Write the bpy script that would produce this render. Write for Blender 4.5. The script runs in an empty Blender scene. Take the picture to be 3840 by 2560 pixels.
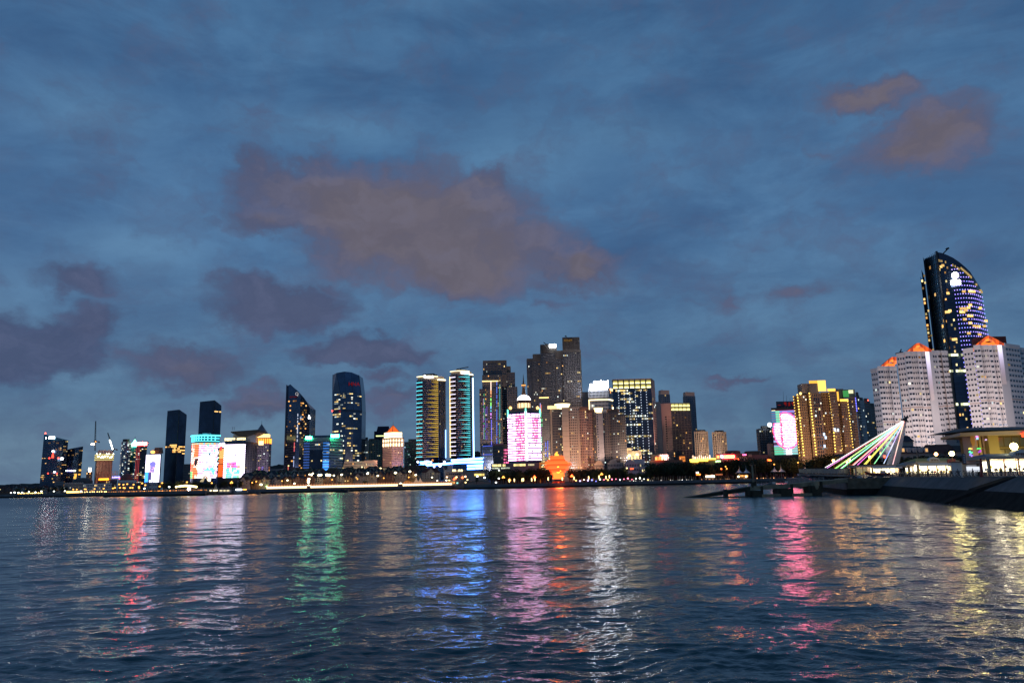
import bpy, bmesh, math, random
import numpy as np
from mathutils import Vector, Matrix
random.seed(7)
rng = np.random.default_rng(7)
C = bpy.context.scene.collection
S = bpy.context.scene
R = math.radians

# ------------------------------------------------------------------ camera
FOC, PITCH, ROLL, CAMH = 2900.0, R(10.34), R(1.2), 6.0      # focal length in photo pixels (3840 wide)
_f = Vector((0, math.cos(PITCH), math.sin(PITCH)))
_u0 = Vector((0, -math.sin(PITCH), math.cos(PITCH)))
_r0 = Vector((1, 0, 0))
CR = _r0 * math.cos(ROLL) - _u0 * math.sin(ROLL)
CU = _r0 * math.sin(ROLL) + _u0 * math.cos(ROLL)
cam_d = bpy.data.cameras.new('camera')
cam = bpy.data.objects.new('camera', cam_d)
C.objects.link(cam)
cam_d.sensor_width = 36.0
cam_d.lens = 36.0 * FOC / 3840.0
cam_d.clip_start = 0.5
cam_d.clip_end = 30000
mw = Matrix((CR, CU, -_f)).transposed().to_4x4()
mw.translation = (0, 0, CAMH)
cam.matrix_world = mw
S.camera = cam

def raydir(x, y):
    return _f * FOC + CR * (x - 1920.0) - CU * (y - 1280.0)
def P(x, y, D):
    "survey: the point at distance D north of the pier that was sighted at photo position x, y"
    d = raydir(x, y)
    t = D / d.y
    return Vector((d.x * t, D, CAMH + d.z * t))
def horizon(x):
    return 1280 + (FOC * math.tan(PITCH)) / math.cos(ROLL) - math.tan(ROLL) * (x - 1920)
def XH(x, D):
    return P(x, horizon(x), D).x
def Zat(x, y, D):
    return P(x, y, D).z
def azel(dx, dy):
    d = raydir(dx * 3840 / 2352, dy * 3840 / 2352).normalized()
    return math.atan2(d.x, d.y), math.asin(d.z)

# ------------------------------------------------------------------ render settings
S.render.engine = 'CYCLES'
S.cycles.use_denoising = True
S.cycles.denoiser = 'OPENIMAGEDENOISE'
S.cycles.denoising_input_passes = 'RGB_ALBEDO_NORMAL'
S.cycles.denoising_prefilter = 'ACCURATE'
S.cycles.use_adaptive_sampling = False
S.cycles.max_bounces = 4
S.cycles.diffuse_bounces = 2
S.cycles.glossy_bounces = 3
S.cycles.transmission_bounces = 2
S.cycles.sample_clamp_indirect = 6.0
S.cycles.sample_clamp_direct = 26.0
S.cycles.blur_glossy = 0.3
S.cycles.caustics_reflective = True
S.view_settings.view_transform = 'Standard'
S.view_settings.look = 'None'
S.view_settings.exposure = 0.0
S.view_settings.gamma = 1.0
S.view_settings.use_curve_mapping = False

# ------------------------------------------------------------------ world: dusk sky with broken cloud
SUN_EL, SUN_ROT = R(1.0), R(300)
W = bpy.data.worlds.new('World'); S.world = W
W.use_nodes = True
try:
    W.cycles.sampling_method = 'MANUAL'; W.cycles.sample_map_resolution = 256
except Exception: pass
nt = W.node_tree; nt.nodes.clear()
def N(t, **kw):
    n = nt.nodes.new(t)
    for k, v in kw.items():
        if k == 'inp':
            for i, val in v.items():
                if hasattr(val, 'is_linked') or hasattr(val, 'links'): nt.links.new(val, n.inputs[i])
                else: n.inputs[i].default_value = val
        else: setattr(n, k, v)
    return n
def MA(op, a, b=0.0, c=None, clamp=False):
    n = nt.nodes.new('ShaderNodeMath'); n.operation = op; n.use_clamp = clamp
    for i, v in enumerate((a, b, c)):
        if v is None: continue
        if isinstance(v, (int, float)): n.inputs[i].default_value = v
        else: nt.links.new(v, n.inputs[i])
    return n.outputs[0]
def VM(op, a, b=None, c=None):
    n = nt.nodes.new('ShaderNodeVectorMath'); n.operation = op
    for i, v in enumerate((a, b, c)):
        if v is None: continue
        if isinstance(v, (tuple, list)): n.inputs[i].default_value = v
        else: nt.links.new(v, n.inputs[i])
    return n.outputs['Value'] if op == 'LENGTH' else n.outputs[0]
def MIX(fac, a, b, mode='MIX'):
    n = nt.nodes.new('ShaderNodeMix'); n.data_type = 'RGBA'; n.blend_type = mode
    for i, v in ((0, fac), (6, a), (7, b)):
        if isinstance(v, (int, float)): n.inputs[i].default_value = v
        elif isinstance(v, (tuple, list)): n.inputs[i].default_value = (*v, 1)
        else: nt.links.new(v, n.inputs[i])
    return n.outputs[2]
def MR(v, a, b, c=0.0, d=1.0, smooth=True):
    n = nt.nodes.new('ShaderNodeMapRange')
    n.interpolation_type = 'SMOOTHSTEP' if smooth else 'LINEAR'
    nt.links.new(v, n.inputs[0])
    for i, k in enumerate((a, b, c, d)): n.inputs[i + 1].default_value = k
    return n.outputs[0]
tc = N('ShaderNodeTexCoord')
dirv = VM('NORMALIZE', tc.outputs['Generated'])
sx = N('ShaderNodeSeparateXYZ', inp={0: dirv})
az = MA('ARCTAN2', sx.outputs[0], sx.outputs[1])
el = MA('ARCSINE', sx.outputs[2])
ae = N('ShaderNodeCombineXYZ', inp={0: az, 1: el}).outputs[0]
nish = N('ShaderNodeTexSky', sky_type='NISHITA', sun_disc=False, sun_elevation=SUN_EL, sun_rotation=SUN_ROT)
nish.altitude = 10; nish.air_density = 1.0; nish.dust_density = 2.0; nish.ozone_density = 3.0
sky_scaled = MIX(1.0, nish.outputs[0], (0.07, 0.09, 0.13), 'MULTIPLY')
ramp = N('ShaderNodeValToRGB', inp={0: MR(el, -0.02, 0.9, smooth=False)})
cr = ramp.color_ramp
cr.elements[0].position = 0.0; cr.elements[0].color = (0.122, 0.212, 0.325, 1)
cr.elements[1].position = 1.0; cr.elements[1].color = (0.054, 0.138, 0.285, 1)
for p, col in ((0.14, (0.108, 0.218, 0.370, 1)), (0.35, (0.088, 0.205, 0.395, 1)), (0.62, (0.070, 0.178, 0.355, 1))):
    e = cr.elements.new(p); e.color = col
# thin high veil of stratus, in plan: streaked by the wind
den = MA('ADD', MA('ABSOLUTE', sx.outputs[2]), 0.22)
plan = N('ShaderNodeCombineXYZ', inp={0: MA('DIVIDE', sx.outputs[0], den), 1: MA('DIVIDE', sx.outputs[1], den)}).outputs[0]
pw = VM('MULTIPLY', plan, (1.0, 1.5, 1.0))
n1 = N('ShaderNodeTexNoise', inp={'Vector': pw, 'Scale': 1.3, 'Detail': 9.0, 'Roughness': 0.62, 'Distortion': 0.35}).outputs[0]
n2 = N('ShaderNodeTexNoise', inp={'Vector': VM('MULTIPLY', ae, (2.2, 6.0, 1.0)), 'Scale': 1.9, 'Detail': 8.0, 'Roughness': 0.62, 'Distortion': 0.5}).outputs[0]
veil = MR(n1, 0.30, 0.72)
col = MIX(MR(n2, 0.35, 0.72), MIX(1.0, ramp.outputs[0], (0.72, 0.74, 0.79), 'MULTIPLY'), MIX(1.0, ramp.outputs[0], (1.16, 1.12, 1.06), 'MULTIPLY'))
col = MIX(MA('MULTIPLY', veil, 0.55), col, MIX(1.0, ramp.outputs[0], (1.36, 1.28, 1.17), 'MULTIPLY'))
col = MIX(0.85, sky_scaled, col)
# thicker and thinner stretches of the veil, plus lens falloff painted into upper corners
def patch(col, lst, k):
    tot = None
    for bx, by, rx, ry in lst:
        a0, e0 = azel(bx, by); a1, _ = azel(bx + rx, by); _, e2 = azel(bx, by - ry); ka, ke = 1 / abs(a1 - a0), 1 / abs(e2 - e0)
        q = MR(MA('ADD', VM('LENGTH', VM('MULTIPLY_ADD', ae, (ka, ke, 0), (-a0 * ka, -e0 * ke, 0))), MA('MULTIPLY', MA('SUBTRACT', n2, 0.5), 1.6)), 1.25, 0.1)
        tot = q if tot is None else MA('MAXIMUM', tot, q)
    return MIX(tot, col, MIX(1.0, col, k, 'MULTIPLY'))
col = patch(col, [(-150, -80, 700, 330), (2500, -60, 620, 420), (800, 205, 330, 75), (1600, 190, 230, 120), (1250, 40, 420, 60), (60, 420, 260, 150), (2250, 520, 300, 200), (1500, 560, 420, 70)], (.77, .80, .85))
col = patch(col, [(190, 250, 190, 90), (1180, 350, 230, 120), (760, 300, 260, 60), (330, 560, 200, 70), (1420, 300, 190, 60), (430, 1010, 430, 70), (560, 740, 90, 40)], (1.21, 1.16, 1.09))
# cumulus banks below the veil: place, half-size, weight, warmth of tone
banks = [
 (640, 425, 135, 72, 1.0, .55), (770, 450, 200, 95, 1.0, .7), (930, 505, 300, 140, 1.15, .95), (1060, 585, 260, 105, 1.05, 1.0),
 (1110, 425, 95, 45, .75, .7), (1330, 612, 125, 62, .9, .8), (620, 500, 130, 60, .8, .6), (800, 580, 150, 75, .55, .7),
 (655, 700, 175, 60, 1.1, .3), (560, 665, 130, 38, .6, .3), (745, 650, 90, 50, .5, .4), (845, 805, 150, 40, 1.15, .3),
 (60, 790, 220, 90, 1.1, .15), (200, 740, 110, 55, .8, .25), (420, 840, 165, 66, .85, .5), (190, 630, 120, 48, .7, .25),
 (2000, 218, 155, 52, .85, .95), (2125, 315, 190, 88, .95, 1.0), (2080, 190, 60, 40, .6, .95), (1900, 340, 70, 28, .3, .8),
 (1835, 672, 100, 38, .55, .75), (1665, 700, 45, 40, .4, .7), (600, 925, 110, 46, .7, .6), (890, 922, 70, 30, .7, .5),
 (880, 868, 55, 26, .7, .4), (1695, 880, 50, 16, .6, .5), (1262, 692, 60, 20, .4, .6), (215, 320, 60, 70, .25, .1),
 (110, 180, 100, 40, .2, .1), (1560, 610, 60, 30, .3, .4), (1500, 765, 60, 22, .3, .5), (480, 510, 60, 30, .3, .3)]
wn = N('ShaderNodeTexNoise', inp={'Vector': VM('MULTIPLY', ae, (9, 12, 1)), 'Scale': 1.0, 'Detail': 3.0, 'Roughness': 0.6})
wn2 = N('ShaderNodeTexNoise', inp={'Vector': VM('MULTIPLY', ae, (34, 46, 1)), 'Scale': 1.0, 'Detail': 5.0, 'Roughness': 0.62})
warp = VM('ADD', VM('MULTIPLY', VM('SUBTRACT', wn.outputs[1], (.5, .5, .5)), (.11, .075, 0)),
          VM('MULTIPLY', VM('SUBTRACT', wn2.outputs[1], (.5, .5, .5)), (.05, .04, 0)))
av = VM('ADD', ae, warp)
dens = None; warm = None
for bx, by, rx, ry, wgt, wm in banks:
    a0, e0 = azel(bx, by); a1, e1 = azel(bx + rx, by); a2, e2 = azel(bx, by - ry)
    ka, ke = 1 / max(abs(a1 - a0), 1e-3), 1 / max(abs(e2 - e0), 1e-3)
    d = VM('LENGTH', VM('MULTIPLY_ADD', av, (ka, ke, 0), (-a0 * ka, -e0 * ke, 0)))
    q = MA('MULTIPLY', MA('SUBTRACT', 1.34, d), wgt, clamp=True)
    dens = q if dens is None else MA('SMOOTH_MAX', dens, q, 0.25)
    wq = MA('MULTIPLY', q, wm)
    warm = wq if warm is None else MA('MAXIMUM', warm, wq)
fluff = N('ShaderNodeTexNoise', inp={'Vector': VM('MULTIPLY', av, (13, 19, 1)), 'Scale': 1.0, 'Detail': 8.0, 'Roughness': 0.6}).outputs[0]
body = MA('ADD', dens, MA('MULTIPLY', MA('SUBTRACT', fluff, 0.5), 1.25))
alpha = MR(body, 0.02, 0.74)
ccol = MIX(MR(warm, 0.0, 0.85, smooth=False), (0.058, 0.088, 0.178), (0.134, 0.131, 0.200))
core = MR(body, 0.45, 1.1)
ccol = MIX(MA('MULTIPLY', core, MR(warm, 0.3, 0.9)), ccol, (0.152, 0.128, 0.150))
ccol = MIX(MA('MULTIPLY', MR(fluff, 0.42, 0.70), 0.22), ccol, (0.165, 0.178, 0.285))
fl2 = N('ShaderNodeTexNoise', inp={'Vector': VM('ADD', VM('MULTIPLY', av, (13, 19, 1)), (.10, .42, 0)), 'Scale': 1.0, 'Detail': 8.0, 'Roughness': 0.6}).outputs[0]
puff_shade = MR(MA('SUBTRACT', fluff, fl2), -0.16, 0.16)          # puff shading put into the colour: lighter on top, darker beneath
ccol = MIX(puff_shade, MIX(1.0, ccol, (.86, .87, .90), 'MULTIPLY'), MIX(1.0, ccol, (.98, .98, 1.0), 'MULTIPLY'))
col = MIX(MA('MULTIPLY', alpha, 0.93), col, ccol)
bg = N('ShaderNodeBackground', inp={0: col, 1: 1.0})
wo = N('ShaderNodeOutputWorld', inp={0: bg.outputs[0]})

sun_d = bpy.data.lights.new('sun', 'SUN'); sun_d.energy = 0.03; sun_d.angle = R(12); sun_d.color = (1, .8, .68)
sun = bpy.data.objects.new('sun', sun_d); C.objects.link(sun)
sun.rotation_euler = (R(88), 0, R(180) - SUN_ROT)

# ------------------------------------------------------------------ materials
def nodes(name):
    m = bpy.data.materials.new(name); m.use_nodes = True
    t = m.node_tree; t.nodes.clear()
    out = t.nodes.new('ShaderNodeOutputMaterial')
    return m, t, out
def solid(name, c, rough=0.7, var=0.12, scale=0.15, metal=0.0, spec=0.4, streak=False):
    m, t, out = nodes(name)
    b = t.nodes.new('ShaderNodeBsdfPrincipled')
    b.inputs['Roughness'].default_value = rough; b.inputs['Metallic'].default_value = metal
    b.inputs['Specular IOR Level'].default_value = spec
    tx = t.nodes.new('ShaderNodeTexCoord'); no = t.nodes.new('ShaderNodeTexNoise')
    mp = t.nodes.new('ShaderNodeMapping'); mp.inputs['Scale'].default_value = (1, 1, .15) if streak else (1, 1, 1)
    t.links.new(tx.outputs['Object'], mp.inputs[0]); t.links.new(mp.outputs[0], no.inputs[0])
    no.inputs['Scale'].default_value = scale; no.inputs['Detail'].default_value = 5
    mx = t.nodes.new('ShaderNodeMix'); mx.data_type = 'RGBA'
    mx.inputs[6].default_value = (*[v * (1 - var) for v in c], 1); mx.inputs[7].default_value = (*[min(1, v * (1 + var)) for v in c], 1)
    rm = t.nodes.new('ShaderNodeMapRange'); rm.inputs[1].default_value = .3; rm.inputs[2].default_value = .7
    t.links.new(no.outputs[0], rm.inputs[0]); t.links.new(rm.outputs[0], mx.inputs[0])
    t.links.new(mx.outputs[2], b.inputs['Base Color']); t.links.new(b.outputs[0], out.inputs[0])
    return m
_em = {}
def E(c, s, sample=False, base=(.02, .02, .02)):
    k = (tuple(c), s, sample)
    if k in _em: return _em[k]
    m, t, out = nodes('light_material')
    b = t.nodes.new('ShaderNodeEmission'); b.inputs[0].default_value = (*c, 1); b.inputs[1].default_value = s
    t.links.new(b.outputs[0], out.inputs[0])
    m.cycles.emission_sampling = 'AUTO' if sample else 'NONE'
    _em[k] = m
    return m
def glow_mat(name, sample):
    m, t, out = nodes(name)
    a = t.nodes.new('ShaderNodeAttribute'); a.attribute_name = 'glow'
    b = t.nodes.new('ShaderNodeEmission'); t.links.new(a.outputs['Color'], b.inputs[0]); b.inputs[1].default_value = 1
    t.links.new(b.outputs[0], out.inputs[0])
    m.cycles.emission_sampling = 'AUTO' if sample else 'NONE'
    return m
GLOW = glow_mat('led_and_painted_glow', False)
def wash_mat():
    m = solid('white_render_painted_wash', (.60, .50, .49), .85, .05, .1); t = m.node_tree  # white render with a wash of light put into its emission
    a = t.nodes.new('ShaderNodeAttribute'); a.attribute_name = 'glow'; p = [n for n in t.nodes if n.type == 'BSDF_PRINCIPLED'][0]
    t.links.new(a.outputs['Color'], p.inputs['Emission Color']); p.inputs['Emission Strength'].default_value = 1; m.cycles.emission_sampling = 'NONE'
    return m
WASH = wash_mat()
def glass(name, c, rough=0.12, spec=0.5):
    return solid(name, [v * 4.5 for v in c], rough + .1, 0.3, 0.06, 0.85, spec)
mat_win = glass('dark_window_glass', (.018, .022, .030), .15)
mat_winb = glass('blue_window_glass', (.020, .030, .050), .12)
mat_black = glass('black_curtain_glass', (.010, .013, .020), .10)
mat_navy = glass('navy_curtain_glass', (.014, .022, .036), .10)
mat_teal = glass('teal_curtain_glass', (.020, .045, .058), .12)
mat_concrete = solid('grey_concrete', (.22, .215, .21), .85, .15, .1, streak=True)
mat_dconc = solid('dark_grey_cladding', (.075, .07, .07), .7, .15, .1, streak=True)
mat_brownclad = solid('brown_grey_cladding', (.13, .115, .105), .7, .15, .1, streak=True)
mat_beige = solid('beige_render', (.46, .37, .30), .85, .10, .1, streak=True)
mat_pink = solid('salmon_render', (.50, .33, .27), .85, .10, .1, streak=True)  # salmon tone also stands in for warm floodlight on the walls
mat_white = solid('white_paint', (.62, .58, .57), .75, .07, .2, streak=True)
mat_grey = solid('light_grey_panel', (.34, .34, .35), .6, .12, .1)
mat_metal = solid('dark_steel', (.06, .06, .065), .45, .2, .5, metal=.6)
mat_brick = solid('red_brown_stone', (.25, .14, .10), .85, .15, .2)
mat_yellow = solid('yellow_render', (.44, .34, .12), .8, .08, .2)
mat_terr = solid('terracotta_concrete', (.40, .22, .16), .85, .12, .2)
LIT = {}
def lit(kind):
    warmc = {'warm': [(1, .50, .14), (1, .60, .22), (1, .42, .10)], 'yellow': [(1, .72, .28), (1, .80, .36), (1, .66, .22)],
             'white': [(.95, .98, .85), (.85, 1, .95), (1, .95, .75)], 'cool': [(.6, .9, 1), (.75, .95, 1), (.5, .75, 1)]}
    c = random.choice(warmc[kind]); s = random.choice((.22, .45, .9, 1.7))
    return E(c, s)

# ------------------------------------------------------------------ mesh helpers
class MB:
    def __init__(s): s.v = []; s.f = []; s.c = []
    def poly(s, pts, c=None):
        n = len(s.v); s.v += [tuple(p) for p in pts]; s.f.append(tuple(range(n, n + len(pts)))); s.c.append(c)
    def hexa(s, a, b, c=None, caps=True):
        "a, b: two loops of equal length (bottom, top)"
        n = len(s.v); k = len(a); s.v += [tuple(p) for p in a] + [tuple(p) for p in b]
        for i in range(k):
            j = (i + 1) % k; s.f.append((n + i, n + j, n + k + j, n + k + i)); s.c.append(c)
        if caps:
            s.f.append(tuple(n + k + i for i in range(k))); s.c.append(c)
            s.f.append(tuple(n + i for i in reversed(range(k)))); s.c.append(c)
    def box(s, x0, x1, y0, y1, z0, z1, c=None):
        s.hexa([(x0, y0, z0), (x1, y0, z0), (x1, y1, z0), (x0, y1, z0)], [(x0, y0, z1), (x1, y0, z1), (x1, y1, z1), (x0, y1, z1)], c)
    def prism(s, foot, z0, z1, c=None, top=None):
        top = top or foot
        s.hexa([(p[0], p[1], z0) for p in foot], [(p[0], p[1], z1) for p in top], c)
    def fbox(s, p, q, u0, u1, z0, z1, d0=-.05, d1=.15, c=None):
        "box standing on the wall edge p-q, u in metres along it, d outward"
        e = Vector((q[0] - p[0], q[1] - p[1])); L = e.length; e /= L; n = Vector((e.y, -e.x))
        def w(u, d, z): return (p[0] + e.x * u + n.x * d, p[1] + e.y * u + n.y * d, z)
        s.hexa([w(u0, d1, z0), w(u1, d1, z0), w(u1, d0, z0), w(u0, d0, z0)], [w(u0, d1, z1), w(u1, d1, z1), w(u1, d0, z1), w(u0, d0, z1)], c)
    def tube(s, a, b, r, r2=None, k=8, c=None):
        a, b = Vector(a), Vector(b); r2 = r if r2 is None else r2
        d = (b - a).normalized(); x = d.orthogonal().normalized(); y = d.cross(x)
        la = [a + (x * math.cos(t) + y * math.sin(t)) * r for t in [i * 2 * math.pi / k for i in range(k)]]
        lb = [b + (x * math.cos(t) + y * math.sin(t)) * r2 for t in [i * 2 * math.pi / k for i in range(k)]]
        s.hexa(la, lb, c)
    def lathe(s, cx, cy, prof, k=24, c=None, a0=0.0):
        loops = []
        n0 = len(s.v)
        for r, z in prof:
            for i in range(k):
                t = a0 + i * 2 * math.pi / k; s.v.append((cx + r * math.cos(t), cy + r * math.sin(t), z))
        for j in range(len(prof) - 1):
            for i in range(k):
                i2 = (i + 1) % k
                s.f.append((n0 + j * k + i, n0 + j * k + i2, n0 + (j + 1) * k + i2, n0 + (j + 1) * k + i)); s.c.append(c)
        s.f.append(tuple(n0 + (len(prof) - 1) * k + i for i in range(k))); s.c.append(c)
        s.f.append(tuple(n0 + i for i in reversed(range(k)))); s.c.append(c)
    def ball(s, p, r, k=10, c=None, sz=1.0):
        s.lathe(p[0], p[1], [(max(r * math.sin(math.pi * i / 6), .01 * r), p[2] - r * sz * math.cos(math.pi * i / 6)) for i in range(7)], k, c)
    def gable(s, x0, x1, y0, y1, z0, z1, axis='x', c=None, ov=0.0):
        x0 -= ov; x1 += ov; y0 -= ov; y1 += ov
        if axis == 'x':
            m = (y0 + y1) / 2
            A = [(x0, y0, z0), (x0, y1, z0), (x0, m, z1)]; B = [(x1, y0, z0), (x1, y1, z0), (x1, m, z1)]
        else:
            m = (x0 + x1) / 2
            A = [(x0, y0, z0), (x1, y0, z0), (m, y0, z1)]; B = [(x0, y1, z0), (x1, y1, z0), (m, y1, z1)]
        s.hexa(A, B, c)
    def hip(s, x0, x1, y0, y1, z0, z1, ins, c=None):
        s.hexa([(x0, y0, z0), (x1, y0, z0), (x1, y1, z0), (x0, y1, z0)],
               [(x0 + ins, (y0 + y1) / 2 - .1, z1), (x1 - ins, (y0 + y1) / 2 - .1, z1), (x1 - ins, (y0 + y1) / 2 + .1, z1), (x0 + ins, (y0 + y1) / 2 + .1, z1)], c)
    def mesh(s, name, mat, origin=(0, 0, 0), smooth=False):
        me = bpy.data.meshes.new(name)
        ox, oy, oz = origin
        me.from_pydata([(x - ox, y - oy, z - oz) for x, y, z in s.v], [], s.f)
        if any(c is not None for c in s.c):
            at = me.color_attributes.new('glow', 'FLOAT_COLOR', 'CORNER')
            buf = []
            for f, c in zip(s.f, s.c):
                c = c or (0, 0, 0)
                buf += [c[0], c[1], c[2], 1.0] * len(f)
            at.data.foreach_set('color', buf)
        me.materials.append(mat)
        if smooth: me.polygons.foreach_set('use_smooth', [True] * len(me.polygons))
        me.update()
        return me

LABELS = {}
class T:
    "a thing: an Empty at its base; parts are its children"
    def __init__(s, name, label, cat, loc, group=None):
        s.o = bpy.data.objects.new(name, None); C.objects.link(s.o)
        s.o.empty_display_size = .5
        s.o.location = loc; s.o['label'] = label; s.o['category'] = cat
        if group: s.o['group'] = group
        s.loc = Vector(loc)
    def part(s, name, mb, mat, parent=None, kind=None, label=None, smooth=False):
        if not mb.f: return None
        me = mb.mesh(name, mat, s.loc, smooth)
        o = bpy.data.objects.new(name, me); C.objects.link(o)
        o.parent = parent or s.o
        if kind: o['kind'] = kind
        if label: o['label'] = label
        return o
    def inst(s, name, me, loc, rz=0, parent=None):
        o = bpy.data.objects.new(name, me); C.objects.link(o); o.parent = parent or s.o
        o.location = Vector(loc) - s.loc; o.rotation_euler = (0, 0, rz)
        return o
def lone(name, mb, mat, label, cat, group=None, loc=(0, 0, 0), smooth=False):
    o = bpy.data.objects.new(name, mb.mesh(name, mat, loc, smooth)); o.location = loc; C.objects.link(o)
    o['label'] = label; o['category'] = cat
    if group: o['group'] = group
    return o
def struct(name, mb, mat, smooth=False):
    o = bpy.data.objects.new(name, mb.mesh(name, mat, (0, 0, 0), smooth)); C.objects.link(o); o['kind'] = 'structure'
    return o
def copy_tree(root, loc, rz=None, scale=None, label=None, group=None):
    r = root.copy(); C.objects.link(r); r.location = loc
    if rz is not None: r.rotation_euler = (0, 0, rz)
    if scale is not None: r.scale = scale if isinstance(scale, (tuple, list)) else (scale,) * 3
    if label: r['label'] = label
    if group: r['group'] = group
    for ch in root.children:
        c = ch.copy(); C.objects.link(c); c.parent = r
        for g in ch.children:
            d = g.copy(); C.objects.link(d); d.parent = c
    return r

_pane = {}
def pane_mesh(w, h, mat, t=.2, name='window'):
    k = (round(w, 2), round(h, 2), mat.name, t)
    if k not in _pane:
        b = MB(); b.box(-w / 2, w / 2, -t, .05, -h / 2, h / 2); _pane[k] = b.mesh(name, mat)
    return _pane[k]
def lit_mask(rows, cols, p, runs):
    m = np.zeros((rows, cols), bool)
    if runs:
        for r in range(rows):
            if random.random() < min(1, p * 2.6):
                for _ in range(random.choice((1, 1, 2, 3))):
                    a = random.randrange(cols); m[r, a:a + random.randint(1, max(2, cols // 3))] = True
        return m
    return np.array([[random.random() < p for _ in range(cols)] for _ in range(rows)])
def windows(t, p, q, z0, z1, rows, cols, fw=.6, fh=.55, p_lit=.08, kinds=('yellow', 'warm', 'white'), runs=False,
            dark=mat_win, margin=.0, each=0, skip=None, count=[0]):
    "rows x cols windows on wall p-q; lit ones are objects, dark ones objects up to `each`, the rest one part"
    e = Vector((q[0] - p[0], q[1] - p[1])); L = e.length; e /= L; n = Vector((e.y, -e.x)); rz = math.atan2(e.y, e.x)
    u0 = margin * L; cw = (L - 2 * u0) / cols; ch = (z1 - z0) / rows
    m = lit_mask(rows, cols, p_lit, runs)
    rest = MB(); made = 0
    order = [(r, c) for r in range(rows - 1, -1, -1) for c in range(cols)]
    for r, c in order:
        if skip and skip(r, c): continue
        uc = u0 + (c + .5) * cw; zc = z0 + (r + .5) * ch
        loc = (p[0] + e.x * uc, p[1] + e.y * uc, zc)
        if m[r, c]:
            t.inst('lit_window', pane_mesh(cw * fw, ch * fh, lit(random.choice(kinds)), .22, 'lit_window'), loc, rz)
        elif dark is not None:
            if made < each:
                t.inst('window', pane_mesh(cw * fw, ch * fh, dark, .18), loc, rz); made += 1
            else:
                rest.fbox(p, q, uc - cw * fw / 2, uc + cw * fw / 2, zc - ch * fh / 2, zc + ch * fh / 2, -.05, .15)
    if rest.f: t.part('window_grid', rest, dark, kind='stuff')
def bands(t, pts, z0, z1, n, h, mat, d=.25, name='floor_band'):
    b = MB()
    for i in range(n):
        z = z0 + (z1 - z0) * (i + .5) / n
        for p, q in zip(pts[:-1], pts[1:]):
            b.fbox(p, q, 0, math.dist(p, q), z - h / 2, z + h / 2, -.05, d)
    t.part(name, b, mat, kind='stuff')
def fins(t, p, q, z0, z1, n, w, mat, d=.35, name='mullion'):
    b = MB(); L = math.dist(p, q)
    for i in range(n + 1):
        u = L * i / n; b.fbox(p, q, u - w / 2, u + w / 2, z0, z1, -.05, d)
    t.part(name, b, mat, kind='stuff')
def foot3(xl, xc, xr, y, D, a, b):
    "plan of a block whose near corner xc is at distance D; left and right corners lie a and b metres further"
    A = P(xl, y, D + a).xy; B = P(xc, y, D).xy; Cc = P(xr, y, D + b).xy
    return [A, B, Cc, A + Cc - B]
def foot4(xl, xr, y, D, dep):
    A = P(xl, y, D).xy; B = P(xr, y, D).xy
    k = 1 + dep / D
    return [A, B, Vector((B.x * k, D + dep)), Vector((A.x * k, D + dep))]
def ctr(f): return Vector((sum(p[0] for p in f) / len(f), sum(p[1] for p in f) / len(f)))
def block(name, label, foot, z1, mat, z0=3.0, cat='building', group=None):
    c = ctr(foot); t = T(name, label, cat, (c.x, c.y, z0), group)
    b = MB(); b.prism(foot, z0, z1); t.part('wall', b, mat)
    return t
def led_row(t, pts, z0, z1, fn, v, d0=.05, d1=.5, seg=24, name='led_strip'):
    "one strip of lamps along the polyline pts; fn(u, v) gives the colour"
    b = MB(); Ls = [math.dist(p, q) for p, q in zip(pts[:-1], pts[1:])]; tot = sum(Ls); acc = 0
    for (p, q), L in zip(zip(pts[:-1], pts[1:]), Ls):
        k = max(1, round(seg * L / tot))
        for i in range(k):
            u = (acc + L * (i + .5) / k) / tot
            c = fn(u, v)
            if c is None: continue
            b.fbox(p, q, L * i / k, L * (i + 1) / k, z0, z1, d0, d1, c)
        acc += L
    return t.part(name, b, GLOW)
_tx = {}
def text_mesh(s, size, depth, mat):
    cu = bpy.data.curves.new('lettering', 'FONT'); cu.body = s; cu.size = size; cu.extrude = depth; cu.align_x = 'CENTER'; cu.align_y = 'CENTER'
    o = bpy.data.objects.new('lettering', cu); C.objects.link(o)
    bpy.context.view_layer.update()
    dg = bpy.context.evaluated_depsgraph_get()
    me = bpy.data.meshes.new_from_object(o.evaluated_get(dg))
    bpy.data.objects.remove(o); bpy.data.curves.remove(cu)
    me.transform(Matrix.Rotation(R(90), 4, 'X')); me.materials.clear(); me.materials.append(mat); me.name = 'lettering'
    return me
def glyphs(b, p, q, u0, u1, n, z0, z1, d0, d1, c=None, gap=.15):
    "a run of n dense square characters too small to read, made of bars"
    w = (u1 - u0) / n; h = z1 - z0
    for i in range(n):
        a = u0 + i * w + w * gap / 2; bb = u0 + (i + 1) * w - w * gap / 2; ww = bb - a
        for z in random.sample((.0, .28, .45, .62, .86), 3): b.fbox(p, q, a, bb, z0 + h * z, z0 + h * (z + .14), d0, d1, c)
        for x in random.sample((.0, .25, .43, .65, .86), 2): b.fbox(p, q, a + ww * x, a + ww * (x + .14), z0, z1, d0, d1 + .01, c)

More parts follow.
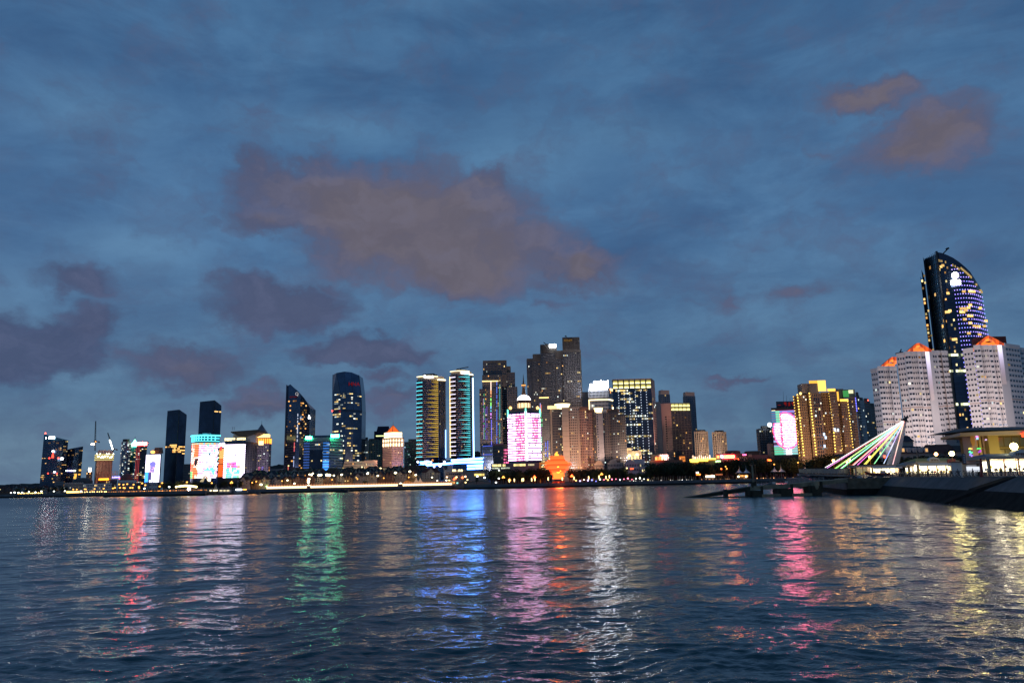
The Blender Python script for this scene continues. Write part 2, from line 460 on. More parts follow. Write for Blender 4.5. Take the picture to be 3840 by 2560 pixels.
# ------------------------------------------------------------------ water
def wave_field(X, Y, r):
    "height of the chop: a spectrum of short crested waves running in from the bay"
    g = np.random.default_rng(3)
    Z = np.zeros_like(X)
    gust = 0.62 + 0.5 * np.sin(X * .021 + 1.3) * np.sin(Y * .017 + X * .006) + .28 * np.sin(Y * .061 + X * .043)
    gust = np.clip(gust, .18, 1.3)
    wx = X + .5 * np.sin(Y * .55 + X * .2) + .35 * np.sin(Y * .9 - X * .7 + 2); wy = Y + .5 * np.sin(X * .47 + 1) + .4 * np.sin(X * 1.1 + Y * .4)
    lam = np.geomspace(0.36, 11.0, 58)
    for i, l in enumerate(lam):
        k = 2 * math.pi / l
        th = math.pi / 2 + g.normal(0.12, .62 if l < 4 else .38)
        ph = g.uniform(0, 6.283)
        slope = .047 if l < .9 else .031 if l < 1.7 else .0120 if l < 4 else .0105
        dr = np.clip(r * r / 7500, .06, .27 + np.maximum(r - 130, 0) * .012); fade = np.clip(l / (3.2 * dr) - .7, 0, 1)          # the mesh grows coarser with distance
        w = np.sin(k * (wx * math.cos(th) + wy * math.sin(th)) + ph)
        Z += slope / k * w * fade * (gust if l < 5 else 1.0)
    return Z
def make_water():
    rs = [0.5, 4, 8, 11, 14, 16]; r = 17.0
    while r < 420:
        rs.append(r); r += min(max(r * r / 7500, .06), .27 if r < 130 else .27 + (r - 130) * .012)
    while r < 14000: rs.append(r); r *= 1.08
    rs = np.array(rs)
    th = np.concatenate([np.linspace(-math.pi, -.70, 40, endpoint=False), np.linspace(-.70, .70, 960), np.linspace(.70, math.pi, 40)[1:-1]])
    Rr, Th = np.meshgrid(rs, th, indexing='ij')
    X = Rr * np.sin(Th); Y = Rr * np.cos(Th)
    Z = wave_field(X, Y, Rr)
    n, m = X.shape
    co = np.stack([X, Y, Z], -1).reshape(-1, 3).astype(np.float32)
    i = np.arange(n - 1)[:, None]; j = np.arange(m)[None, :]; j2 = (j + 1) % m
    q = np.stack([i * m + j, (i + 1) * m + j, (i + 1) * m + j2, i * m + j2], -1).reshape(-1, 4)[:, ::-1]
    me = bpy.data.meshes.new('water')
    me.vertices.add(len(co)); me.vertices.foreach_set('co', co.ravel())
    me.loops.add(q.size); me.loops.foreach_set('vertex_index', q.ravel().astype(np.int32))
    me.polygons.add(len(q)); me.polygons.foreach_set('loop_start', np.arange(0, q.size, 4, dtype=np.int32))
    me.polygons.foreach_set('use_smooth', np.ones(len(q), bool))
    me.update(calc_edges=True)
    m_, t, out = nodes('sea_water')
    b = t.nodes.new('ShaderNodeBsdfPrincipled')
    b.inputs['Base Color'].default_value = (.001, .044, .054, 1); b.inputs['Roughness'].default_value = .07
    b.inputs['IOR'].default_value = 1.333
    tx = t.nodes.new('ShaderNodeTexCoord')
    def noise(sc, det, stretch, rough=.6):
        mp = t.nodes.new('ShaderNodeMapping'); mp.inputs['Scale'].default_value = stretch; mp.inputs['Rotation'].default_value = (0, 0, .12)
        t.links.new(tx.outputs['Object'], mp.inputs[0])
        no = t.nodes.new('ShaderNodeTexNoise'); no.inputs['Scale'].default_value = sc; no.inputs['Detail'].default_value = det
        no.inputs['Roughness'].default_value = rough; no.inputs['Distortion'].default_value = .4
        t.links.new(mp.outputs[0], no.inputs[0]); return no.outputs[0]
    a1 = noise(2.0, 3.0, (.55, 1, 1)); a2 = noise(6.5, 2.0, (.6, 1, 1)); a3 = noise(.035, 3, (.5, 1, 1))
    mx = t.nodes.new('ShaderNodeMath'); mx.operation = 'MULTIPLY_ADD'; t.links.new(a2, mx.inputs[0]); mx.inputs[1].default_value = .16; t.links.new(a1, mx.inputs[2])
    st = t.nodes.new('ShaderNodeMapRange'); st.inputs[1].default_value = .35; st.inputs[2].default_value = .65; st.inputs[3].default_value = .45; st.inputs[4].default_value = 1.0
    t.links.new(a3, st.inputs[0])
    bp = t.nodes.new('ShaderNodeBump'); bp.inputs['Distance'].default_value = .105
    t.links.new(st.outputs[0], bp.inputs['Strength']); t.links.new(mx.outputs[0], bp.inputs['Height'])
    ln = t.nodes.new('ShaderNodeVectorMath'); ln.operation = 'LENGTH'; t.links.new(tx.outputs['Object'], ln.inputs[0])     # unresolved ripples offshore act as roughness
    rg = t.nodes.new('ShaderNodeMapRange'); t.links.new(ln.outputs['Value'], rg.inputs[0])
    for i_, v_ in enumerate((35, 480, .06, .25)): rg.inputs[i_ + 1].default_value = v_
    t.links.new(rg.outputs[0], b.inputs['Roughness']); t.links.new(bp.outputs[0], b.inputs['Normal']); t.links.new(b.outputs[0], out.inputs[0])
    me.materials.append(m_)
    o = bpy.data.objects.new('water', me); C.objects.link(o); o['kind'] = 'structure'
make_water()

# ------------------------------------------------------------------ land
SH = [(-1500, 1150), (-200, 1060), (200, 1000), (385, 960), (391, 835), (560, 790), (770, 745), (776, 800), (1000, 850), (1400, 905), (1700, 960), (1740, 860), (1840, 842),
      (2100, 848), (2440, 868), (2900, 868), (2952, 860)]
def shore(px):
    if px <= SH[0][0]: return SH[0][1]
    for (a, da), (b, db) in zip(SH[:-1], SH[1:]):
        if px <= b: return da + (db - da) * (px - a) / (b - a)
    return SH[-1][1]
def zland(px, t):
    h = 4.2 + 9.5 * min(1, max(0, (t - 40) / 160)) ** 1.2
    if 1850 < px < 2350: h = 4.2 + .35 * (h - 4.2)
    if px < 900: h = 4.2 + .3 * (h - 4.2)
    return h
def gpos(px, t):
    "point on the land, t metres behind the sea wall"
    D = shore(px) + t
    return Vector((XH(px, D), D, zland(px, t)))
mat_ground = solid('dark_park_ground', (.055, .052, .045), .95, .3, .05)
mat_pave = solid('promenade_paving', (.20, .18, .16), .9, .2, .3)
mat_wallup = solid('sea_wall_concrete', (.13, .125, .125), .9, .25, .12)
mat_tidal = solid('tidal_zone_stone', (.017, .017, .016), .95, .4, .5, spec=.1)
pxs = list(range(-1500, 2953, 60)) + [385, 391, 770, 776, 1700, 1740, 2952]; pxs = sorted(set(pxs))
tt = [0, 12, 40, 80, 120, 160, 200, 320, 800, 3000, 9000]
b = MB()
def grid(b, f, A, Bq):
    n0 = len(b.v)
    for a in A:
        for q in Bq: b.v.append(tuple(f(a, q)))
    m = len(Bq)
    for i in range(len(A) - 1):
        for j in range(m - 1):
            b.f.append((n0 + i * m + j, n0 + (i + 1) * m + j, n0 + (i + 1) * m + j + 1, n0 + i * m + j + 1)); b.c.append(None)
grid(b, gpos, pxs, tt)
struct('ground', b, mat_ground)
b = MB()
def pv(px, t): g = gpos(px, t); return (g.x, g.y, g.z + .02)
grid(b, pv, pxs, [0, 12, 26]); struct('promenade', b, mat_pave)
b = MB(); b2 = MB()
prof = [(-.0, 4.22), (-.8, 1.9), (-2.6, .4), (-3.6, -2.0)]
for (a, c_) in zip(pxs[:-1], pxs[1:]):
    for k in range(3):
        (t0, z0), (t1, z1) = prof[k], prof[k + 1]
        def q(px, t, z): D = shore(px) + t; return (XH(px, D), D, z)
        (b if k == 0 else b2).poly([q(a, t1, z1), q(c_, t1, z1), q(c_, t0, z0), q(a, t0, z0)])
struct('seawall', b, mat_wallup); struct('seawall_tidal_band', b2, mat_tidal)
# parapet with a bright top stone on the far quay
b = MB()
for (a, c_) in zip(pxs[:-1], pxs[1:]):
    if a < 385: continue
    p = gpos(a, .3); q_ = gpos(c_, .3); b.fbox(p.xy, q_.xy, 0, (q_ - p).xy.length, 4.2, 4.75, 0, .4)
struct('seawall_parapet', b, mat_concrete)

# the near quay on the right: water line, top edge
QZ = 5.2
WL = [P(3281, 1851.5, 247).xy, P(3445, 1875, 181).xy, P(3635, 1892, 147).xy, P(3840, 1916, 119).xy]
d_end = (WL[3] - WL[2]).normalized(); WL.append(WL[3] + d_end * 60); WL.append(WL[4] + d_end * 60)
def offs(pl, d):
    out = []
    for i, p in enumerate(pl):
        a = pl[max(0, i - 1)]; c_ = pl[min(len(pl) - 1, i + 1)]
        e = (c_ - a).normalized(); n = Vector((-e.y, e.x)); out.append(p + n * d)
    return out
TOP = offs(WL, 5.0)
CORN = P(3177, 1790, 251).xy
FARS = gpos(2952, 0).xy
edge = [FARS, Vector((CORN.x * .55 + FARS.x * .45, CORN.y * .5 + FARS.y * .5)), CORN] + TOP
b = MB(); b.poly([(p.x, p.y, QZ) for p in edge] + [(900, TOP[-1].y, QZ), (3000, 900, QZ), (2400, 5000, QZ), (gpos(2952, 3000).x, 3800, QZ), (gpos(2952, 300).x, 1160, QZ)])
struct('quay_deck', b, mat_pave)
mat_revet = solid('revetment_concrete', (.088, .090, .096), .85, .3, .35)
b = MB(); b2 = MB()
MID = [w.lerp(t_, .5) for w, t_ in zip(WL, TOP)]; LOW = [w.lerp(t_, -.15) for w, t_ in zip(WL, TOP)]
for i in range(len(WL) - 1):
    b.poly([(*MID[i], 2.75), (*MID[i + 1], 2.75), (*TOP[i + 1], QZ + .002), (*TOP[i], QZ + .002)])
    b2.poly([(*LOW[i], -.9), (*LOW[i + 1], -.9), (*MID[i + 1], 2.75), (*MID[i], 2.75)])
struct('revetment', b, mat_revet); struct('revetment_tidal_band', b2, mat_tidal)
# capping stones along the revetment top
cap = T('quay_coping', 'pale stone coping running along the top of the sloping quay on the right', 'coping', (*TOP[0], QZ))
me_c = None
for p, q_ in zip(TOP[:-1], TOP[1:]):
    L = (q_ - p).length; n = int(L / 2.0)
    for i in range(n):
        mb = MB(); mb.fbox(p, q_, L * i / n + .03, L * (i + 1) / n - .03, QZ, QZ + .16 + random.uniform(0, .02), -.5, .08); cap.part('coping_stone', mb, mat_concrete)
# end wall of the quay, facing the water, warm stone blocks above a dark foot
b = MB(); b2 = MB()
E0, E1 = CORN, TOP[0]
b.fbox(E0, E1, 0, (E1 - E0).length, 1.9, QZ - .01, -3, .0); b2.fbox(E0, E1, -.3, (E1 - E0).length + 2, -2, 1.9, -3, .5)
struct('quay_end_wall', b, solid('quay_stone', (.13, .105, .075), .9, .35, .6)); struct('quay_wall_foot', b2, mat_tidal)
b = MB(); b2 = MB()
for p, q_ in ((edge[0], edge[1]), (edge[1], edge[2])):
    b.fbox(p, q_, 0, (q_ - p).length, 1.6, QZ - .01, -3, 0); b2.fbox(p, q_, 0, (q_ - p).length, -2, 1.6, -3, .5)
struct('quay_side_wall', b, mat_wallup); struct('quay_side_foot', b2, mat_tidal)
# ramp down the revetment
rp = T('ramp', 'dark stone ramp slanting down the sloping quay face on the right', 'ramp', (*MID[2], 1))
b = MB()
a0 = TOP[2].lerp(TOP[3], .22); a1 = WL[1].lerp(WL[2], .45)
e = (WL[3] - WL[2]).normalized()
for k, (z0, z1) in enumerate(((QZ, 2.75), (2.75, -.4))):
    s0, s1 = (a0.lerp(a1, .0), a0.lerp(a1, .52)) if k == 0 else (a0.lerp(a1, .52), a0.lerp(a1, 1.05))
    b.hexa([(*s0, z0 - 1), (*(s0 + e * 5), z0 - 1), (*(s1 + e * 5), z1 - 1), (*s1, z1 - 1)], [(*s0, z0 + .12), (*(s0 + e * 5), z0 + .12), (*(s1 + e * 5), z1 + .25), (*s1, z1 + .25)])
rp.part('slab', b, solid('ramp_stone', (.020, .019, .018), .95, .35, .4, spec=.1))
# far hills
mat_hill = solid('wooded_hill', (.018, .022, .022), 1.0, .4, .004)
def hill(x0, x1, D, pts):
    b = MB(); n = 60; rows = []
    for i in range(n + 1):
        u = i / n; px = x0 + (x1 - x0) * u
        yy = np.interp(px, [p[0] for p in pts], [p[1] for p in pts]) + 1.2 * math.sin(px * .13) + .8 * math.sin(px * .37 + 1)
        top = P(px, yy, D); rows.append(top)
    for a, c_ in zip(rows[:-1], rows[1:]):
        b.hexa([(a.x, a.y - 250, 0), (c_.x, c_.y - 250, 0), (c_.x, c_.y + 300, 0), (a.x, a.y + 300, 0)], [(a.x, a.y, a.z), (c_.x, c_.y, c_.z), (c_.x, c_.y + 60, c_.z * .97), (a.x, a.y + 60, a.z * .97)], caps=True)
    struct('hill', b, mat_hill)
hill(-300, 230, 2600, [(-300, 1822), (0, 1818), (60, 1814), (140, 1812), (230, 1822)])
hill(980, 1260, 3300, [(980, 1772), (1015, 1746), (1045, 1741), (1085, 1745), (1260, 1770)])
hill(1500, 1960, 3500, [(1500, 1770), (1700, 1722), (1790, 1690), (1830, 1700), (1960, 1760)])

# ------------------------------------------------------------------ towers of the skyline, left to right
def vn(x, y, seed=0):
    "smooth value noise, 0 to 1"
    def h(i, j): return (math.sin(i * 127.1 + j * 311.7 + seed * 74.7) * 43758.5453) % 1
    i, j = math.floor(x), math.floor(y); fx, fy = x - i, y - j; fx = fx * fx * (3 - 2 * fx); fy = fy * fy * (3 - 2 * fy)
    return (h(i, j) * (1 - fx) + h(i + 1, j) * fx) * (1 - fy) + (h(i, j + 1) * (1 - fx) + h(i + 1, j + 1) * fx) * fy
def hsv(h, s, v):
    import colorsys
    return colorsys.hsv_to_rgb(h % 1, s, v)
def mul(c, k): return (c[0] * k, c[1] * k, c[2] * k)
def arc(xl, xr, y, D, bulge, n=6, dD=0.0):
    "curved front from photo column xl to xr, bulging towards the bay"
    A = P(xl, y, D).xy; B = P(xr, y, D + dD).xy; e = B - A; nrm = Vector((e.y, -e.x)).normalized()
    return [A + e * (i / n) + nrm * bulge * (1 - (2 * i / n - 1) ** 2) for i in range(n + 1)]
def back(pts, dep):
    A, B = pts[0], pts[-1]
    return pts + [Vector((B.x * (1 + dep / B.y), B.y + dep)), Vector((A.x * (1 + dep / A.y), A.y + dep))]
def roofbox(t, f, z0, h, mat, s=.6, name='plant_room'):
    c = ctr(f); ff = [c + (p - c) * s for p in f]; b = MB(); b.prism(ff, z0, z0 + h); return t.part(name, b, mat)
def signboard(t, p, q, u0, u1, z0, z1, col, s, name='sign', d=.6, sample=True):
    b = MB(); b.fbox(p, q, u0, u1, z0, z1, .1, d); return t.part(name, b, E(col, s, sample))
def udist(p, q, px, y):
    "metres along wall p-q where the sight line through photo column px meets it"
    d = raydir(px, y); a = Vector((d.x, d.y)); e = Vector((q[0] - p[0], q[1] - p[1])); L = e.length
    den = a.x * e.y - a.y * e.x
    u = (p[0] * a.y - p[1] * a.x) / den
    return u * L

# 1 curved office tower, far left
D = 1750; F = arc(163, 256, 1651, D, 9, 6, 15); zt = Zat(210, 1651, D)
t = block('office_tower', 'leftmost tall dark office tower with curved front and a white sign at its sloping top', back(F, 40), zt, mat_navy)
b = MB(); lz = Zat(167, 1628, D)
b.hexa([(p.x, p.y, zt) for p in back(F, 8)], [(p.x, p.y, zt + (lz - zt) * (1 - i / 6) + .4) for i, p in enumerate(F)] + [(F[-1].x, F[-1].y + 8, zt + .4), (F[0].x, F[0].y + 8, lz)])
t.part('crown_screen', b, mat_teal)
bands(t, F, 6, zt, 30, .9, mat_dconc)
for p, q in zip(F[:-1], F[1:]): windows(t, p, q, 8, zt, 30, 3, .8, .5, .07, ('warm', 'yellow'), True, None)
signboard(t, F[0], F[2], udist(F[0], F[2], 172, 1641), udist(F[0], F[2], 205, 1641), Zat(190, 1645, D), Zat(190, 1637, D), (1, 1, 1), 14)
b = MB(); b.ball((F[0].x + 3, F[0].y, lz + 2.5), 1.6); t.part('beacon', b, E((1, .08, .05), 9))
b = MB(); b.tube((F[0].x + 3, F[0].y, lz), (F[0].x + 3, F[0].y, lz + 1.6), .3); t.part('mast', b, mat_metal)
def star(t, F, px, py, r, c, s, name='led_figure'):
    D = F[3].y; c0 = P(px, py, D - 12); b = MB(); b.ball((c0.x, c0.y, c0.z), r, 8); t.part(name, b, E(c, s))
for px, py, r, c, s in ((199, 1691, 2.3, (.9, .9, 1), 10), (185, 1717, 1.6, (1, .05, .03), 6), (219, 1717, 1.9, (1, .08, .05), 6), (232, 1719, 3.0, (.9, .95, 1), 10),
                        (180, 1774, 1.5, (1, .06, .04), 5), (204, 1769, 1.9, (.9, .9, 1), 8), (213, 1774, 1.5, (1, .06, .04), 5)): star(t, F, px, py, r, c, s)
c0 = P(197, 1716, D - 12); b = MB(); b.lathe(c0.x, c0.y, [(2.6, c0.z), (2.0, c0.z + 5), (.5, c0.z + 12)], 8); t.part('led_figure', b, E((1, .07, .04), 3))
# 2 lower neighbour with the notched roof
D = 1800; F = arc(247, 312, 1672, D, 6, 5, 10); za, zb_ = Zat(258, 1686, D), Zat(312, 1672, D)
t = T('office_tower', 'dark office tower with a notched slanting roof, right behind the leftmost curved tower', 'building', (*ctr(F), 3))
b = MB(); bf = back(F, 38); b.hexa([(p.x, p.y, 3) for p in bf], [(p.x, p.y, za + (zb_ - za) * i / 5) for i, p in enumerate(F)] + [(bf[6].x, bf[6].y, zb_), (bf[7].x, bf[7].y, za)])
t.part('wall', b, mat_navy); bands(t, F, 6, za, 27, .9, mat_dconc)
for p, q in zip(F[:-1], F[1:]): windows(t, p, q, 6, za, 27, 3, .8, .5, .06, ('warm', 'yellow'), True, None)
for k, (px, c) in enumerate(((246, (.8, 1, .9)), (254, (.3, .3, 1)), (262, (.3, .25, 1)), (268, (.5, .4, 1)), (275, (.9, .9, 1)), (281, (.8, 1, .6)))):
    c0 = P(px, 1764, D - 9); b = MB(); b.ball(c0, 1.7, 8); t.part('neon_dot', b, E(c, 7))
for px, py, h in ((283, 1782, 8), (280, 1790, 5), (300, 1762, 4), (297, 1778, 3)):
    c0 = P(px, py, D - 9); b = MB(); b.box(c0.x - 2.5, c0.x + 2.5, c0.y, c0.y + .4, c0.z - h / 2, c0.z + h / 2); t.part('lit_window', b, E((1, .5, .08), 1.5))

# 3 tower under construction and its cranes
D = 1500; f = foot3(361, 366, 425, 1690, D, 25, 12); z1 = Zat(395, 1726, D); z2 = Zat(395, 1700, D); z3 = Zat(395, 1687, D)
t = block('unfinished_tower', 'concrete tower under construction with yellow lit netting round its top floors', f, z1, mat_terr)
p, q = f[1], f[2]
b = MB(); L = (q - p).length
for i in range(5): b.fbox(p, q, L * (.06 + .2 * i), L * (.06 + .2 * i) + L * .10, 30, z1 - 1, .05, .8)
t.part('pier', b, mat_terr)
windows(t, p, q, 28, z1 - 1, 11, 10, .5, .6, 0, dark=mat_black, skip=lambda r, c: c % 2 == 0)
ff = [ctr(f) + (v - ctr(f)) * 1.12 for v in f]; b = MB(); b.prism(ff, z1, z2); t.part('safety_net', b, solid('yellow_net', (.35, .33, .16), .9, .2, .5))
bands(t, [ff[0], ff[1], ff[2]], z1, z2, 4, 1.0, E((1, .85, .35), 1.2), .5, 'lit_platform')
b = MB(); random.seed(3)
for i in range(16):
    u = (i + .5) / 16; v = ff[1].lerp(ff[2], u); b.ball((v.x, v.y - .8, random.choice((z2 - .5, z1 + 6, z2 - 5))), .9, 6)
t.part('work_lamps', b, E((1, .97, .75), 10), kind='stuff')
for i in range(12):
    v = f[1].lerp(f[2], (i + .5) / 12); b = MB(); b.box(v.x - .7, v.x + .7, v.y, v.y + 1.2, z2, z3 + random.uniform(-1, 1.5)); t.part('column', b, mat_terr)
def crane(label, px, base_y, top_y, tip, D, litjib):
    b0 = P(px, base_y, D); tp = P(px, top_y, D); tip = P(tip[0], tip[1], D)
    t = T('tower_crane', label, 'crane', tuple(b0), 'cranes on the construction site')
    b = MB()
    def truss(b, A, B, w, n):
        A, B = Vector(A), Vector(B); d = (B - A).normalized(); x = d.orthogonal().normalized() * w; y = d.cross(x).normalized() * w
        for s in (x + y, x - y, -x - y, -x + y): b.tube(A + s, B + s * .5, .22, k=4)
        for i in range(n):
            u0, u1 = i / n, (i + 1) / n; s = 1 if i % 2 else -1
            b.tube(A.lerp(B, u0) + x * s * (1 - u0 * .5), A.lerp(B, u1) - x * s * (1 - u1 * .5), .15, k=4)
            b.tube(A.lerp(B, u0) + y * s * (1 - u0 * .5), A.lerp(B, u1) - y * s * (1 - u1 * .5), .15, k=4)
    truss(b, b0, tp, 1.1, 10); t.part('mast', b, mat_metal)
    b = MB(); truss(b, tp, tip, 1.1, 14); t.part('jib', b, mat_metal)
    b = MB(); b.box(tp.x - 1.5, tp.x + 2.5, tp.y - 1.5, tp.y + 1.5, tp.z - 1, tp.z + 2.2); t.part('cab', b, mat_dconc)
    s = 1 if tip.x < tp.x else -1
    b = MB(); b.box(tp.x + s * 2, tp.x + s * 8, tp.y - .8, tp.y + .8, tp.z - .4, tp.z + .6); b.box(tp.x + s * 6, tp.x + s * 8.5, tp.y - 1.2, tp.y + 1.2, tp.z - 2.2, tp.z - .4); t.part('counterweight', b, mat_dconc)
    if litjib:
        for i in range(9):
            v = tp.lerp(tip, .02 + .065 * i); b = MB(); b.ball((v.x, v.y - 1.5, v.z), 1.15, 8); t.part('lamp', b, E((.95, 1, .95), 9))
    else:
        for dx, r in ((-2.5, 2.0), (-5.5, 1.3)):
            b = MB(); b.ball((tp.x + dx, tp.y - 2, tp.z - 5), r, 8); t.part('lamp', b, E((1, .9, .75), 14))
        b = MB(); b.ball((tp.x + 2, tp.y - 2, tp.z - .5), 1.0, 8); t.part('lamp', b, E((1, .3, .05), 5))
crane('luffing tower crane with its dark jib raised nearly upright above the construction site', 357, 1690, 1655, (359, 1578), 1505, False)
crane('luffing tower crane whose leaning jib is strung with white lamps, right of the upright one', 424, 1692, 1684, (404, 1622), 1500, True)
# scaffold at its foot
D = 1470; t = T('scaffold', 'dark scaffolding frame around the foot of the unfinished tower', 'scaffold', tuple(P(395, 1795, D)))
b = MB(); c0 = P(362, 1768, D); c1 = P(440, 1768, D)
for i in range(14):
    x = c0.x + (c1.x - c0.x) * i / 13; b.box(x - .25, x + .25, D, D + .5, 5, c0.z - (i % 3) * 1.2)
for z in np.linspace(10, c0.z, 7): b.box(c0.x, c1.x, D + .52, D + .9, z - .2, z + .2)
t.part('frame', b, solid('rusty_scaffold', (.22, .10, .07), .8, .2, .3))
D = 1480; f = foot4(324, 347, 1768, D, 15)
t = block('site_hut', 'dark low block with a white floodlight on top beside the unfinished tower', f, Zat(335, 1768, D), mat_dconc); windows(t, f[0], f[1], 12, Zat(335, 1768, D), 5, 4, .5, .5, .3, ('warm',))
c0 = P(337, 1762, D); b = MB(); b.lathe(c0.x, c0.y, [(1.5, c0.z - 3.5), (2.8, c0.z + 4)], 10); t.part('floodlight', b, E((1, .9, .7), 18, True))

# 4 three-bodied tower with the green and the red roof signs
D = 1420
F = arc(455, 492, 1655, D, 6, 4); z1 = Zat(474, 1656, D)
t = T('office_tower', 'glass office tower with a green sign and a red sign on its stepped roof', 'building', (*ctr(F), 3))
b = MB(); b.prism(back(F, 25), 3, z1); t.part('wall', b, mat_grey)
f2 = foot4(486, 516, 1672, D + 8, 25); b = MB(); b.prism(f2, 3, Zat(500, 1673, D)); t.part('wall', b, mat_teal)
f3 = foot4(512, 552, 1668, D - 2, 30); z3 = Zat(532, 1670, D); b = MB(); b.prism(f3, 3, z3); t.part('wall', b, mat_dconc)
for p, q in zip(F[:-1], F[1:]): windows(t, p, q, 12, z1, 30, 2, .75, .55, .25, ('white', 'white', 'cool'), False, mat_winb)
windows(t, f2[0], f2[1], 12, Zat(500, 1673, D), 29, 5, .8, .5, .25, ('white', 'yellow'), True, mat_winb)
windows(t, f3[0], f3[1], 12, z3, 29, 6, .7, .5, .16, ('white', 'yellow'), True, mat_win)
b = MB(); p, q = f3[0], f3[1]; L = (q - p).length
for i in (0, 1, 2): b.fbox(p, q, L * .04 + i * L * .14, L * .07 + i * L * .14, 20, z3, .1, .7)
t.part('neon_rib', b, E((1, .12, .14), .45))
signboard(t, f3[0], f3[1], L * .08, L * .98, Zat(532, 1669, D), Zat(532, 1658, D), (1, .055, .05), 70)
b = MB(); b.fbox(f3[0], f3[1], L * .05, L, Zat(532, 1670, D), Zat(532, 1655, D), -4, .05); t.part('sign_backing', b, mat_dconc)
c0 = P(500, 1664, D); b = MB(); b.lathe(c0.x, c0.y + 5, [(5, c0.z - 4), (5, c0.z + 1), (2.5, c0.z + 4), (.6, c0.z + 8)], 12); t.part('sign', b, E((.15, 1, .55), 14, True));
b = MB(); b.tube((c0.x, c0.y + 5, c0.z + 8), (c0.x, c0.y + 5, c0.z + 14), .3); t.part('mast', b, mat_metal)
roofbox(t, back(F, 25), z1, 5, mat_brownclad, .7)

# 5 tower carrying the tall white video screen
D = 1200; f = foot4(560, 607, 1690, D + 4, 20); z1 = Zat(580, 1698, D)
t = block('screen_tower', 'block carrying a tall white video screen with a dark figure on it', f, z1, mat_brownclad)
windows(t, f[0], f[1], 10, z1, 24, 6, .6, .5, .08)
roofbox(t, f, z1, 5, mat_brick, .6)
c0 = P(573, 1694, D); b = MB(); b.ball((c0.x, c0.y, c0.z), 3.2, 10, None, .7); t.part('roof_lamp', b, E((1, .42, .08), 4))
c0 = P(590, 1692, D + 8); b = MB(); b.gable(c0.x - 6, c0.x + 6, c0.y, c0.y + 8, z1, z1 + 9); t.part('roof', b, mat_brick)
sl, sr, st_, sb = 549, 602, 1704, 1805
A = P(549, 1704, D).xy; B_ = P(602, 1704, D).xy
zt, zb_ = Zat(575, 1704, D), Zat(575, 1807, D)
def scr(u, v):                                       # u left-right, v up from the foot
    x, y = u, 1 - v
    if ((x - .50) / .22) ** 2 + ((y - .34) / .085) ** 2 < 1: return (.35, .32, 1.6)       # hat and head
    if y < .45 and abs(x - .52) < .13 and y > .25: return (.55, .42, 1.5)
    if abs(x - (.50 - .2 * (y - .45))) < .17 and .40 < y < .66: return (.30, .28, .9) if random.random() < .7 else (1.5, .8, 1.2)
    if abs(x - .36) < .10 and .60 < y < .92: return (.12, .10, .35)
    if x < .32 and y > .62: return (.15, .9, 3.0) if x < .22 else (.05, .10, .3)
    return (2.9, 2.7, 3.6)
b = MB(); b.fbox(A, B_, 0, (B_ - A).length, zb_, zt, -3, 0); t.part('screen_frame', b, mat_dconc)
for r in range(40):
    led_row(t, [A, B_], zb_ + (zt - zb_) * r / 40 + .05, zb_ + (zt - zb_) * (r + 1) / 40 - .05, scr, (r + .5) / 40, .1, .5, 22)

# 6/7 pair of black glass towers
def black_tower(label, D, xl, xp, xr, yl, yp, yr, litfn):
    f = foot3(xl, xp, xr, yl, D, 6, 16); zs = (Zat(xl, yl, D + 6), Zat(xp, yp, D), Zat(xr, yr, D + 16))
    t = T('office_tower', label, 'building', (*ctr(f), 3), 'twin black glass towers')
    b = MB(); b.hexa([(v.x, v.y, 3) for v in f], [(f[0].x, f[0].y, zs[0]), (f[1].x, f[1].y, zs[1]), (f[2].x, f[2].y, zs[2]), (f[3].x, f[3].y, zs[2])]); t.part('wall', b, mat_black)
    z1 = min(zs) - 3
    for (p, q) in ((f[0], f[1]), (f[1], f[2])):
        fins(t, p, q, 6, z1, 9, .25, mat_navy, .2); bands(t, [p, q], 6, z1, 42, .5, mat_navy, .12)
    b = MB(); b.tube((f[1].x, f[1].y - .3, 4), (f[1].x, f[1].y - .3, zs[1] - 1), .8, k=6); t.part('corner_post', b, mat_metal)
    litfn(t, f, z1)
def lt1(t, f, z1):
    rows = {30: (0, 8, 0, 4), 31: (0, 8, 0, 8), 29: (3, 8, 0, 3), 28: (4, 8, 0, 3), 27: (4, 8, 0, 3)}
    zz = lambda px, y: Zat(px, y, 1500)
    for (p, q), k in (((f[0], f[1]), 0), ((f[1], f[2]), 1)):
        L = (q - p).length; e = (q - p) / L
        for y, (a0, a1, b0, b1) in {1668: (3, 8, 0, 1), 1674: (0, 8, 1, 6), 1681: (5, 8, 0, 3), 1687: (5, 8, 0, 6), 1693: (5, 8, 0, 3), 1699: (9, 9, 4, 6)}.items():
            lo, hi = (a0, a1) if k == 0 else (b0, b1)
            for i in range(lo, hi):
                if random.random() < .12: continue
                u = L * (i + .5) / (8 if k == 0 else 6); v = p + e * u
                t.inst('lit_window', pane_mesh(L / (9 if k == 0 else 7), 2.3, lit('warm') if random.random() < .3 else E((1, .56, .16), 1.7), .3, 'lit_window'), (v.x, v.y, zz(660, y)), math.atan2(e.y, e.x))
black_tower('black glass tower with a T-shaped patch of lit windows halfway up', 1500, 628, 672, 701, 1540, 1535, 1554, lt1)
def lt2(t, f, z1):
    p, q = f[1], f[2]; L = (q - p).length; e = (q - p) / L; z = Zat(815, 1545, 1640)
    for i in range(7):
        if i == 4: continue
        v = p + e * L * (i + .5) / 7; t.inst('lit_window', pane_mesh(L / 9, 2.4, E((1, .6, .2), 1.8), .3, 'lit_window'), (v.x, v.y, z), math.atan2(e.y, e.x))
black_tower('black glass tower standing behind the round video tower with one lit row near its top', 1620, 750, 805, 831, 1506, 1500, 1520, lt2)
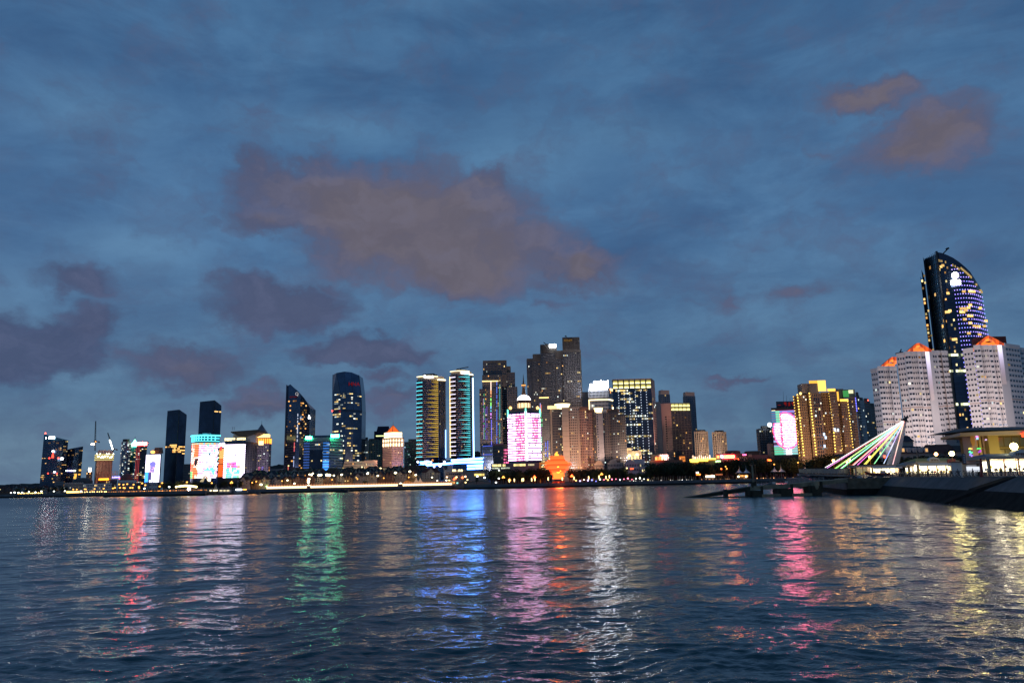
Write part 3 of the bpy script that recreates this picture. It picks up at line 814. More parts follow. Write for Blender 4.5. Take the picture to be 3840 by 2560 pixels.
# small grey block between
D = 1450; f = foot4(688, 722, 1738, D, 20); t = block('apartment_block', 'small grey apartment block between the black tower and the round video tower', f, Zat(705, 1739, D), mat_brownclad); windows(t, f[0], f[1], 10, Zat(705, 1741, D), 14, 8, .5, .5, .06)

# 8 round video tower with the cyan crown
D = 1120; F = arc(721, 822, 1655, D, 16, 10); z1 = Zat(770, 1652, D)
t = block('video_tower', 'rounded tower wrapped in a colourful video facade under a cyan lit crown', back(F, 26), z1, mat_navy)
zs0, zs1 = Zat(770, 1792, D), Zat(770, 1660, D)
def scr(u, v):
    x, y = u, 1 - v; n = 3.4 * (vn(x * 6, y * 9) + .5 * vn(x * 14, y * 20, 2) - .75) + random.uniform(-.25, .25)
    if y < .05: return hsv(random.choice((.6, .45, .08, .1)), .7, 1.5)
    if x > .97 - .02 * math.sin(y * 40) or (x < .03): return (.02, .05, .08)
    if y > .78 and x < .22: return (.5, 2.6, .5) if n > -.4 else (.8, .1, .05)
    if x < .46:
        if ((x - .36) / .07) ** 2 + ((y - .55) / .09) ** 2 < 1: return (.06, .05, .05)
        return (4.2, .5, .18) if n > -.2 else (4.5, 2.0, 1.6) if n > -1.1 else (.2, .05, .04)
    if n > 1.2: return (.5, 3.0, 2.4)
    if n > .5: return (5, 1.2, 2.2)
    if n < -1.6: return (.03, .25, .3)
    return (2.6, 2.4, 3.0) if y > .3 or x > .8 else (1.6, 2.0, 2.6)
for r in range(20):
    z = zs0 + (zs1 - zs0) * r / 20; led_row(t, F, z + .1, z + (zs1 - zs0) / 20 * .66, scr, (r + .5) / 20, .1, .6, 40)
zc0, zc1 = Zat(770, 1656, D), Zat(770, 1634, D)
F2 = [ctr(F) + (p - ctr(F)) * 1.04 for p in F]
b = MB(); b.prism(back(F, 22), z1, zc1 - 1); t.part('crown', b, mat_teal)
b = MB()
for p, q in zip(F[:-1], F[1:]):
    L = (q - p).length
    for z in (zc0, zc0 + (zc1 - zc0) * .45): b.fbox(p, q, 0, L, z, z + .8, .05, .9)
    b.fbox(p, q, -.3, .5, zc0, zc1, .1, 1.0); b.fbox(p, q, -.2, L + .2, zc1 - 1.2, zc1 + .8, .1, 2.6)
t.part('neon_frame', b, E((.10, .85, 1), 2.6))
b = MB(); c = ctr(back(F, 22)); b.box(c.x + 2, c.x + 12, c.y - 10, c.y - 4, zc1, zc1 + 3.2); t.part('plant_room', b, mat_grey)

# 9 narrow orange-lit block
D = 1200; f = foot4(816, 848, 1668, D, 20); z1 = Zat(832, 1668, D)
t = block('hotel_block', 'narrow block flooded orange below with a pink glowing roof sign', f, z1, mat_dconc)
p, q = f[0], f[1]; L = (q - p).length
for i, y in enumerate(range(1684, 1738, 4)):
    zz = Zat(832, y, D); b = MB(); b.fbox(p, q, L * (.05 if i % 3 else .3), L * .98, zz - .5, zz + .35, .05, .5)
    t.part('neon_line', b, E((1, .62, .18), 1.8) if i < 9 else E((1, .25, .06), 1.6))
b = MB(); b.fbox(p, q, L * .05, L * .95, Zat(832, 1787, D), Zat(832, 1740, D), .05, .5); t.part('lit_panel', b, E((1, .16, .03), 1.0))
b = MB()
for px, r in ((824, 2.6), (838, 2.9), (844, 3), (850, 2.9)): c0 = P(px, 1667, D - 2); b.ball(c0, r, 10)
t.part('sign', b, E((1, .75, 1), 12, True))
c0 = P(828, 1681, D - 2); b = MB(); b.lathe(c0.x, c0.y, [(1.6, c0.z - 3), (1.6, c0.z + 3)], 8); t.part('red_lamp', b, E((1, .05, .05), 2))

# 10 white video screen building with the curved dark top
D = 1130; f = foot3(843, 920, 966, 1640, D + 12, -12, 30)
f = [P(843, 1655, D).xy, P(921, 1655, D).xy, P(965, 1655, D + 40).xy, P(880, 1655, D + 50).xy]
z1 = Zat(880, 1655, D)
t = block('video_slab', 'broad slab with a white video wall, gold lettering and a dark bowl-shaped roof', f, z1, mat_dconc)
zs0, zs1 = Zat(880, 1790, D), Zat(880, 1664, D)
def scr(u, v):
    x, y = u, 1 - v; n = 3 * (vn(x * 9, y * 14, 5) - .5) + random.uniform(-.3, .3)
    if y > .50 and .12 < x < .80 and not (y < .62 and x > .62):
        hq = vn(x * 7, y * 11, 8); return hsv((.93 + .25 * (hq - .5)) if y < .72 else (.52 + .3 * (hq - .5)) if hq < .7 else .36, .8, 1.0 + 2.5 * vn(x * 11, y * 17, 3)) if n > -.55 else (4, 3.8, 4.2)
    if .28 < y < .33 and .5 < x < .72 and n > .3: return (.1, .1, .15)
    return (4.2, 3.6, 4.8) if not (x < .08 and n > .4) else (5, 2.2, 3.4)
A, B_ = f[0], f[1]
for r in range(17):
    z = zs0 + (zs1 - zs0) * r / 17; led_row(t, [A, B_], z + .1, z + (zs1 - zs0) / 17 * .74, scr, (r + .5) / 17, .1, .6, 34)
L = (B_ - A).length; b = MB(); zA, zB = Zat(880, 1652, D), Zat(880, 1641, D)
random.seed(5); glyphs(b, A, B_, 0, L * .33, 6, zA, zB, .3, 1.0); glyphs(b, A, B_, L * .36, L * .5, 3, zA + 1.5, zB, .3, 1.0); glyphs(b, A, B_, L * .58, L * 1.0, 8, zA + 1, zB, .3, 1.0)
t.part('gold_lettering', b, E((1, .78, .35), 3.0))
b = MB(); b.fbox(A, B_, 0, L, z1 - 1.5, z1 + 1.2, .1, .4); t.part('fascia', b, mat_navy)
windows(t, f[1], f[2], 10, z1, 26, 5, .5, .5, .06, ('yellow',))
cc = ctr([f[1], f[2], f[3]]); c0 = P(868, 1628, D + 30); c1 = P(966, 1610, D + 30); zc = z1
b = MB(); g = [P(874, 1640, D + 18).xy, P(958, 1640, D + 18).xy, P(966, 1640, D + 50).xy, P(876, 1640, D + 55).xy]; b.prism(g, z1, Zat(915, 1626, D)); t.part('upper_storey', b, mat_grey)
b = MB(); n = 10; A2, B2 = P(866, 1616, D + 16), P(966, 1608, D + 16)
for i in range(n):
    u0, u1 = i / n, (i + 1) / n; lo = lambda u: Zat(915, 1617, D) - 6.5 * (1 - (2 * u - 1) ** 2); hi = lambda u: Zat(915, 1612, D) + 2.0 * (u - .3)
    a, c_ = A2.lerp(B2, u0), A2.lerp(B2, u1)
    b.hexa([(a.x, a.y, lo(u0)), (c_.x, c_.y, lo(u1)), (c_.x, c_.y + 34, lo(u1)), (a.x, a.y + 34, lo(u0))], [(a.x, a.y - 1, hi(u0)), (c_.x, c_.y - 1, hi(u1)), (c_.x, c_.y + 36, hi(u1)), (a.x, a.y + 36, hi(u0))])
t.part('bowl_roof', b, mat_dconc)
for px in (872, 878): c0 = P(px, 1612, D + 20); b = MB(); b.tube(c0, c0 + Vector((0, 0, 5)), .25, k=5); t.part('mast', b, mat_metal)

# 11 tower with the glass pyramid and the orange lit crown
D = 1180; f = [P(938, 1664, D + 14).xy, P(950, 1664, D).xy, P(1008, 1664, D).xy, P(1018, 1664, D + 14).xy, P(1016, 1664, D + 36).xy, P(942, 1664, D + 36).xy]; z1 = Zat(978, 1660, D)
t = block('spired_tower', 'octagonal tower with an orange lit crown below a grey glass pyramid spire', f, z1, solid('mauve_grey_panel', (.26, .22, .25), .7, .1, .1))
windows(t, f[1], f[2], 10, z1, 25, 9, .62, .55, .12, ('white', 'yellow')); windows(t, f[0], f[1], 10, z1, 25, 3, .6, .55, .05); windows(t, f[2], f[3], 10, z1, 25, 3, .6, .55, .05)
cf = ctr(f); sc = lambda k: [cf + (v - cf) * k for v in f]
zc = Zat(978, 1640, D); zd = Zat(978, 1627, D)
b = MB(); b.prism(sc(.97), z1, zc); t.part('crown_drum', b, mat_brick)
b = MB()
for p, q in zip(f[:3], f[1:4]):
    L = (q - p).length; n = max(2, round(L / 3.2))
    for i in range(n): b.fbox(p, q, L * (i + .2) / n, L * (i + .75) / n, z1 - 1, z1 + (zc - z1) * .8, .05, .5)
t.part('crown_lamps', b, E((1, .28, .03), 3.2))
b = MB(); b.prism(sc(.84), zc, zd); t.part('upper_crown', b, E((1, .62, .18), 3.2, True))
b = MB(); w = (f[2] - f[1]).length; b.fbox(f[1], f[2], w * .36, w * .66, Zat(978, 1668, D), z1 + 3, .1, 1.2); t.part('lit_portal', b, E((1, .74, .38), 2.2))
ap = P(983, 1590, D + 18); b = MB(); b.hexa([(v.x, v.y, zd) for v in sc(.72)], [(cf.x + (v.x - cf.x) * .02, cf.y + (v.y - cf.y) * .02, ap.z) for v in f]); t.part('pyramid', b, solid('grey_glass_roof', (.12, .13, .16), .3, .15, .1))
b = MB(); b.tube((cf.x, cf.y, ap.z - 1), (cf.x, cf.y, ap.z + 6), .35, .1); t.part('spire', b, mat_metal)
for p, q, u, c in ((f[1], f[2], .60, (.30, .22, 1)), (f[1], f[2], .38, (1, .2, .45)), (f[2], f[3], .3, (1, .3, .12)), (f[0], f[1], .5, (.3, .35, .9))):
    L = (q - p).length; b = MB()
    for r in range(9): z = 10 + r * 3.2; b.fbox(p, q, L * u, L * u + 2.6, z, z + 1.6, .1, .3)
    t.part('colour_wash', b, E(c, .75))

# 12 horned tower
D = 1220; yl = 1500
f = [P(1075, yl, D + 3).xy, P(1122, yl, D - 6).xy, P(1163, yl, D + 10).xy, P(1163, yl, D + 42).xy, P(1076, yl, D + 42).xy]
t = T('horned_tower', 'dark glass tower rising to a sharp curved horn like a sail', 'building', (*ctr(f), 3))
tip = Zat(1087, 1440, D); cut = Zat(1163, 1527, D)
def topz(px): return np.interp(px, [1075, 1087, 1098, 1113, 1127, 1140, 1151, 1163], [Zat(1080, 1447, D), tip, Zat(1098, 1451, D), Zat(1113, 1464, D), Zat(1127, 1478, D), Zat(1140, 1491, D), Zat(1151, 1506, D), cut])
b = MB(); cols = [1075, 1087, 1098, 1113, 1127, 1140, 1151, 1163]; F = []
for px in cols:
    d = D + 3 - 9 * min(1, (px - 1075) / 47) if px < 1122 else D - 6 + 16 * (px - 1122) / 41; F.append(P(px, yl, d).xy)
zz = [float(topz(p)) for p in cols]
b.hexa([(p.x, p.y, 3) for p in F] + [(F[-1].x, F[-1].y + 36, 3), (F[0].x, F[0].y + 38, 3)], [(p.x, p.y, z) for p, z in zip(F, zz)] + [(F[-1].x, F[-1].y + 36, zz[-1]), (F[0].x, F[0].y + 38, zz[0])])
t.part('wall', b, mat_navy)
b = MB(); h0 = P(1076, 1446, D - 1); b.hexa([(F[0].x - 1.2, F[0].y - 1.5, 4), (F[0].x + 1, F[0].y - 1.5, 4), (F[0].x + 1, F[0].y + 8, 4), (F[0].x - 1.2, F[0].y + 8, 4)],
     [(F[0].x - 1.0, F[0].y - 1.5, Zat(1078, 1441, D)), (F[0].x + 1.6, F[0].y - 1.5, Zat(1083, 1452, D)), (F[0].x + 1.6, F[0].y + 8, Zat(1083, 1452, D)), (F[0].x - 1, F[0].y + 8, Zat(1078, 1441, D))]); t.part('blade_wall', b, mat_black)
for i, (p, q) in enumerate(zip(F[:-1], F[1:])):
    zt = min(zz[i], zz[i + 1]) - (12 if i < 4 else 3); nr = int((zt - 5) / 3.6)
    bands(t, [p, q], 5, 5 + nr * 3.6, nr, .45, mat_dconc, .15)
    windows(t, p, q, 5, 5 + nr * 3.6, nr, 2, .8, .55, (.10, .09, .05, .04, .26, .26, .12)[i], ('warm', 'warm', 'yellow'), False, None)
for px, y0, y1, c in ((1117, 1548, 1660, (.8, .85, 1)), (1104, 1660, 1700, (1, .15, .2)), (1102, 1712, 1756, (.5, .6, 1)), (1081, 1745, 1765, (1, .2, .15))):
    for k in range(int((y1 - y0) / 5)):
        if random.random() < .3: continue
        c0 = P(px - k * .12, y0 + k * 5, D - 7); b = MB(); b.box(c0.x - .5, c0.x + .5, c0.y - .3, c0.y, c0.z - .8, c0.z + .8); t.part('reflected_light', b, E(c, 1.2)) if False else t.part('reflection_dash', b, E(c, 1.2))  # reflected light drawn as glowing dashes on the glass
c0 = P(1113, 1476, D - 8); b = MB()
for k in range(12):
    a, c_ = k * math.pi / 6, (k + 1) * math.pi / 6; r = 2.1
    b.tube((c0.x + r * math.cos(a), c0.y, c0.z + r * math.sin(a)), (c0.x + r * math.cos(c_), c0.y, c0.z + r * math.sin(c_)), .35, k=5)
b.tube((c0.x + 2.1, c0.y, c0.z), (c0.x + 1.2, c0.y, c0.z - 4), .4, k=5); t.part('emblem', b, E((.9, .85, .85), .6))
c0 = P(1105, 1483, D - 8); b = MB(); random.seed(2); A = Vector((c0.x - 8, c0.y)); B_ = Vector((c0.x + 6, c0.y)); glyphs(b, A, B_, 0, 12, 4, c0.z - 3.5, c0.z - .8, 0, .4); t.part('red_lettering', b, E((.5, .03, .02), .16))
c0 = P(1160, 1566, D - 4); b = MB(); b.ball(c0, 2.0, 8); b.ball(c0 + Vector((-.5, 0, 3)), 1.0, 6); t.part('bright_lamp', b, E((.9, .95, 1), 8))

# 13 U-shaped office with blue light and two green signs
D = 1060; f = [P(1139, 1640, D).xy, P(1238, 1634, D).xy, P(1287, 1634, D + 30).xy, P(1180, 1640, D + 40).xy]; z1 = Zat(1190, 1640, D)
t = block('blue_lit_office', 'square office lit blue on both wings with two green roof signs', f, z1, mat_grey)
p, q = f[0], f[1]; L = (q - p).length
b = MB(); b.fbox(p, q, L * .24, L * .73, 6, Zat(1190, 1687, D), .02, .3); t.part('glass_recess', b, mat_black)
windows(t, p, q, 6, z1 - 4, 17, 16, .85, .45, .14, ('white', 'cool', 'yellow'), True, mat_win, skip=lambda r, c: 4 <= c < 12 and r < 12)
windows(t, Vector(p) + (q - p) * .25 + Vector((0, -.35)), Vector(p) + (q - p) * .72 + Vector((0, -.35)), 8, Zat(1190, 1689, D), 12, 8, .85, .45, .18, ('white', 'yellow'), True, None)
windows(t, f[1], f[2], 6, z1 - 4, 17, 9, .85, .42, .13, ('white', 'white', 'yellow'), True, mat_win)
for r in range(17):
    z = 6 + (z1 - 10) * r / 17; k = .22 + .8 * (1 - r / 17)
    b = MB(); b.fbox(p, q, L * .02, L * .23, z - .5, z + .75, .1, .5); t.part('blue_led_band', b, E((.10, .26, 1), .35 + .25 * (1 - r / 17)))
    b = MB(); b.fbox(p, q, L * .75, L * .97, z - .5, z + (1.9 if r < 10 else .9), .1, .5); t.part('blue_led_band', b, E((.06, .30, 1), 1.9 if r < 10 else .7))
for px0, px1, y0, y1 in ((1146, 1169, 1646, 1636), (1241, 1271, 1640, 1629)):
    zz = Zat(px0, y0, D); b = MB(); A = P(px0, y0, D - 1).xy; B_ = P(px1, y0, D - 1).xy; b.fbox(A, B_, 0, (B_ - A).length, zz, Zat(px0, y1, D), -.6, 0); t.part('green_sign', b, E((.02, 1, .36), 40, True))
    b = MB(); glyphs(b, A, B_, .3, (B_ - A).length - .3, 5, zz + .4, Zat(px0, y1, D) - .4, .05, .3); t.part('lettering', b, E((.6, 1, .8), 20))
b = MB(); b.fbox(p, q, 0, L, z1, z1 + 3, -8, -1); t.part('parapet', b, mat_navy)

# 14 tall chamfered tower with the red logo
D = 1400; zt = Zat(1290, 1396, D); zm = Zat(1354, 1469, D)
top = [P(1248, 1403, D + 12).xy, P(1262, 1400, D).xy, P(1291, 1400, D - 4).xy, P(1318, 1400, D).xy, P(1346, 1404, D + 14).xy]
mid = [P(1247, 1470, D + 12).xy, P(1275, 1470, D - 4).xy, P(1296, 1470, D - 8).xy, P(1322, 1470, D - 4).xy, P(1354.5, 1470, D + 14).xy]
bot = [P(1247, 1560, D + 12).xy, P(1278, 1560, D - 4).xy, P(1296, 1560, D - 8).xy, P(1325, 1560, D - 4).xy, P(1357, 1560, D + 14).xy]
t = T('chamfered_tower', 'tall blue-black glass tower with slanting facets and a dim red logo near its top', 'building', (*ctr(bot), 3))
def ring(fr, z, dz=None): return [(v.x, v.y, z + (dz[i] if dz else 0)) for i, v in enumerate(fr)] + [(fr[-1].x, fr[-1].y + 38, z + (dz[-1] if dz else 0)), (fr[0].x, fr[0].y + 40, z + (dz[0] if dz else 0))]
zw = Zat(1300, 1541, D)
b = MB(); b.hexa(ring(bot, 3), ring(bot, zw - 2)); b.hexa(ring(bot, zw + 2), ring(mid, zm)); b.hexa(ring(mid, zm), ring(top, zt, [-2.5, -.5, 1, 0, -4])); t.part('wall', b, mat_navy)
b = MB(); b.hexa(ring([v + Vector((0, 1)) for v in bot], zw - 2), ring([v + Vector((0, 1)) for v in bot], zw + 2)); t.part('refuge_floor', b, mat_black)
for i in range(4):
    bands(t, [bot[i], bot[i + 1]], 5, zw - 3, 30, .4, mat_winb, .12); bands(t, [mid[i].lerp(bot[i], .5), mid[i + 1].lerp(bot[i + 1], .5)], zw + 3, zm, 9, .4, mat_winb, .3)
    windows(t, bot[i], bot[i + 1], 5, zw - 3, 30, 4, .85, .5, .14, ('yellow', 'white', 'yellow'), True, None)
    windows(t, mid[i].lerp(bot[i], .45) + Vector((0, -.6)), mid[i + 1].lerp(bot[i + 1], .45) + Vector((0, -.6)), zw + 3, zm - 2, 9, 4, .85, .5, .20, ('yellow', 'white'), True, None)
b = MB()
for fr0, z0, fr1, z1_ in ((bot, zw + 2, mid, zm), (mid, zm, top, zt - 2)):
    for i in range(5): b.tube((fr0[i].x, fr0[i].y - .2, z0), (fr1[i].x, fr1[i].y - .2, z1_), .35, k=5)
t.part('facet_edge', b, mat_black)
me = text_mesh('HNA', 9.5, .25, E((.6, .02, .02), .30)); c0 = P(1328, 1440, D - 3.5); t.inst('lettering', me, c0, math.atan2(14, 20) * .6)
b = MB(); c0 = P(1246, 1540, D); b.ball(c0, 1.4, 8); t.part('beacon', b, E((1, .05, .03), 7))

# 15 blocks to its right
D = 1600; f = foot4(1352, 1380, 1638, D, 25); t = block('apartment_block', 'dark block half hidden at the right foot of the chamfered tower', f, Zat(1365, 1639, D), mat_dconc); windows(t, f[0], f[1], 10, Zat(1365, 1640, D), 22, 6, .5, .5, .04)
b = MB(); c0 = P(1358, 1694, D - 2); b.box(c0.x - 4, c0.x + 5, c0.y, c0.y + .5, c0.z - 1.5, c0.z + 2); t.part('red_sign', b, E((1, .08, .04), 4))
D = 1450; f = foot3(1370, 1384, 1432, 1648, D, 20, 10); zz = Zat(1400, 1649, D); t = block('apartment_block', 'green-grey apartment slab left of the orange pyramid building', f, zz, solid('green_grey_render', (.16, .22, .17), .8, .12, .1)); windows(t, f[1], f[2], 8, zz, 24, 8, .5, .55, .08, ('yellow', 'white')); windows(t, f[0], f[1], 8, zz, 24, 3, .5, .55, .05); roofbox(t, f, zz, 3, mat_dconc)
for k in (1, 3, 5):
    p, q = f[1], f[2]; L = (q - p).length; b = MB(); b.fbox(p, q, L * k / 8 - .3, L * k / 8 + .3, 30, zz, .2, .8); t.part('pilaster', b, mat_concrete)
D = 1600; f = foot4(1403, 1466, 1612, D, 30); zz = Zat(1430, 1616, D); t = block('stepped_tower', 'dark stepped tower top looking over the shoulder of the orange pyramid building', f, zz, mat_black); windows(t, f[0], f[1], 60, zz, 14, 10, .7, .5, .03, runs=True, dark=mat_win)
g = foot4(1412, 1463, 1595, D + 4, 22); b = MB(); b.prism(g, zz, Zat(1435, 1597, D), top=[ctr(g) + (v - ctr(g)) * .82 for v in g]); t.part('upper_tier', b, mat_black)
p, q = f[0], f[1]; b = MB(); b.fbox(p, q, 4, 22, Zat(1420, 1636, D), Zat(1420, 1632, D), .1, .4); t.part('lit_window', b, E((.85, 1, .4), 1.6))

# 16 building with the orange pyramid roof
D = 1180; f = [P(1435, 1640, D + 14).xy, P(1470, 1640, D).xy, P(1513, 1640, D + 8).xy, P(1478, 1640, D + 34).xy]; z1 = Zat(1472, 1640, D)
t = block('pyramid_building', 'salmon office block with a glowing orange pyramid roof and white lit cornice', f, z1, mat_pink)
cf = ctr(f); sc = lambda k: [cf + (v - cf) * k for v in f]
for p, q, n in ((f[0], f[1], 9), (f[1], f[2], 8)): windows(t, p, q, 8, Zat(1472, 1674, D), 22, n, .42, .5, .05, ('warm', 'yellow'))
za, zb2 = Zat(1472, 1672, D), Zat(1472, 1655, D)
for (p, q, n) in ((f[0], f[1], 4), (f[1], f[2], 4)):
    L = (q - p).length
    for i in range(n):
        for z, h in ((za, 4.5), (zb2, 3.4)):
            b = MB(); uu = L * (i + .5) / n; b.fbox(p, q, uu - .9, uu + .9, z, z + h, .1, 1.0); t.part('wall_light', b, E((1, .80, .45), 3.5))
    b = MB()
    for i in range(n + 1): b.fbox(p, q, L * i / n - .5, L * i / n + .5, za, z1, .1, .6)
    t.part('pilaster', b, mat_beige)
zc = Zat(1472, 1620, D)
b = MB(); b.prism(sc(.86), z1, zc); t.part('cornice', b, E((1, .80, .42), 3.4, True))
b = MB(); b.prism(sc(.9), z1 + 3, z1 + 4); b.prism(sc(.8), zc, zc + .8); t.part('cornice_ledge', b, mat_beige)
ap = P(1474, 1594, D + 15).z; b = MB(); b.hexa([(v.x, v.y, zc + .8) for v in sc(.62)], [(cf.x + (v.x - cf.x) * .01, cf.y + (v.y - cf.y) * .01, ap) for v in f]); t.part('pyramid_roof', b, E((1, .17, .03), 1.05))
b = MB()
for v in sc(.63): b.tube((v.x, v.y, zc + .8), (cf.x, cf.y, ap + .3), .4, k=5)
b.tube((cf.x, cf.y, ap), (cf.x, cf.y, ap + 8), .3, .1, k=5); t.part('roof_ridge', b, mat_brick)
# 17 grey residential pair
D = 1350; f = foot4(1516, 1536, 1655, D, 20); t = block('apartment_block', 'grey apartment block with a blank side just right of the orange pyramid building', f, Zat(1526, 1656, D), mat_concrete); windows(t, f[0], f[1], 8, Zat(1526, 1658, D), 21, 4, .5, .5, .13, ('white', 'cool'))
f = foot4(1531, 1566, 1645, D - 5, 22); t = block('apartment_block', 'grey apartment block with bright top windows left of the yellow striped tower', f, Zat(1548, 1646, D), mat_dconc); windows(t, f[0], f[1], 8, Zat(1548, 1648, D), 22, 7, .55, .5, .10, ('white', 'cool', 'white'))

# 18/19 pair of rounded striped towers
def striped(label, D, xl, xm, xr, y1, yc, base_y, lc, rc, nfl, sx0, sx1, sy, left_every, heli):
    F = arc(xl, xm, y1, D, 9, 8); R_ = [F[-1], P(xr, y1, D + 6).xy]; z1 = Zat((xl + xr) / 2, y1, D)
    ft = F + [R_[1], Vector((R_[1].x * (1 + 36 / D), R_[1].y + 36)), Vector((F[0].x * (1 + 36 / D), F[0].y + 36))]
    t = T('striped_tower', label, 'building', (*ctr(ft), 3), 'twin striped hotel towers')
    b = MB(); b.prism(ft, 3, z1); t.part('wall', b, mat_black)
    z0 = Zat((xl + xr) / 2, base_y, D) + 2
    fh = (z1 - z0) / nfl
    for r in range(nfl):
        z = z0 + fh * (r + .55); alt = r % 2; random.seed(r * 7 + int(xl))
        ext = random.choice((.30, .42, .55, .48)) if not alt else random.choice((.18, .25, .33))
        def fn(u, v):
            if u < .33 and alt == 0 and left_every: return lc
            if u > 1 - ext: k = (u - (1 - ext)) / ext; return mul(rc, .22 + .78 * min(1, k * 1.6))
            return None
        led_row(t, F, z, z + fh * (.25 if not alt else .17), fn, 0, .1, .9, 24)
        b = MB()
        for p, q in zip(F[:-1], F[1:]): b.fbox(p, q, 0, (q - p).length, z - .7, z, -.05, .7)
        t.part('balcony_slab', b, mat_pink)
    for p, q in zip(F[:-1], F[1:]): windows(t, p, q, z0, z1, nfl, 2, .5, .4, .05, ('warm', 'yellow', 'white'), False, None)
    p, q = R_; L = (q - p).length
    b = MB()
    for u in (.0, .28, .45, .62, .80, .97): b.fbox(p, q, L * u, L * u + .9, z0, z1, .05, .9)
    t.part('rib', b, mat_brownclad, kind='stuff'); windows(t, p, q, z0, z1, nfl, 5, .45, .5, .03)
    # crown
    zc = Zat((xl + xr) / 2, yc, D); c = ctr(ft); ins = [c + (v - c) * .93 for v in ft]
    b = MB(); b.prism(ins, z1, zc); t.part('crown_wall', b, mat_beige)
    rim = [c + (v - c) * .97 for v in F]
    led_row(t, rim, z1 + 4.8, z1 + 5.9, lambda u, v: (2.4, 2.0, 1.2), 0, .1, 1.1, 16, 'lit_rim')
    b = MB(); b.fbox(p, q, -.5, L + .5, z1 - .4, z1 + 1.2, .1, 1.4); t.part('lit_rim', b, E((1, .85, .5), 4.5))
    b = MB(); b.fbox(p, q, L * .1, L * .9, z1 + 2, zc - .5, -1.5, -1); t.part('lit_crown_panel', b, E((1, .62, .2), .55))
    b = MB(); b.fbox(F[1], F[7], 0, (F[7] - F[1]).length, z1 + 7, zc + 1, -7, -6); t.part('crown_screen', b, E((1, .55, .2), .22))
    A = P(sx0, sy, D - 9).xy; B_ = P(sx1, sy, D - 9).xy; w = (B_ - A).length; zs = Zat((sx0 + sx1) / 2, sy, D - 9)
    me = text_mesh('Roaua', w * .36, .5, E((1, .98, .95), 7, True)); cc = (A + B_) / 2
    t.inst('lettering', me, (cc.x, cc.y, zs + .8), math.atan2(B_.y - A.y, B_.x - A.x))
    b = MB(); b.prism([ctr(ft) + (v - ctr(ft)) * .5 for v in ft], zc, zc + 3.5); t.part('plant_room', b, mat_brownclad)
    hz = zc + 3.5; b = MB()
    for a, c_ in (heli if heli else []):
        b.tube(P(*a, D + 8), P(*c_, D + 8), .7, k=6)
    t.part('roof_crane', b, mat_metal)
    return t, ft, z0
t, ft, z0 = striped('rounded tower striped with short cyan lines on the left and yellow lines on the right', 1190, 1563, 1642, 1669, 1425, 1411, 1722, (.20, 1.7, 2.0), (1.1, .72, .05), 38, 1587, 1628, 1413, True,
        [((1585, 1404), (1626, 1401)), ((1626, 1401), (1640, 1408)), ((1600, 1402), (1600, 1410))])
b = MB(); e = ft[9]; b.tube((e.x + .6, e.y - 1, z0), (e.x + .6, e.y - 1, Zat(1668, 1610, 1190)), .7, k=6); t.part('blue_edge_light', b, E((.25, .5, 1), 4))
t, ft, z0 = striped('rounded tower striped with short white lines on the left and cyan lines on the right', 1230, 1688, 1760, 1771, 1405, 1394, 1716, (2.0, 1.9, 2.4), (.18, 1.5, 1.7), 38, 1727, 1762, 1399, True,
        [((1712, 1384), (1757, 1376)), ((1728, 1381), (1728, 1392)), ((1706, 1392), (1718, 1382))])
b = MB(); e = ft[9]; b.tube((e.x + .8, e.y - 1, z0 - 3), (e.x + .8, e.y - 1, Zat(1771, 1415, 1230)), 1.0, k=6); t.part('blue_edge_light', b, E((.30, .55, 1), 7))
b = MB()
for i in range(60): b.ball((ft[0].x - .6, ft[0].y - 1, z0 + i * (Zat(1688, 1410, 1230) - z0) / 60), .8, 5)
t.part('gold_light_chain', b, E((1, .68, .25), 3.2), kind='stuff')
# their shared blue lit podium
D = 1130; f = foot4(1563, 1812, 1738, D, 60)
t = block('lit_podium', 'long low podium outlined with brilliant blue-white light bands below the striped towers', f, Zat(1690, 1741, D), mat_navy)
p, q = f[0], f[1]
def lline(x0, y0, x1, y1, h, c, s, name='light_band', D=D - 1):
    A, B_ = P(x0, y0, D), P(x1, y1, D); b = MB()
    b.hexa([(A.x, A.y, A.z - h / 2), (B_.x, B_.y, B_.z - h / 2), (B_.x, B_.y + .8, B_.z - h / 2), (A.x, A.y + .8, A.z - h / 2)], [(A.x, A.y, A.z + h / 2), (B_.x, B_.y, B_.z + h / 2), (B_.x, B_.y + .8, B_.z + h / 2), (A.x, A.y + .8, A.z + h / 2)])
    t.part(name, b, E(c, s, True))
BL = (.07, .24, 1)
lline(1562, 1746, 1700, 1736, 2.6, BL, 24); lline(1575, 1733, 1610, 1732, 2.2, BL, 24); lline(1577, 1738, 1600, 1738, 1.4, BL, 19)
g = foot4(1690, 1810, 1719, D + 3, 40); b = MB(); b.prism(g, 8, Zat(1750, 1718, D)); t.part('upper_wing', b, mat_navy)
lline(1692, 1725, 1810, 1718, 2.4, BL, 29); lline(1696, 1731, 1810, 1727, 1.0, BL, 14); lline(1700, 1735, 1812, 1731, 2.2, BL, 29)
lline(1752, 1745, 1810, 1743, 2.0, BL, 28); lline(1752, 1749, 1810, 1748, .9, BL, 15); lline(1752, 1757, 1780, 1756, 2.2, BL, 28); lline(1782, 1753, 1810, 1752, 1.0, BL, 19); lline(1782, 1757, 1810, 1756, 1.4, BL, 20)
b = MB(); A = P(1590, 1727, D).xy; B_ = P(1610, 1726, D).xy; random.seed(4); glyphs(b, A, B_, 0, (B_ - A).length, 5, Zat(1600, 1731, D) + .3, Zat(1600, 1726, D), .1, .6); t.part('lettering', b, E((.5, .65, 1), 8))
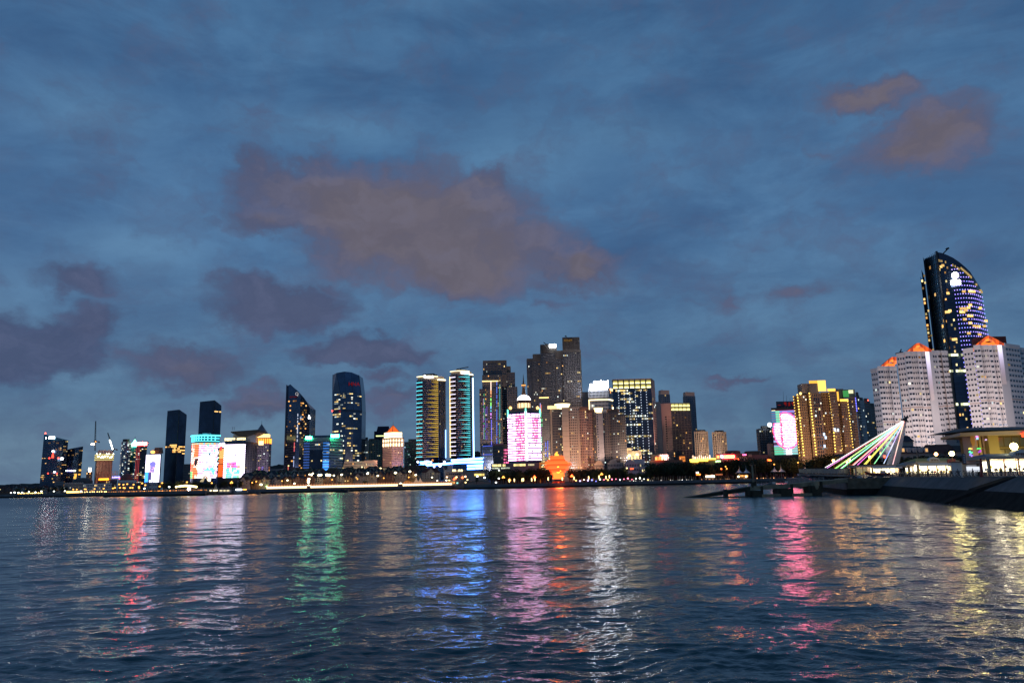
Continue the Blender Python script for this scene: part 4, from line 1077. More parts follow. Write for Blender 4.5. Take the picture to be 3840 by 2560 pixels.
for px, py, c, s in ((1567, 1731, (.6, .7, 1), 8), (1616, 1733, (.4, .6, 1), 8), (1666, 1731, (.7, .8, 1), 8), (1628, 1749, (.5, .6, 1), 6), (1650, 1746, (1, 1, 1), 9), (1622, 1725, (1, .35, .12), 1.2)):
    b = MB(); b.ball(P(px, py, D - 2), 1.5, 8); t.part('lamp', b, E(c, s))
D = 1135; t = T('podium_block', 'lower blue lit block closing the right end of the podium', 'building', tuple(P(1780, 1760, D)))
b = MB(); b.prism(foot4(1750, 1811, 1741, D, 25), 6, Zat(1780, 1741, D)); t.part('wall', b, mat_navy)

# 20 stepped tower with strings of coloured light
D = 1180; f = [P(1800, 1457, D + 12).xy, P(1808, 1457, D + 2).xy, P(1877, 1457, D).xy, P(1940, 1457, D + 26).xy, P(1880, 1457, D + 40).xy]
t = T('stepped_tower', 'brown-grey stepped tower hung with vertical strings of coloured light, left of the domed tower', 'building', (*ctr(f), 3))
b = MB()
for xl, xr, y, d0, dep in ((1798, 1880, 1457, 0, 30), (1808, 1882, 1405, 3, 26), (1811, 1899, 1351, 8, 26), (1880, 1915, 1373, 14, 26), (1878, 1931, 1396, 11, 30), (1876, 1940, 1450, 8, 34)):
    g = foot4(xl, xr, y, D + d0, dep); b.prism(g, 3, Zat((xl + xr) / 2, y, D + d0))
t.part('wall', b, mat_brownclad)
def face(xl, xr, y, dd): return P(xl, y, D + dd).xy, P(xr, y, D + dd).xy
p, q = face(1798, 1880, 1457, 0); zt = Zat(1838, 1457, D); windows(t, p, q, 30, zt, 34, 16, .6, .5, .08, ('yellow', 'warm')); fins(t, p, q, 30, zt, 16, .5, mat_brownclad)
p, q = face(1808, 1882, 1405, 3); z2 = Zat(1845, 1405, D + 3); windows(t, p, q, zt, z2, 6, 14, .6, .5, .12)
p, q = face(1811, 1899, 1351, 8); windows(t, p, q, z2, Zat(1855, 1360, D + 8), 5, 16, .55, .55, .07); fins(t, p, q, z2, Zat(1855, 1353, D + 8), 16, .5, mat_brownclad)
p, q = face(1884, 1940, 1450, 8); windows(t, p, q, 30, Zat(1910, 1452, D + 8), 34, 9, .6, .5, .06);
p, q = face(1884, 1931, 1396, 11); windows(t, p, q, Zat(1910, 1450, D), Zat(1905, 1400, D + 11), 6, 8, .6, .5, .1)
p, q = face(1808, 1882, 1428, 0); L = (q - p).length; zz = Zat(1845, 1429, D)
b = MB(); b.fbox(p, q, 0, L * .82, zz - .5, zz + .7, 0, .9); t.part('gold_line', b, E((1, .70, .25), 2.6))
def string(px, y0, y1, cfn, D0, s, step=5, w=.55):
    b = MB()
    for y in range(y0, y1, step):
        if random.random() < .12: continue
        v = P(px, y, D0); c = cfn((y - y0) / (y1 - y0)); b.box(v.x - w, v.x + w, v.y - .6, v.y, v.z - step * D0 / FOC * .42, v.z + step * D0 / FOC * .42, mul(c, s))
    t.part('led_string', b, GLOW)
random.seed(11)
string(1841, 1430, 1570, lambda v: (1, .75, .6) if v < .25 else (1, .45, .2) if v < .4 else (.3, 1, .2) if v < .65 else (.2, .7, 1) if v < .85 else (.8, .3, 1), D - 2, 2.2)
string(1843, 1575, 1668, lambda v: (.22, .20, 1), D - 2, 1.3)
string(1863, 1432, 1668, lambda v: (.12, .22, 1), D - 2, 1.0)
string(1874, 1432, 1668, lambda v: (.15, .8, .75), D - 2, .55, 6)
for px, c in ((1813, (.8, .25, 1)), (1820, (.25, .3, 1)), (1826, (.4, .2, 1)), (1815, (.2, 1, .4))): string(px, random.randint(1480, 1530), 1650, lambda v, c=c: c, D - 2, .55, 9, .5)
b = MB(); b.prism(foot4(1806, 1880, 1668, D - 8, 14), 4, Zat(1840, 1668, D - 8)); t.part('podium', b, mat_navy)
p, q = face(1806, 1880, 1668, -8); windows(t, p, q, 6, Zat(1840, 1670, D - 8), 11, 16, .6, .5, .12, ('cool', 'warm'), False, mat_winb)
for y in (1672, 1704): lline(1810, y, 1846, y - 1, .8, (.1, .16, 1), 1.0, 'blue_line', D - 9)
D = 1050; f = foot3(1848, 1888, 1908, 1664, D, 10, 4); zz = Zat(1880, 1664, D); t = block('lantern_block', 'low block with a pink lit lattice corner beside the domed tower', f, zz, mat_brownclad); windows(t, f[0], f[1], 6, zz - 3, 11, 10, .6, .45, .05)
p, q = f[1], f[2]; L = (q - p).length
for r in range(11):
    for c in range(6):
        if random.random() < .25: continue
        z = 8 + r * (zz - 12) / 11; v = p.lerp(q, (c + .5) / 6); t.inst('pink_panel', pane_mesh(L / 7.5, 2.0, E((1, .16, .38), random.choice((.7, 1.3, 2.0))), .3, 'pink_panel'), (v.x, v.y, z), math.atan2((q - p).y, (q - p).x))
b = MB(); b.fbox(f[0], f[1], 0, (f[1] - f[0]).length, zz - 1, zz + .8, .1, .5); t.part('fascia', b, solid('pink_fascia', (.6, .25, .3), .7))

# 21 domed tower wrapped in white and pink light bands
D = 930; f = [P(1904, 1540, D + 14).xy, P(1971, 1540, D).xy, P(2025, 1540, D + 8).xy, P(1962, 1540, D + 34).xy]; z1 = Zat(1965, 1541, D)
t = block('domed_tower', 'tower wrapped in white and pink light bands under a lit white dome and spire', f, z1, mat_navy)
zb0 = Zat(1965, 1727, D)
def scr(u, v):
    pinkish = (.25 < u < .55) or (.75 < u < .92 and .35 < v < .85)
    n = random.random()
    if pinkish and n < .42: return (3.4, .4, 1.1)
    if n < .07: return (.3, .1, .3)
    return (5.2, 3.0, 5.3) if not pinkish else (5.6, 1.7, 3.3)
for r in range(19):
    z = zb0 + (z1 - 2 - zb0) * (r + .2) / 19; led_row(t, [f[0], f[1], f[2]], z, z + (z1 - zb0) / 19 * .5, scr, r / 19, .1, .7, 40)
b = MB(); b.fbox(f[0], f[1], (f[1] - f[0]).length - 1, (f[1] - f[0]).length, zb0, z1, .1, 1.2); b.fbox(f[1], f[2], 0, 1, zb0, z1, .1, 1.2); t.part('corner_light', b, E((1, .85, .95), 1.6))
b = MB()
for v in (f[1], f[0], f[2]): b.box(v.x - .8, v.x + .8, v.y - 1.4, v.y, z1 - 6, z1 + 3.5)
t.part('corner_lamp', b, E((.2, 1, .75), 2.2))
cf = ctr(f); zk = lambda y: Zat(1961, y, D + 15)
b = MB(); b.hexa([(v.x, v.y, z1) for v in f], [(cf.x + (v.x - cf.x) * .55, cf.y + (v.y - cf.y) * .55, zk(1530)) for v in f]); t.part('stepped_roof', b, mat_dconc)
rd = (P(2024, 1540, D + 15).x - P(1904, 1540, D + 15).x) * .5
b = MB(); b.lathe(cf.x, cf.y, [(rd * .40, zk(1530)), (rd * .40, zk(1513))], 20); t.part('drum', b, E((1, .70, .35), 2.0, True))
b = MB()
for i in range(12): a = i * math.pi / 6; b.tube((cf.x + rd * .41 * math.cos(a), cf.y + rd * .41 * math.sin(a), zk(1530)), (cf.x + rd * .41 * math.cos(a), cf.y + rd * .41 * math.sin(a), zk(1512)), .5, k=6)
t.part('drum_column', b, mat_beige, kind='stuff')
b = MB(); b.lathe(cf.x, cf.y, [(rd * .43, zk(1513)), (rd * .44, zk(1503)), (rd * .42, zk(1501))], 20); t.part('ring', b, mat_brick)
rr = rd * .42; b = MB(); b.lathe(cf.x, cf.y, [(rr * math.cos(a), zk(1501) + (zk(1481) - zk(1501)) * math.sin(a)) for a in [i * math.pi / 2 / 7 for i in range(7)]] + [(.5, zk(1481))], 24)
o = t.part('dome', b, E((1, .95, 1), 5.5, True), smooth=True)
b = MB()
for i in range(10): a = i * math.pi / 5; b.tube((cf.x + rr * 1.01 * math.cos(a), cf.y + rr * 1.01 * math.sin(a), zk(1501)), (cf.x + rr * .6 * math.cos(a), cf.y + rr * .6 * math.sin(a), zk(1485)), .25, k=4)
t.part('dome_rib', b, mat_concrete)
b = MB(); b.lathe(cf.x, cf.y, [(3, zk(1481)), (2.1, zk(1470)), (1.7, zk(1456)), (1.2, zk(1452)), (2.5, zk(1447)), (2.5, zk(1442)), (1.0, zk(1437)), (.7, zk(1425)), (.12, zk(1402))], 12); t.part('spire', b, solid('bronze_spire', (.30, .14, .06), .4, .2, .5, metal=.4))
b = MB(); b.lathe(cf.x, cf.y, [(2.55, zk(1447)), (2.7, zk(1445)), (2.55, zk(1443))], 12); t.part('spire_lamp', b, E((1, .45, .12), 1.6))
for px in (1914, 2016): b = MB(); b.ball(P(px, 1529, D + 4), 1.8, 8); t.part('roof_lamp', b, E((1, .50, .12), 5))
# low terrace in front of it
D = 915; f = foot4(1842, 2030, 1738, D, 12); zz = Zat(1930, 1736, D)
t = block('terrace_wing', 'low wing with a strip of yellow windows at the foot of the domed tower', f, zz, mat_concrete)
for x0, x1, y0, y1, c, s in ((1846, 1896, 1747, 1739, (1, .8, .3), 1.6), (1926, 1971, 1747, 1739, (1, .78, .3), 1.4), (1846, 1912, 1756, 1751, (.85, .95, .7), .8), (1980, 2004, 1746, 1740, (1, .85, .5), .7)):
    A, B_ = P(x0, y0, D).xy, P(x1, y0, D).xy; L = (B_ - A).length; n = max(3, int(L / 1.6)); z0, z3 = Zat(1930, y0, D), Zat(1930, y1, D)
    for i in range(n):
        v = A.lerp(B_, (i + .5) / n)
        if random.random() < .9: t.inst('lit_window', pane_mesh(L / n * .82, z3 - z0, E(c, s * random.choice((.7, 1, 1.3))), .3, 'lit_window'), (v.x, v.y, (z0 + z3) / 2))
t = T('arch_gate', 'orange lit concrete gate frame between the domed tower and the red sculpture', 'gate', tuple(P(2030, 1755, 905)))
b = MB(); A = P(2023, 1733, 905); B_ = P(2062, 1736, 905); b.box(A.x, A.x + 1.2, A.y, A.y + 4, 5, A.z); b.box(A.x + 1.2, B_.x, A.y, A.y + 4, A.z - 2.2, A.z - .2); t.part('frame', b, E((1, .32, .07), .45))

# 22 the big dark stepped pair
D = 1300
t = T('twin_top_tower', 'tallest dark tower of the skyline with two stepped tops and a white roof sign', 'building', (P(2080, 1500, D).x, D, 3))
secs = [(1975, 2000, 1344, 8), (1998, 2028, 1327, 6), (2026, 2086, 1291, 4), (2084, 2111, 1314, 3), (2109, 2172, 1264, 0), (2170, 2178, 1311, 10)]
b = MB()
for i, (xl, xr, y, d0) in enumerate(secs):
    g = foot4(xl, xr, y, D + d0, 42 - d0); b.prism(g, 3, Zat((xl + xr) / 2, y, D + d0))
t.part('wall', b, mat_brownclad)
for (xl, xr, y, d0), n in zip(secs, (5, 6, 12, 5, 10, 0)):
    if not n: continue
    p, q = P(xl, y, D + d0 - .05).xy, P(xr, y, D + d0 - .05).xy; zt = Zat((xl + xr) / 2, min(1352, y + 30) if y > 1280 else 1320, D)
    windows(t, p, q, 30, zt, 52, n, .62, .55, .06 if n < 9 else .075, ('yellow', 'warm', 'white'), n > 9)
    fins(t, p, q, 30, Zat((xl + xr) / 2, y + 2, D), n, .8, mat_brownclad, .9)
for xl, xr, y0, y1 in ((2028, 2084, 1322, 1293), (2111, 2170, 1312, 1266)):
    p, q = P(xl, y0, D + 2).xy, P(xr, y0, D + 2).xy
    if xl > 2100: p, q = P(xl, y0, D - 1).xy, P(xr, y0, D - 1).xy
    fins(t, p, q, Zat(xl, y0, D), Zat(xl, y1, D), 11, .7, mat_dconc, .8)
A, B_ = P(2060, 1297, D - 2).xy, P(2085, 1297, D - 2).xy; b = MB(); b.fbox(A, B_, 0, (B_ - A).length, Zat(2072, 1303, D), Zat(2072, 1291, D), -.6, 0); t.part('white_sign', b, E((.95, 1, 1), 16, True))
A, B_ = P(2114, 1276, D - 2).xy, P(2146, 1276, D - 2).xy; b = MB(); random.seed(8); glyphs(b, A, B_, 0, (B_ - A).length, 4, Zat(2130, 1281, D), Zat(2130, 1273, D), .3, .8); t.part('dim_lettering', b, E((1, .55, .15), .18))
for (xa, ya, xb, yb) in ((2038, 1283, 2046, 1289), (2046, 1289, 2056, 1291), (2120, 1260, 2128, 1268), (2118, 1261, 2124, 1258)):
    b = MB(); b.tube(P(xa, ya, D + 12), P(xb, yb, D + 12), .7, k=6); t.part('roof_crane', b, mat_metal)
D = 1240; f = [P(2022, 1500, D).xy, P(2058, 1500, D).xy, P(2060, 1500, D + 20).xy, P(2024, 1500, D + 20).xy]; zz = Zat(2040, 1490, D)
t = block('light_string_block', 'dark shaft with a gold top line and coloured light strings behind the domed tower', f, zz, mat_dconc)
windows(t, f[0], f[1], 10, zz - 4, 42, 7, .6, .5, .05); windows(t, f[0], f[1], 12, 52, 10, 5, .75, .6, .75, ('yellow',))
b = MB(); b.fbox(f[0], f[1], 0, (f[1] - f[0]).length, zz - 1, zz + .6, 0, .8); t.part('gold_line', b, E((1, .68, .25), 2.4))
for px, y0, y1, c in ((2026, 1502, 1530, (.6, .5, 1)), (2028, 1545, 1580, (.3, 1, .3)), (2032, 1560, 1600, (.2, .9, .4)), (2027, 1600, 1660, (.5, .25, 1)), (2031, 1640, 1690, (.2, .9, .5)), (2029, 1520, 1545, (1, .25, .15)), (2054, 1655, 1712, (.2, .25, 1)), (2046, 1660, 1712, (.3, .3, 1))):
    string(px, y0, y1, lambda v, c=c: c, D - 2, 1.0, 6, .7)

# 23/24 beige apartment towers with glowing bowls on the roof
D = 990; z1 = Zat(2130, 1530, D)
t = T('bowl_top_tower', 'beige apartment tower with a big glowing bowl on its roof, behind the red sculpture', 'building', (P(2120, 1600, D).x, D, 3))
wing = [(2063, 2071, 1533, 10, mat_beige), (2070, 2107, 1532, 8, mat_brownclad), (2106, 2131, 1527, 0, mat_beige), (2131, 2172, 1527, 6, mat_beige), (2171, 2198, 1526, 16, mat_pink)]
for xl, xr, y, d0, m in wing:
    b = MB(); g = foot4(xl, xr, y, D + d0, 30 - d0); b.prism(g, 3, Zat((xl + xr) / 2, y, D + d0)); t.part('wall', b, m)
    p, q = P(xl, y, D + d0).xy, P(xr, y, D + d0).xy; zt = Zat((xl + xr) / 2, y + 3, D + d0)
    if xl == 2070: windows(t, p, q, 8, zt, 27, 7, .62, .5, .07, ('yellow', 'white', 'warm'), each=60)
    if xl == 2131: windows(t, p, q, 8, zt, 27, 6, .55, .45, .07, ('yellow', 'white', 'warm'), each=100)
    if xl == 2171: windows(t, p, q, 8, zt, 27, 4, .45, .45, .09, ('warm', 'yellow'))
    if xl == 2106: bands(t, [p, q], 8, zt, 14, .25, mat_brownclad, .12, 'panel_joint')
b = MB(); p, q = P(2174, 1527, D + 12).xy, P(2205, 1527, D + 14).xy; b.fbox(p, q, 0, (q - p).length, Zat(2188, 1530, D), Zat(2188, 1522, D), -8, 1.5); t.part('cornice', b, mat_brick)
c = P(2109, 1530, D + 14); r = P(2138, 1530, D + 14).x - c.x
b = MB(); b.lathe(c.x, c.y, [(r * .70, Zat(2109, 1535, D + 14)), (r * .85, Zat(2109, 1524, D + 14)), (r * 1.0, Zat(2109, 1517, D + 14)), (r * 1.0, Zat(2109, 1514, D + 14))], 24); t.part('glowing_bowl', b, E((1, .78, .36), 3.6, True))
b = MB(); b.lathe(c.x, c.y, [(r * .72, Zat(2109, 1537, D + 14)), (r * .72, Zat(2109, 1535, D + 14))], 24); b.lathe(c.x, c.y, [(r * 1.03, Zat(2109, 1515, D + 14)), (r * 1.03, Zat(2109, 1512.5, D + 14))], 24); t.part('bowl_rim', b, mat_brownclad)
b = MB(); c0 = P(2094, 1526, D + 4); b.box(c0.x - 14, c0.x - 2, c0.y, c0.y + 3, c0.z - 2, c0.z + 2); t.part('lit_parapet', b, E((1, .75, .35), 1.5))
b = MB()
for r_ in range(26):
    z = 8 + r_ * 3.4; p, q = P(2165, 1600, D + 5.6).xy, P(2172, 1600, D + 5.6).xy; b.fbox(p, q, 0, (q - p).length, z, z + 2.2, .02, .6)
t.part('balcony', b, mat_beige)
D = 1020
t = T('bowl_top_tower', 'row of brown-grey apartment towers with a smaller glowing bowl, left of the lit-crown slab', 'building', (P(2260, 1600, D).x, D, 3))
for xl, xr, y, d0, m in ((2198, 2222, 1541, 8, mat_pink), (2221, 2236, 1545, 4, mat_brownclad), (2234, 2260, 1547, 0, mat_grey), (2258, 2290, 1547, 6, mat_brownclad), (2288, 2318, 1545, 3, mat_dconc), (2317, 2345, 1557, 10, mat_brownclad)):
    b = MB(); g = foot4(xl, xr, y, D + d0, 30 - d0); zt = Zat((xl + xr) / 2, y, D + d0); b.prism(g, 3, zt); t.part('wall', b, m)
    p, q = P(xl, y, D + d0).xy, P(xr, y, D + d0).xy
    if xl != 2234: windows(t, p, q, 8, zt, 26, 4, .5, .42, .11, ('white', 'yellow', 'warm', 'white'), each=30)
    else: bands(t, [p, q], 8, zt, 14, .25, mat_concrete, .12, 'panel_joint'); windows(t, p + (q - p) * .05, p + (q - p) * .35, 8, zt, 26, 1, .5, .5, .05)
c = P(2244, 1545, D + 12); r = P(2260, 1545, D + 12).x - c.x
b = MB(); b.lathe(c.x, c.y, [(r * .72, Zat(2244, 1549, D + 12)), (r * .9, Zat(2244, 1538, D + 12)), (r * 1.05, Zat(2244, 1531, D + 12)), (r * 1.05, Zat(2244, 1529, D + 12))], 20); t.part('glowing_bowl', b, E((1, .74, .34), 3.2, True))
b = MB(); b.lathe(c.x, c.y, [(r * 1.1, Zat(2244, 1529.5, D + 12)), (r * 1.1, Zat(2244, 1527, D + 12))], 20); t.part('bowl_rim', b, mat_brownclad)
b = MB(); A = P(2213, 1541, D + 6); b.box(A.x - 4, A.x + 6, A.y, A.y + 8, A.z - 1, A.z + 2); A = P(2300, 1543, D + 10); b.box(A.x - 8, A.x + 8, A.y, A.y + 8, A.z - 2, A.z + 3.4); t.part('roof_house', b, mat_brick)

# 25 office with the brilliant white sign
D = 1250; f = [P(2206, 1455, D + 3).xy, P(2279, 1455, D).xy, P(2298, 1455, D + 18).xy, P(2222, 1455, D + 30).xy]; z1 = Zat(2245, 1456, D)
t = block('signed_office', 'glass office with a dazzling white roof sign and a gold outlined lower half', f, z1, mat_grey)
p, q = f[0], f[1]; L = (q - p).length; zg_ = Zat(2245, 1498, D)
windows(t, p, q, 30, z1 - 3, 22, 14, .6, .6, .08, ('white', 'yellow'), True, mat_win); fins(t, p, q, zg_ + 2, z1, 14, .5, mat_grey, .7)
b = MB()
for i in range(15): b.fbox(p, q, L * i / 14 - .25, L * i / 14 + .25, z1 - 14, z1 - 1, .7, 1.1)
t.part('lit_fin', b, E((.8, .85, 1), .9), kind='stuff')
windows(t, f[1], f[2], 30, z1 - 3, 22, 5, .6, .6, .06)
b = MB(); b.prism(foot4(2225, 2282, 1428, D + 10, 14), z1, Zat(2250, 1428, D + 10)); t.part('plant_room', b, mat_grey)
for px, py in ((2231, 1430), (2253, 1426), (2279, 1427)): b = MB(); b.ball(P(px, py, D + 8), .9, 6); t.part('lamp', b, E((1, 1, 1), 8))
A, B_ = P(2212, 1454, D - 2).xy, P(2277, 1450, D - 2).xy; w = (B_ - A).length; z0 = Zat(2245, 1455.5, D - 2); z3 = Zat(2245, 1440, D - 2)
b = MB(); b.fbox(A, B_, 0, w, z0, z3, -.5, 0); t.part('white_sign', b, E((.86, .90, 1), 110, True))
random.seed(9); b = MB(); glyphs(b, A, B_, .5, w - .5, 7, z0 + .6, z3 + .8, .02, .5); t.part('lettering', b, E((1, 1, 1), 45))
b = MB(); b.fbox(p, q, 0, L, zg_ - .7, zg_ + .7, .1, 1.0); b.fbox(p, q, -.2, 1.0, Zat(2245, 1534, D), zg_, .1, 1.0); t.part('gold_outline', b, E((1, .78, .38), 3.2))
b = MB(); p2, q2 = f[1], f[2]; b.fbox(p2, q2, 0, (q2 - p2).length, zg_ - .7, zg_ + .7, .1, 1.0); b.fbox(p2, q2, (q2 - p2).length * .7, (q2 - p2).length * .95, Zat(2290, 1538, D), Zat(2290, 1523, D), .1, 1); t.part('gold_outline', b, E((1, .80, .45), 4))
b = MB(); b.fbox(p2, q2, (q2 - p2).length * .4, (q2 - p2).length, z1 - 3, z1 + .5, .1, .8); t.part('lit_cornice', b, E((1, .5, .2), 4))
D = 1500; f = foot4(2184, 2208, 1469, D, 20); t = block('slender_tower', 'slender pale-ribbed tower between the tallest dark tower and the office with the dazzling sign', f, Zat(2196, 1469, D), mat_dconc); fins(t, f[0], f[1], 30, Zat(2196, 1470, D), 5, 1.2, mat_pink, .8)

# 26 wide slab with a crown of lit panels
D = 1080; f = [P(2296, 1426, D + 2).xy, P(2441, 1410, D).xy, P(2452, 1410, D + 28).xy, P(2310, 1426, D + 30).xy]; zl, zr = Zat(2297, 1426, D + 2), Zat(2441, 1409, D)
z1 = zl
t = block('crowned_slab', 'wide dark slab with two rows of glowing yellow-green panels across its top', f, z1, mat_black)
b = MB(); b.fbox(f[0], f[1], 0, (f[1] - f[0]).length, z1, z1 + 1.5, -10, .4); b.fbox(f[1], f[2], -.2, (f[2] - f[1]).length, 4, z1 + 1.5, -.0, .5); t.part('side_wall', b, mat_pink)
p, q = f[0], f[1]; L = (q - p).length; e = (q - p) / L; rz = math.atan2(e.y, e.x)
zc0 = Zat(2370, 1455, D)
for r, (h0, h1) in enumerate(((.02, .48), (.54, .98))):
    for c_ in range(7):
        u = L * (c_ + .5) / 7; za_ = zc0 + (z1 - zc0) * h0; zb_ = zc0 + (z1 - zc0) * h1
        b = MB(); w = L / 7 * .84
        for k in range(10):
            u0 = u - w / 2 + w * k / 10
            for m_ in range(5):
                v0, v1 = m_ / 5, (m_ + 1) / 5; inten = (1 - v0) ** 1.7 * random.uniform(.75, 1.25) if k % 2 else (1 - v0) ** 3
                cc = mul((1.0, .86, .26) if m_ else (1.1, 1.05, .55), .12 + 2.4 * inten)
                b.fbox(p, q, u0, u0 + w / 10, za_ + (zb_ - za_) * v0, za_ + (zb_ - za_) * v1, .1, .4, cc)
        t.part('crown_panel', b, GLOW)
b = MB(); b.fbox(p, q, 0, L, zc0 + (z1 - zc0) * .48, zc0 + (z1 - zc0) * .54, .1, 1.0)
for i in range(8): b.fbox(p, q, max(0, L * i / 7 - .9), min(L, L * i / 7 + .9), zc0, z1, .1, 1.0)
t.part('crown_frame', b, mat_dconc)
windows(t, p, q, 12, zc0 - 1, 30, 28, .75, .55, .34, ('yellow', 'white', 'yellow', 'white'), True, mat_win)
for i in range(1, 7):
    b = MB();
    for r in range(31):
        v = p + e * (L * i / 7); z = 14 + r * (zc0 - 16) / 31; b.box(v.x - .45, v.x + .45, v.y - .9, v.y - .3, z, z + .7)
    t.part('light_dots', b, E((.8, .85, 1), 1.7), kind='stuff')
windows(t, f[1] + Vector((.55, -.1)), f[2] + Vector((.55, 0)), 12, z1 - 22, 32, 3, .5, .5, .08, ('white', 'yellow'))

# 27 group to its right
D = 1350
for xl, xr, y, cap_y, lab in ((2468, 2512, 1478, 1462, 'blue-grey tower with a pale cap rising behind the smaller lit-crown slab, left one'), (2560, 2607, 1484, 1469, 'blue-grey tower with a pale cap rising behind the smaller lit-crown slab, right one')):
    f = foot3(xl, xl + 9, xr, y, D, 14, 6); zz = Zat((xl + xr) / 2, y, D); t = block('capped_tower', lab, f, zz, solid('blue_grey_panel', (.12, .14, .18), .6, .12, .1)); b = MB(); b.prism([ctr(f) + (v - ctr(f)) * .92 for v in f], zz, Zat((xl + xr) / 2, cap_y, D)); t.part('cap', b, mat_pink)
    windows(t, f[1], f[2], 10, zz, 42, 5, .5, .5, .02, ('yellow', 'white')); bands(t, [f[0], f[1]], 10, zz, 42, .3, mat_dconc, .1)
    b = MB(); v = ctr(f); b.tube((v.x - 3, v.y, Zat(xl, cap_y, D)), (v.x - 3, v.y, Zat(xl, cap_y - 4, D)), .5, k=5); t.part('mast', b, mat_metal)
D = 1300; f = foot4(2455, 2476, 1506, D, 20); t = block('shoulder_block', 'plain blue-grey block filling the gap right of the wide lit-crown slab', f, Zat(2465, 1506, D), solid('slate_panel', (.13, .15, .18), .6, .12, .1)); bands(t, [f[0], f[1]], 10, Zat(2465, 1508, D), 30, .3, mat_dconc, .1)
D = 1120; f = [P(2477, 1512, D + 14).xy, P(2514, 1512, D).xy, P(2522, 1512, D + 12).xy, P(2490, 1512, D + 26).xy]; f = [P(2478, 1512, D + 6).xy, P(2515, 1512, D).xy, P(2515, 1512, D + 25).xy, P(2480, 1512, D + 25).xy]
zz = Zat(2496, 1511, D); t = block('beige_slab', 'narrow beige slab with one column of square openings, joined to the smaller lit-crown slab', f, zz, mat_pink)
p, q = f[0], f[1]; windows(t, p + (q - p) * .32, p + (q - p) * .55, 8, zz - 18, 26, 1, .7, .55, .03, each=26); windows(t, p + (q - p) * .6, p + (q - p) * .98, 8, zz - 18, 26, 3, .3, .5, .02, ('warm',))
D = 1115; f = [P(2515, 1510, D).xy, P(2586, 1511, D + 4).xy, P(2592, 1511, D + 25).xy, P(2520, 1510, D + 25).xy]; zz = Zat(2550, 1510, D)
t = block('crowned_slab', 'smaller dark slab with ten glowing yellow-green panels across its top', f, zz, mat_dconc)
p, q = f[0], f[1]; L = (q - p).length; zc0 = Zat(2550, 1538, D)
for r, (h0, h1) in enumerate(((.02, .46), (.54, .96))):
    for c_ in range(5):
        u = L * (c_ + .5) / 5; w = L / 5 * .82; za_ = zc0 + (zz - zc0) * h0; zb_ = zc0 + (zz - zc0) * h1; b = MB()
        for k in range(8):
            for m_ in range(4):
                v0, v1 = m_ / 4, (m_ + 1) / 4; inten = (1 - v0) ** 1.6 * random.uniform(.75, 1.25) if k % 2 else (1 - v0) ** 3
                b.fbox(p, q, u - w / 2 + w * k / 8, u - w / 2 + w * (k + 1) / 8, za_ + (zb_ - za_) * v0, za_ + (zb_ - za_) * v1, .1, .4, mul((1.0, .88, .32), .12 + 2.4 * inten))
        t.part('crown_panel', b, GLOW)
windows(t, p, q, 8, zc0 - 1, 26, 13, .7, .6, .09, ('warm', 'yellow'), False, mat_win); bands(t, [p, q], 8, zc0, 26, .5, mat_brownclad, .5); fins(t, p, q, 8, zc0, 6, .6, mat_brownclad, .5)
for xl, xr, y, lab in ((2604, 2652, 1617, 'brown ribbed apartment tower right beside the smaller lit-crown slab'), (2671, 2721, 1619, 'brown ribbed apartment tower standing alone against the sky above the red restaurant sign')):
    D = 1250; f = arc(xl, xr, y, D, 6, 4); f = f + [Vector((f[-1].x * 1.018, f[-1].y + 22)), Vector((f[0].x * 1.018, f[0].y + 22))]; zz = Zat((xl + xr) / 2, y, D)
    t = block('ribbed_tower', lab, f, zz, solid('brown_render', (.30, .23, .18), .85, .1, .1))
    for p, q in zip(f[:4], f[1:5]): windows(t, p, q, 6, zz - 3, 20, 2, .45, .6, .09, ('yellow', 'warm')); fins(t, p, q, 6, zz, 2, .9, mat_beige, .8, 'rib')
    roofbox(t, f, zz, 2.5, mat_brownclad, .7)

# ------------------------------------------------------------------ right-hand towers
D = 1060; f = foot3(2835, 2846, 2906, 1607, D, 16, 4); zz = Zat(2870, 1606, D)
t = block('blue_grey_tower', 'blue-grey tower with a round white lamp at its corner, left of the pink video wall', f, zz, solid('slate_blue_panel', (.13, .14, .17), .6, .12, .1))
windows(t, f[1], f[2], 6, zz - 2, 20, 8, .65, .5, .06, ('white', 'yellow'), True, mat_win); windows(t, f[0], f[1], 6, zz, 20, 3, .4, .5, .03); fins(t, f[1], f[2], 6, zz, 4, .7, mat_brownclad, .4)
roofbox(t, f, zz, 4, mat_dconc, .5); b = MB(); b.ball(P(2886, 1592, D - 2), 2.6, 10); t.part('white_lamp', b, E((.85, .95, 1), 14, True)); b = MB(); c0 = P(2886, 1600, D - 2); b.box(c0.x - .5, c0.x + .5, c0.y, c0.y + 6, c0.z - 6, c0.z + 2); t.part('bracket', b, mat_metal)
D = 1010; f = foot3(2876, 2888, 2906, 1662, D, 6, 2); zz = Zat(2890, 1662, D); t = block('beige_block', 'small beige block at the lower left corner of the pink video wall', f, zz, mat_pink); windows(t, f[1], f[2], 6, zz - 3, 9, 3, .3, .3, .1)
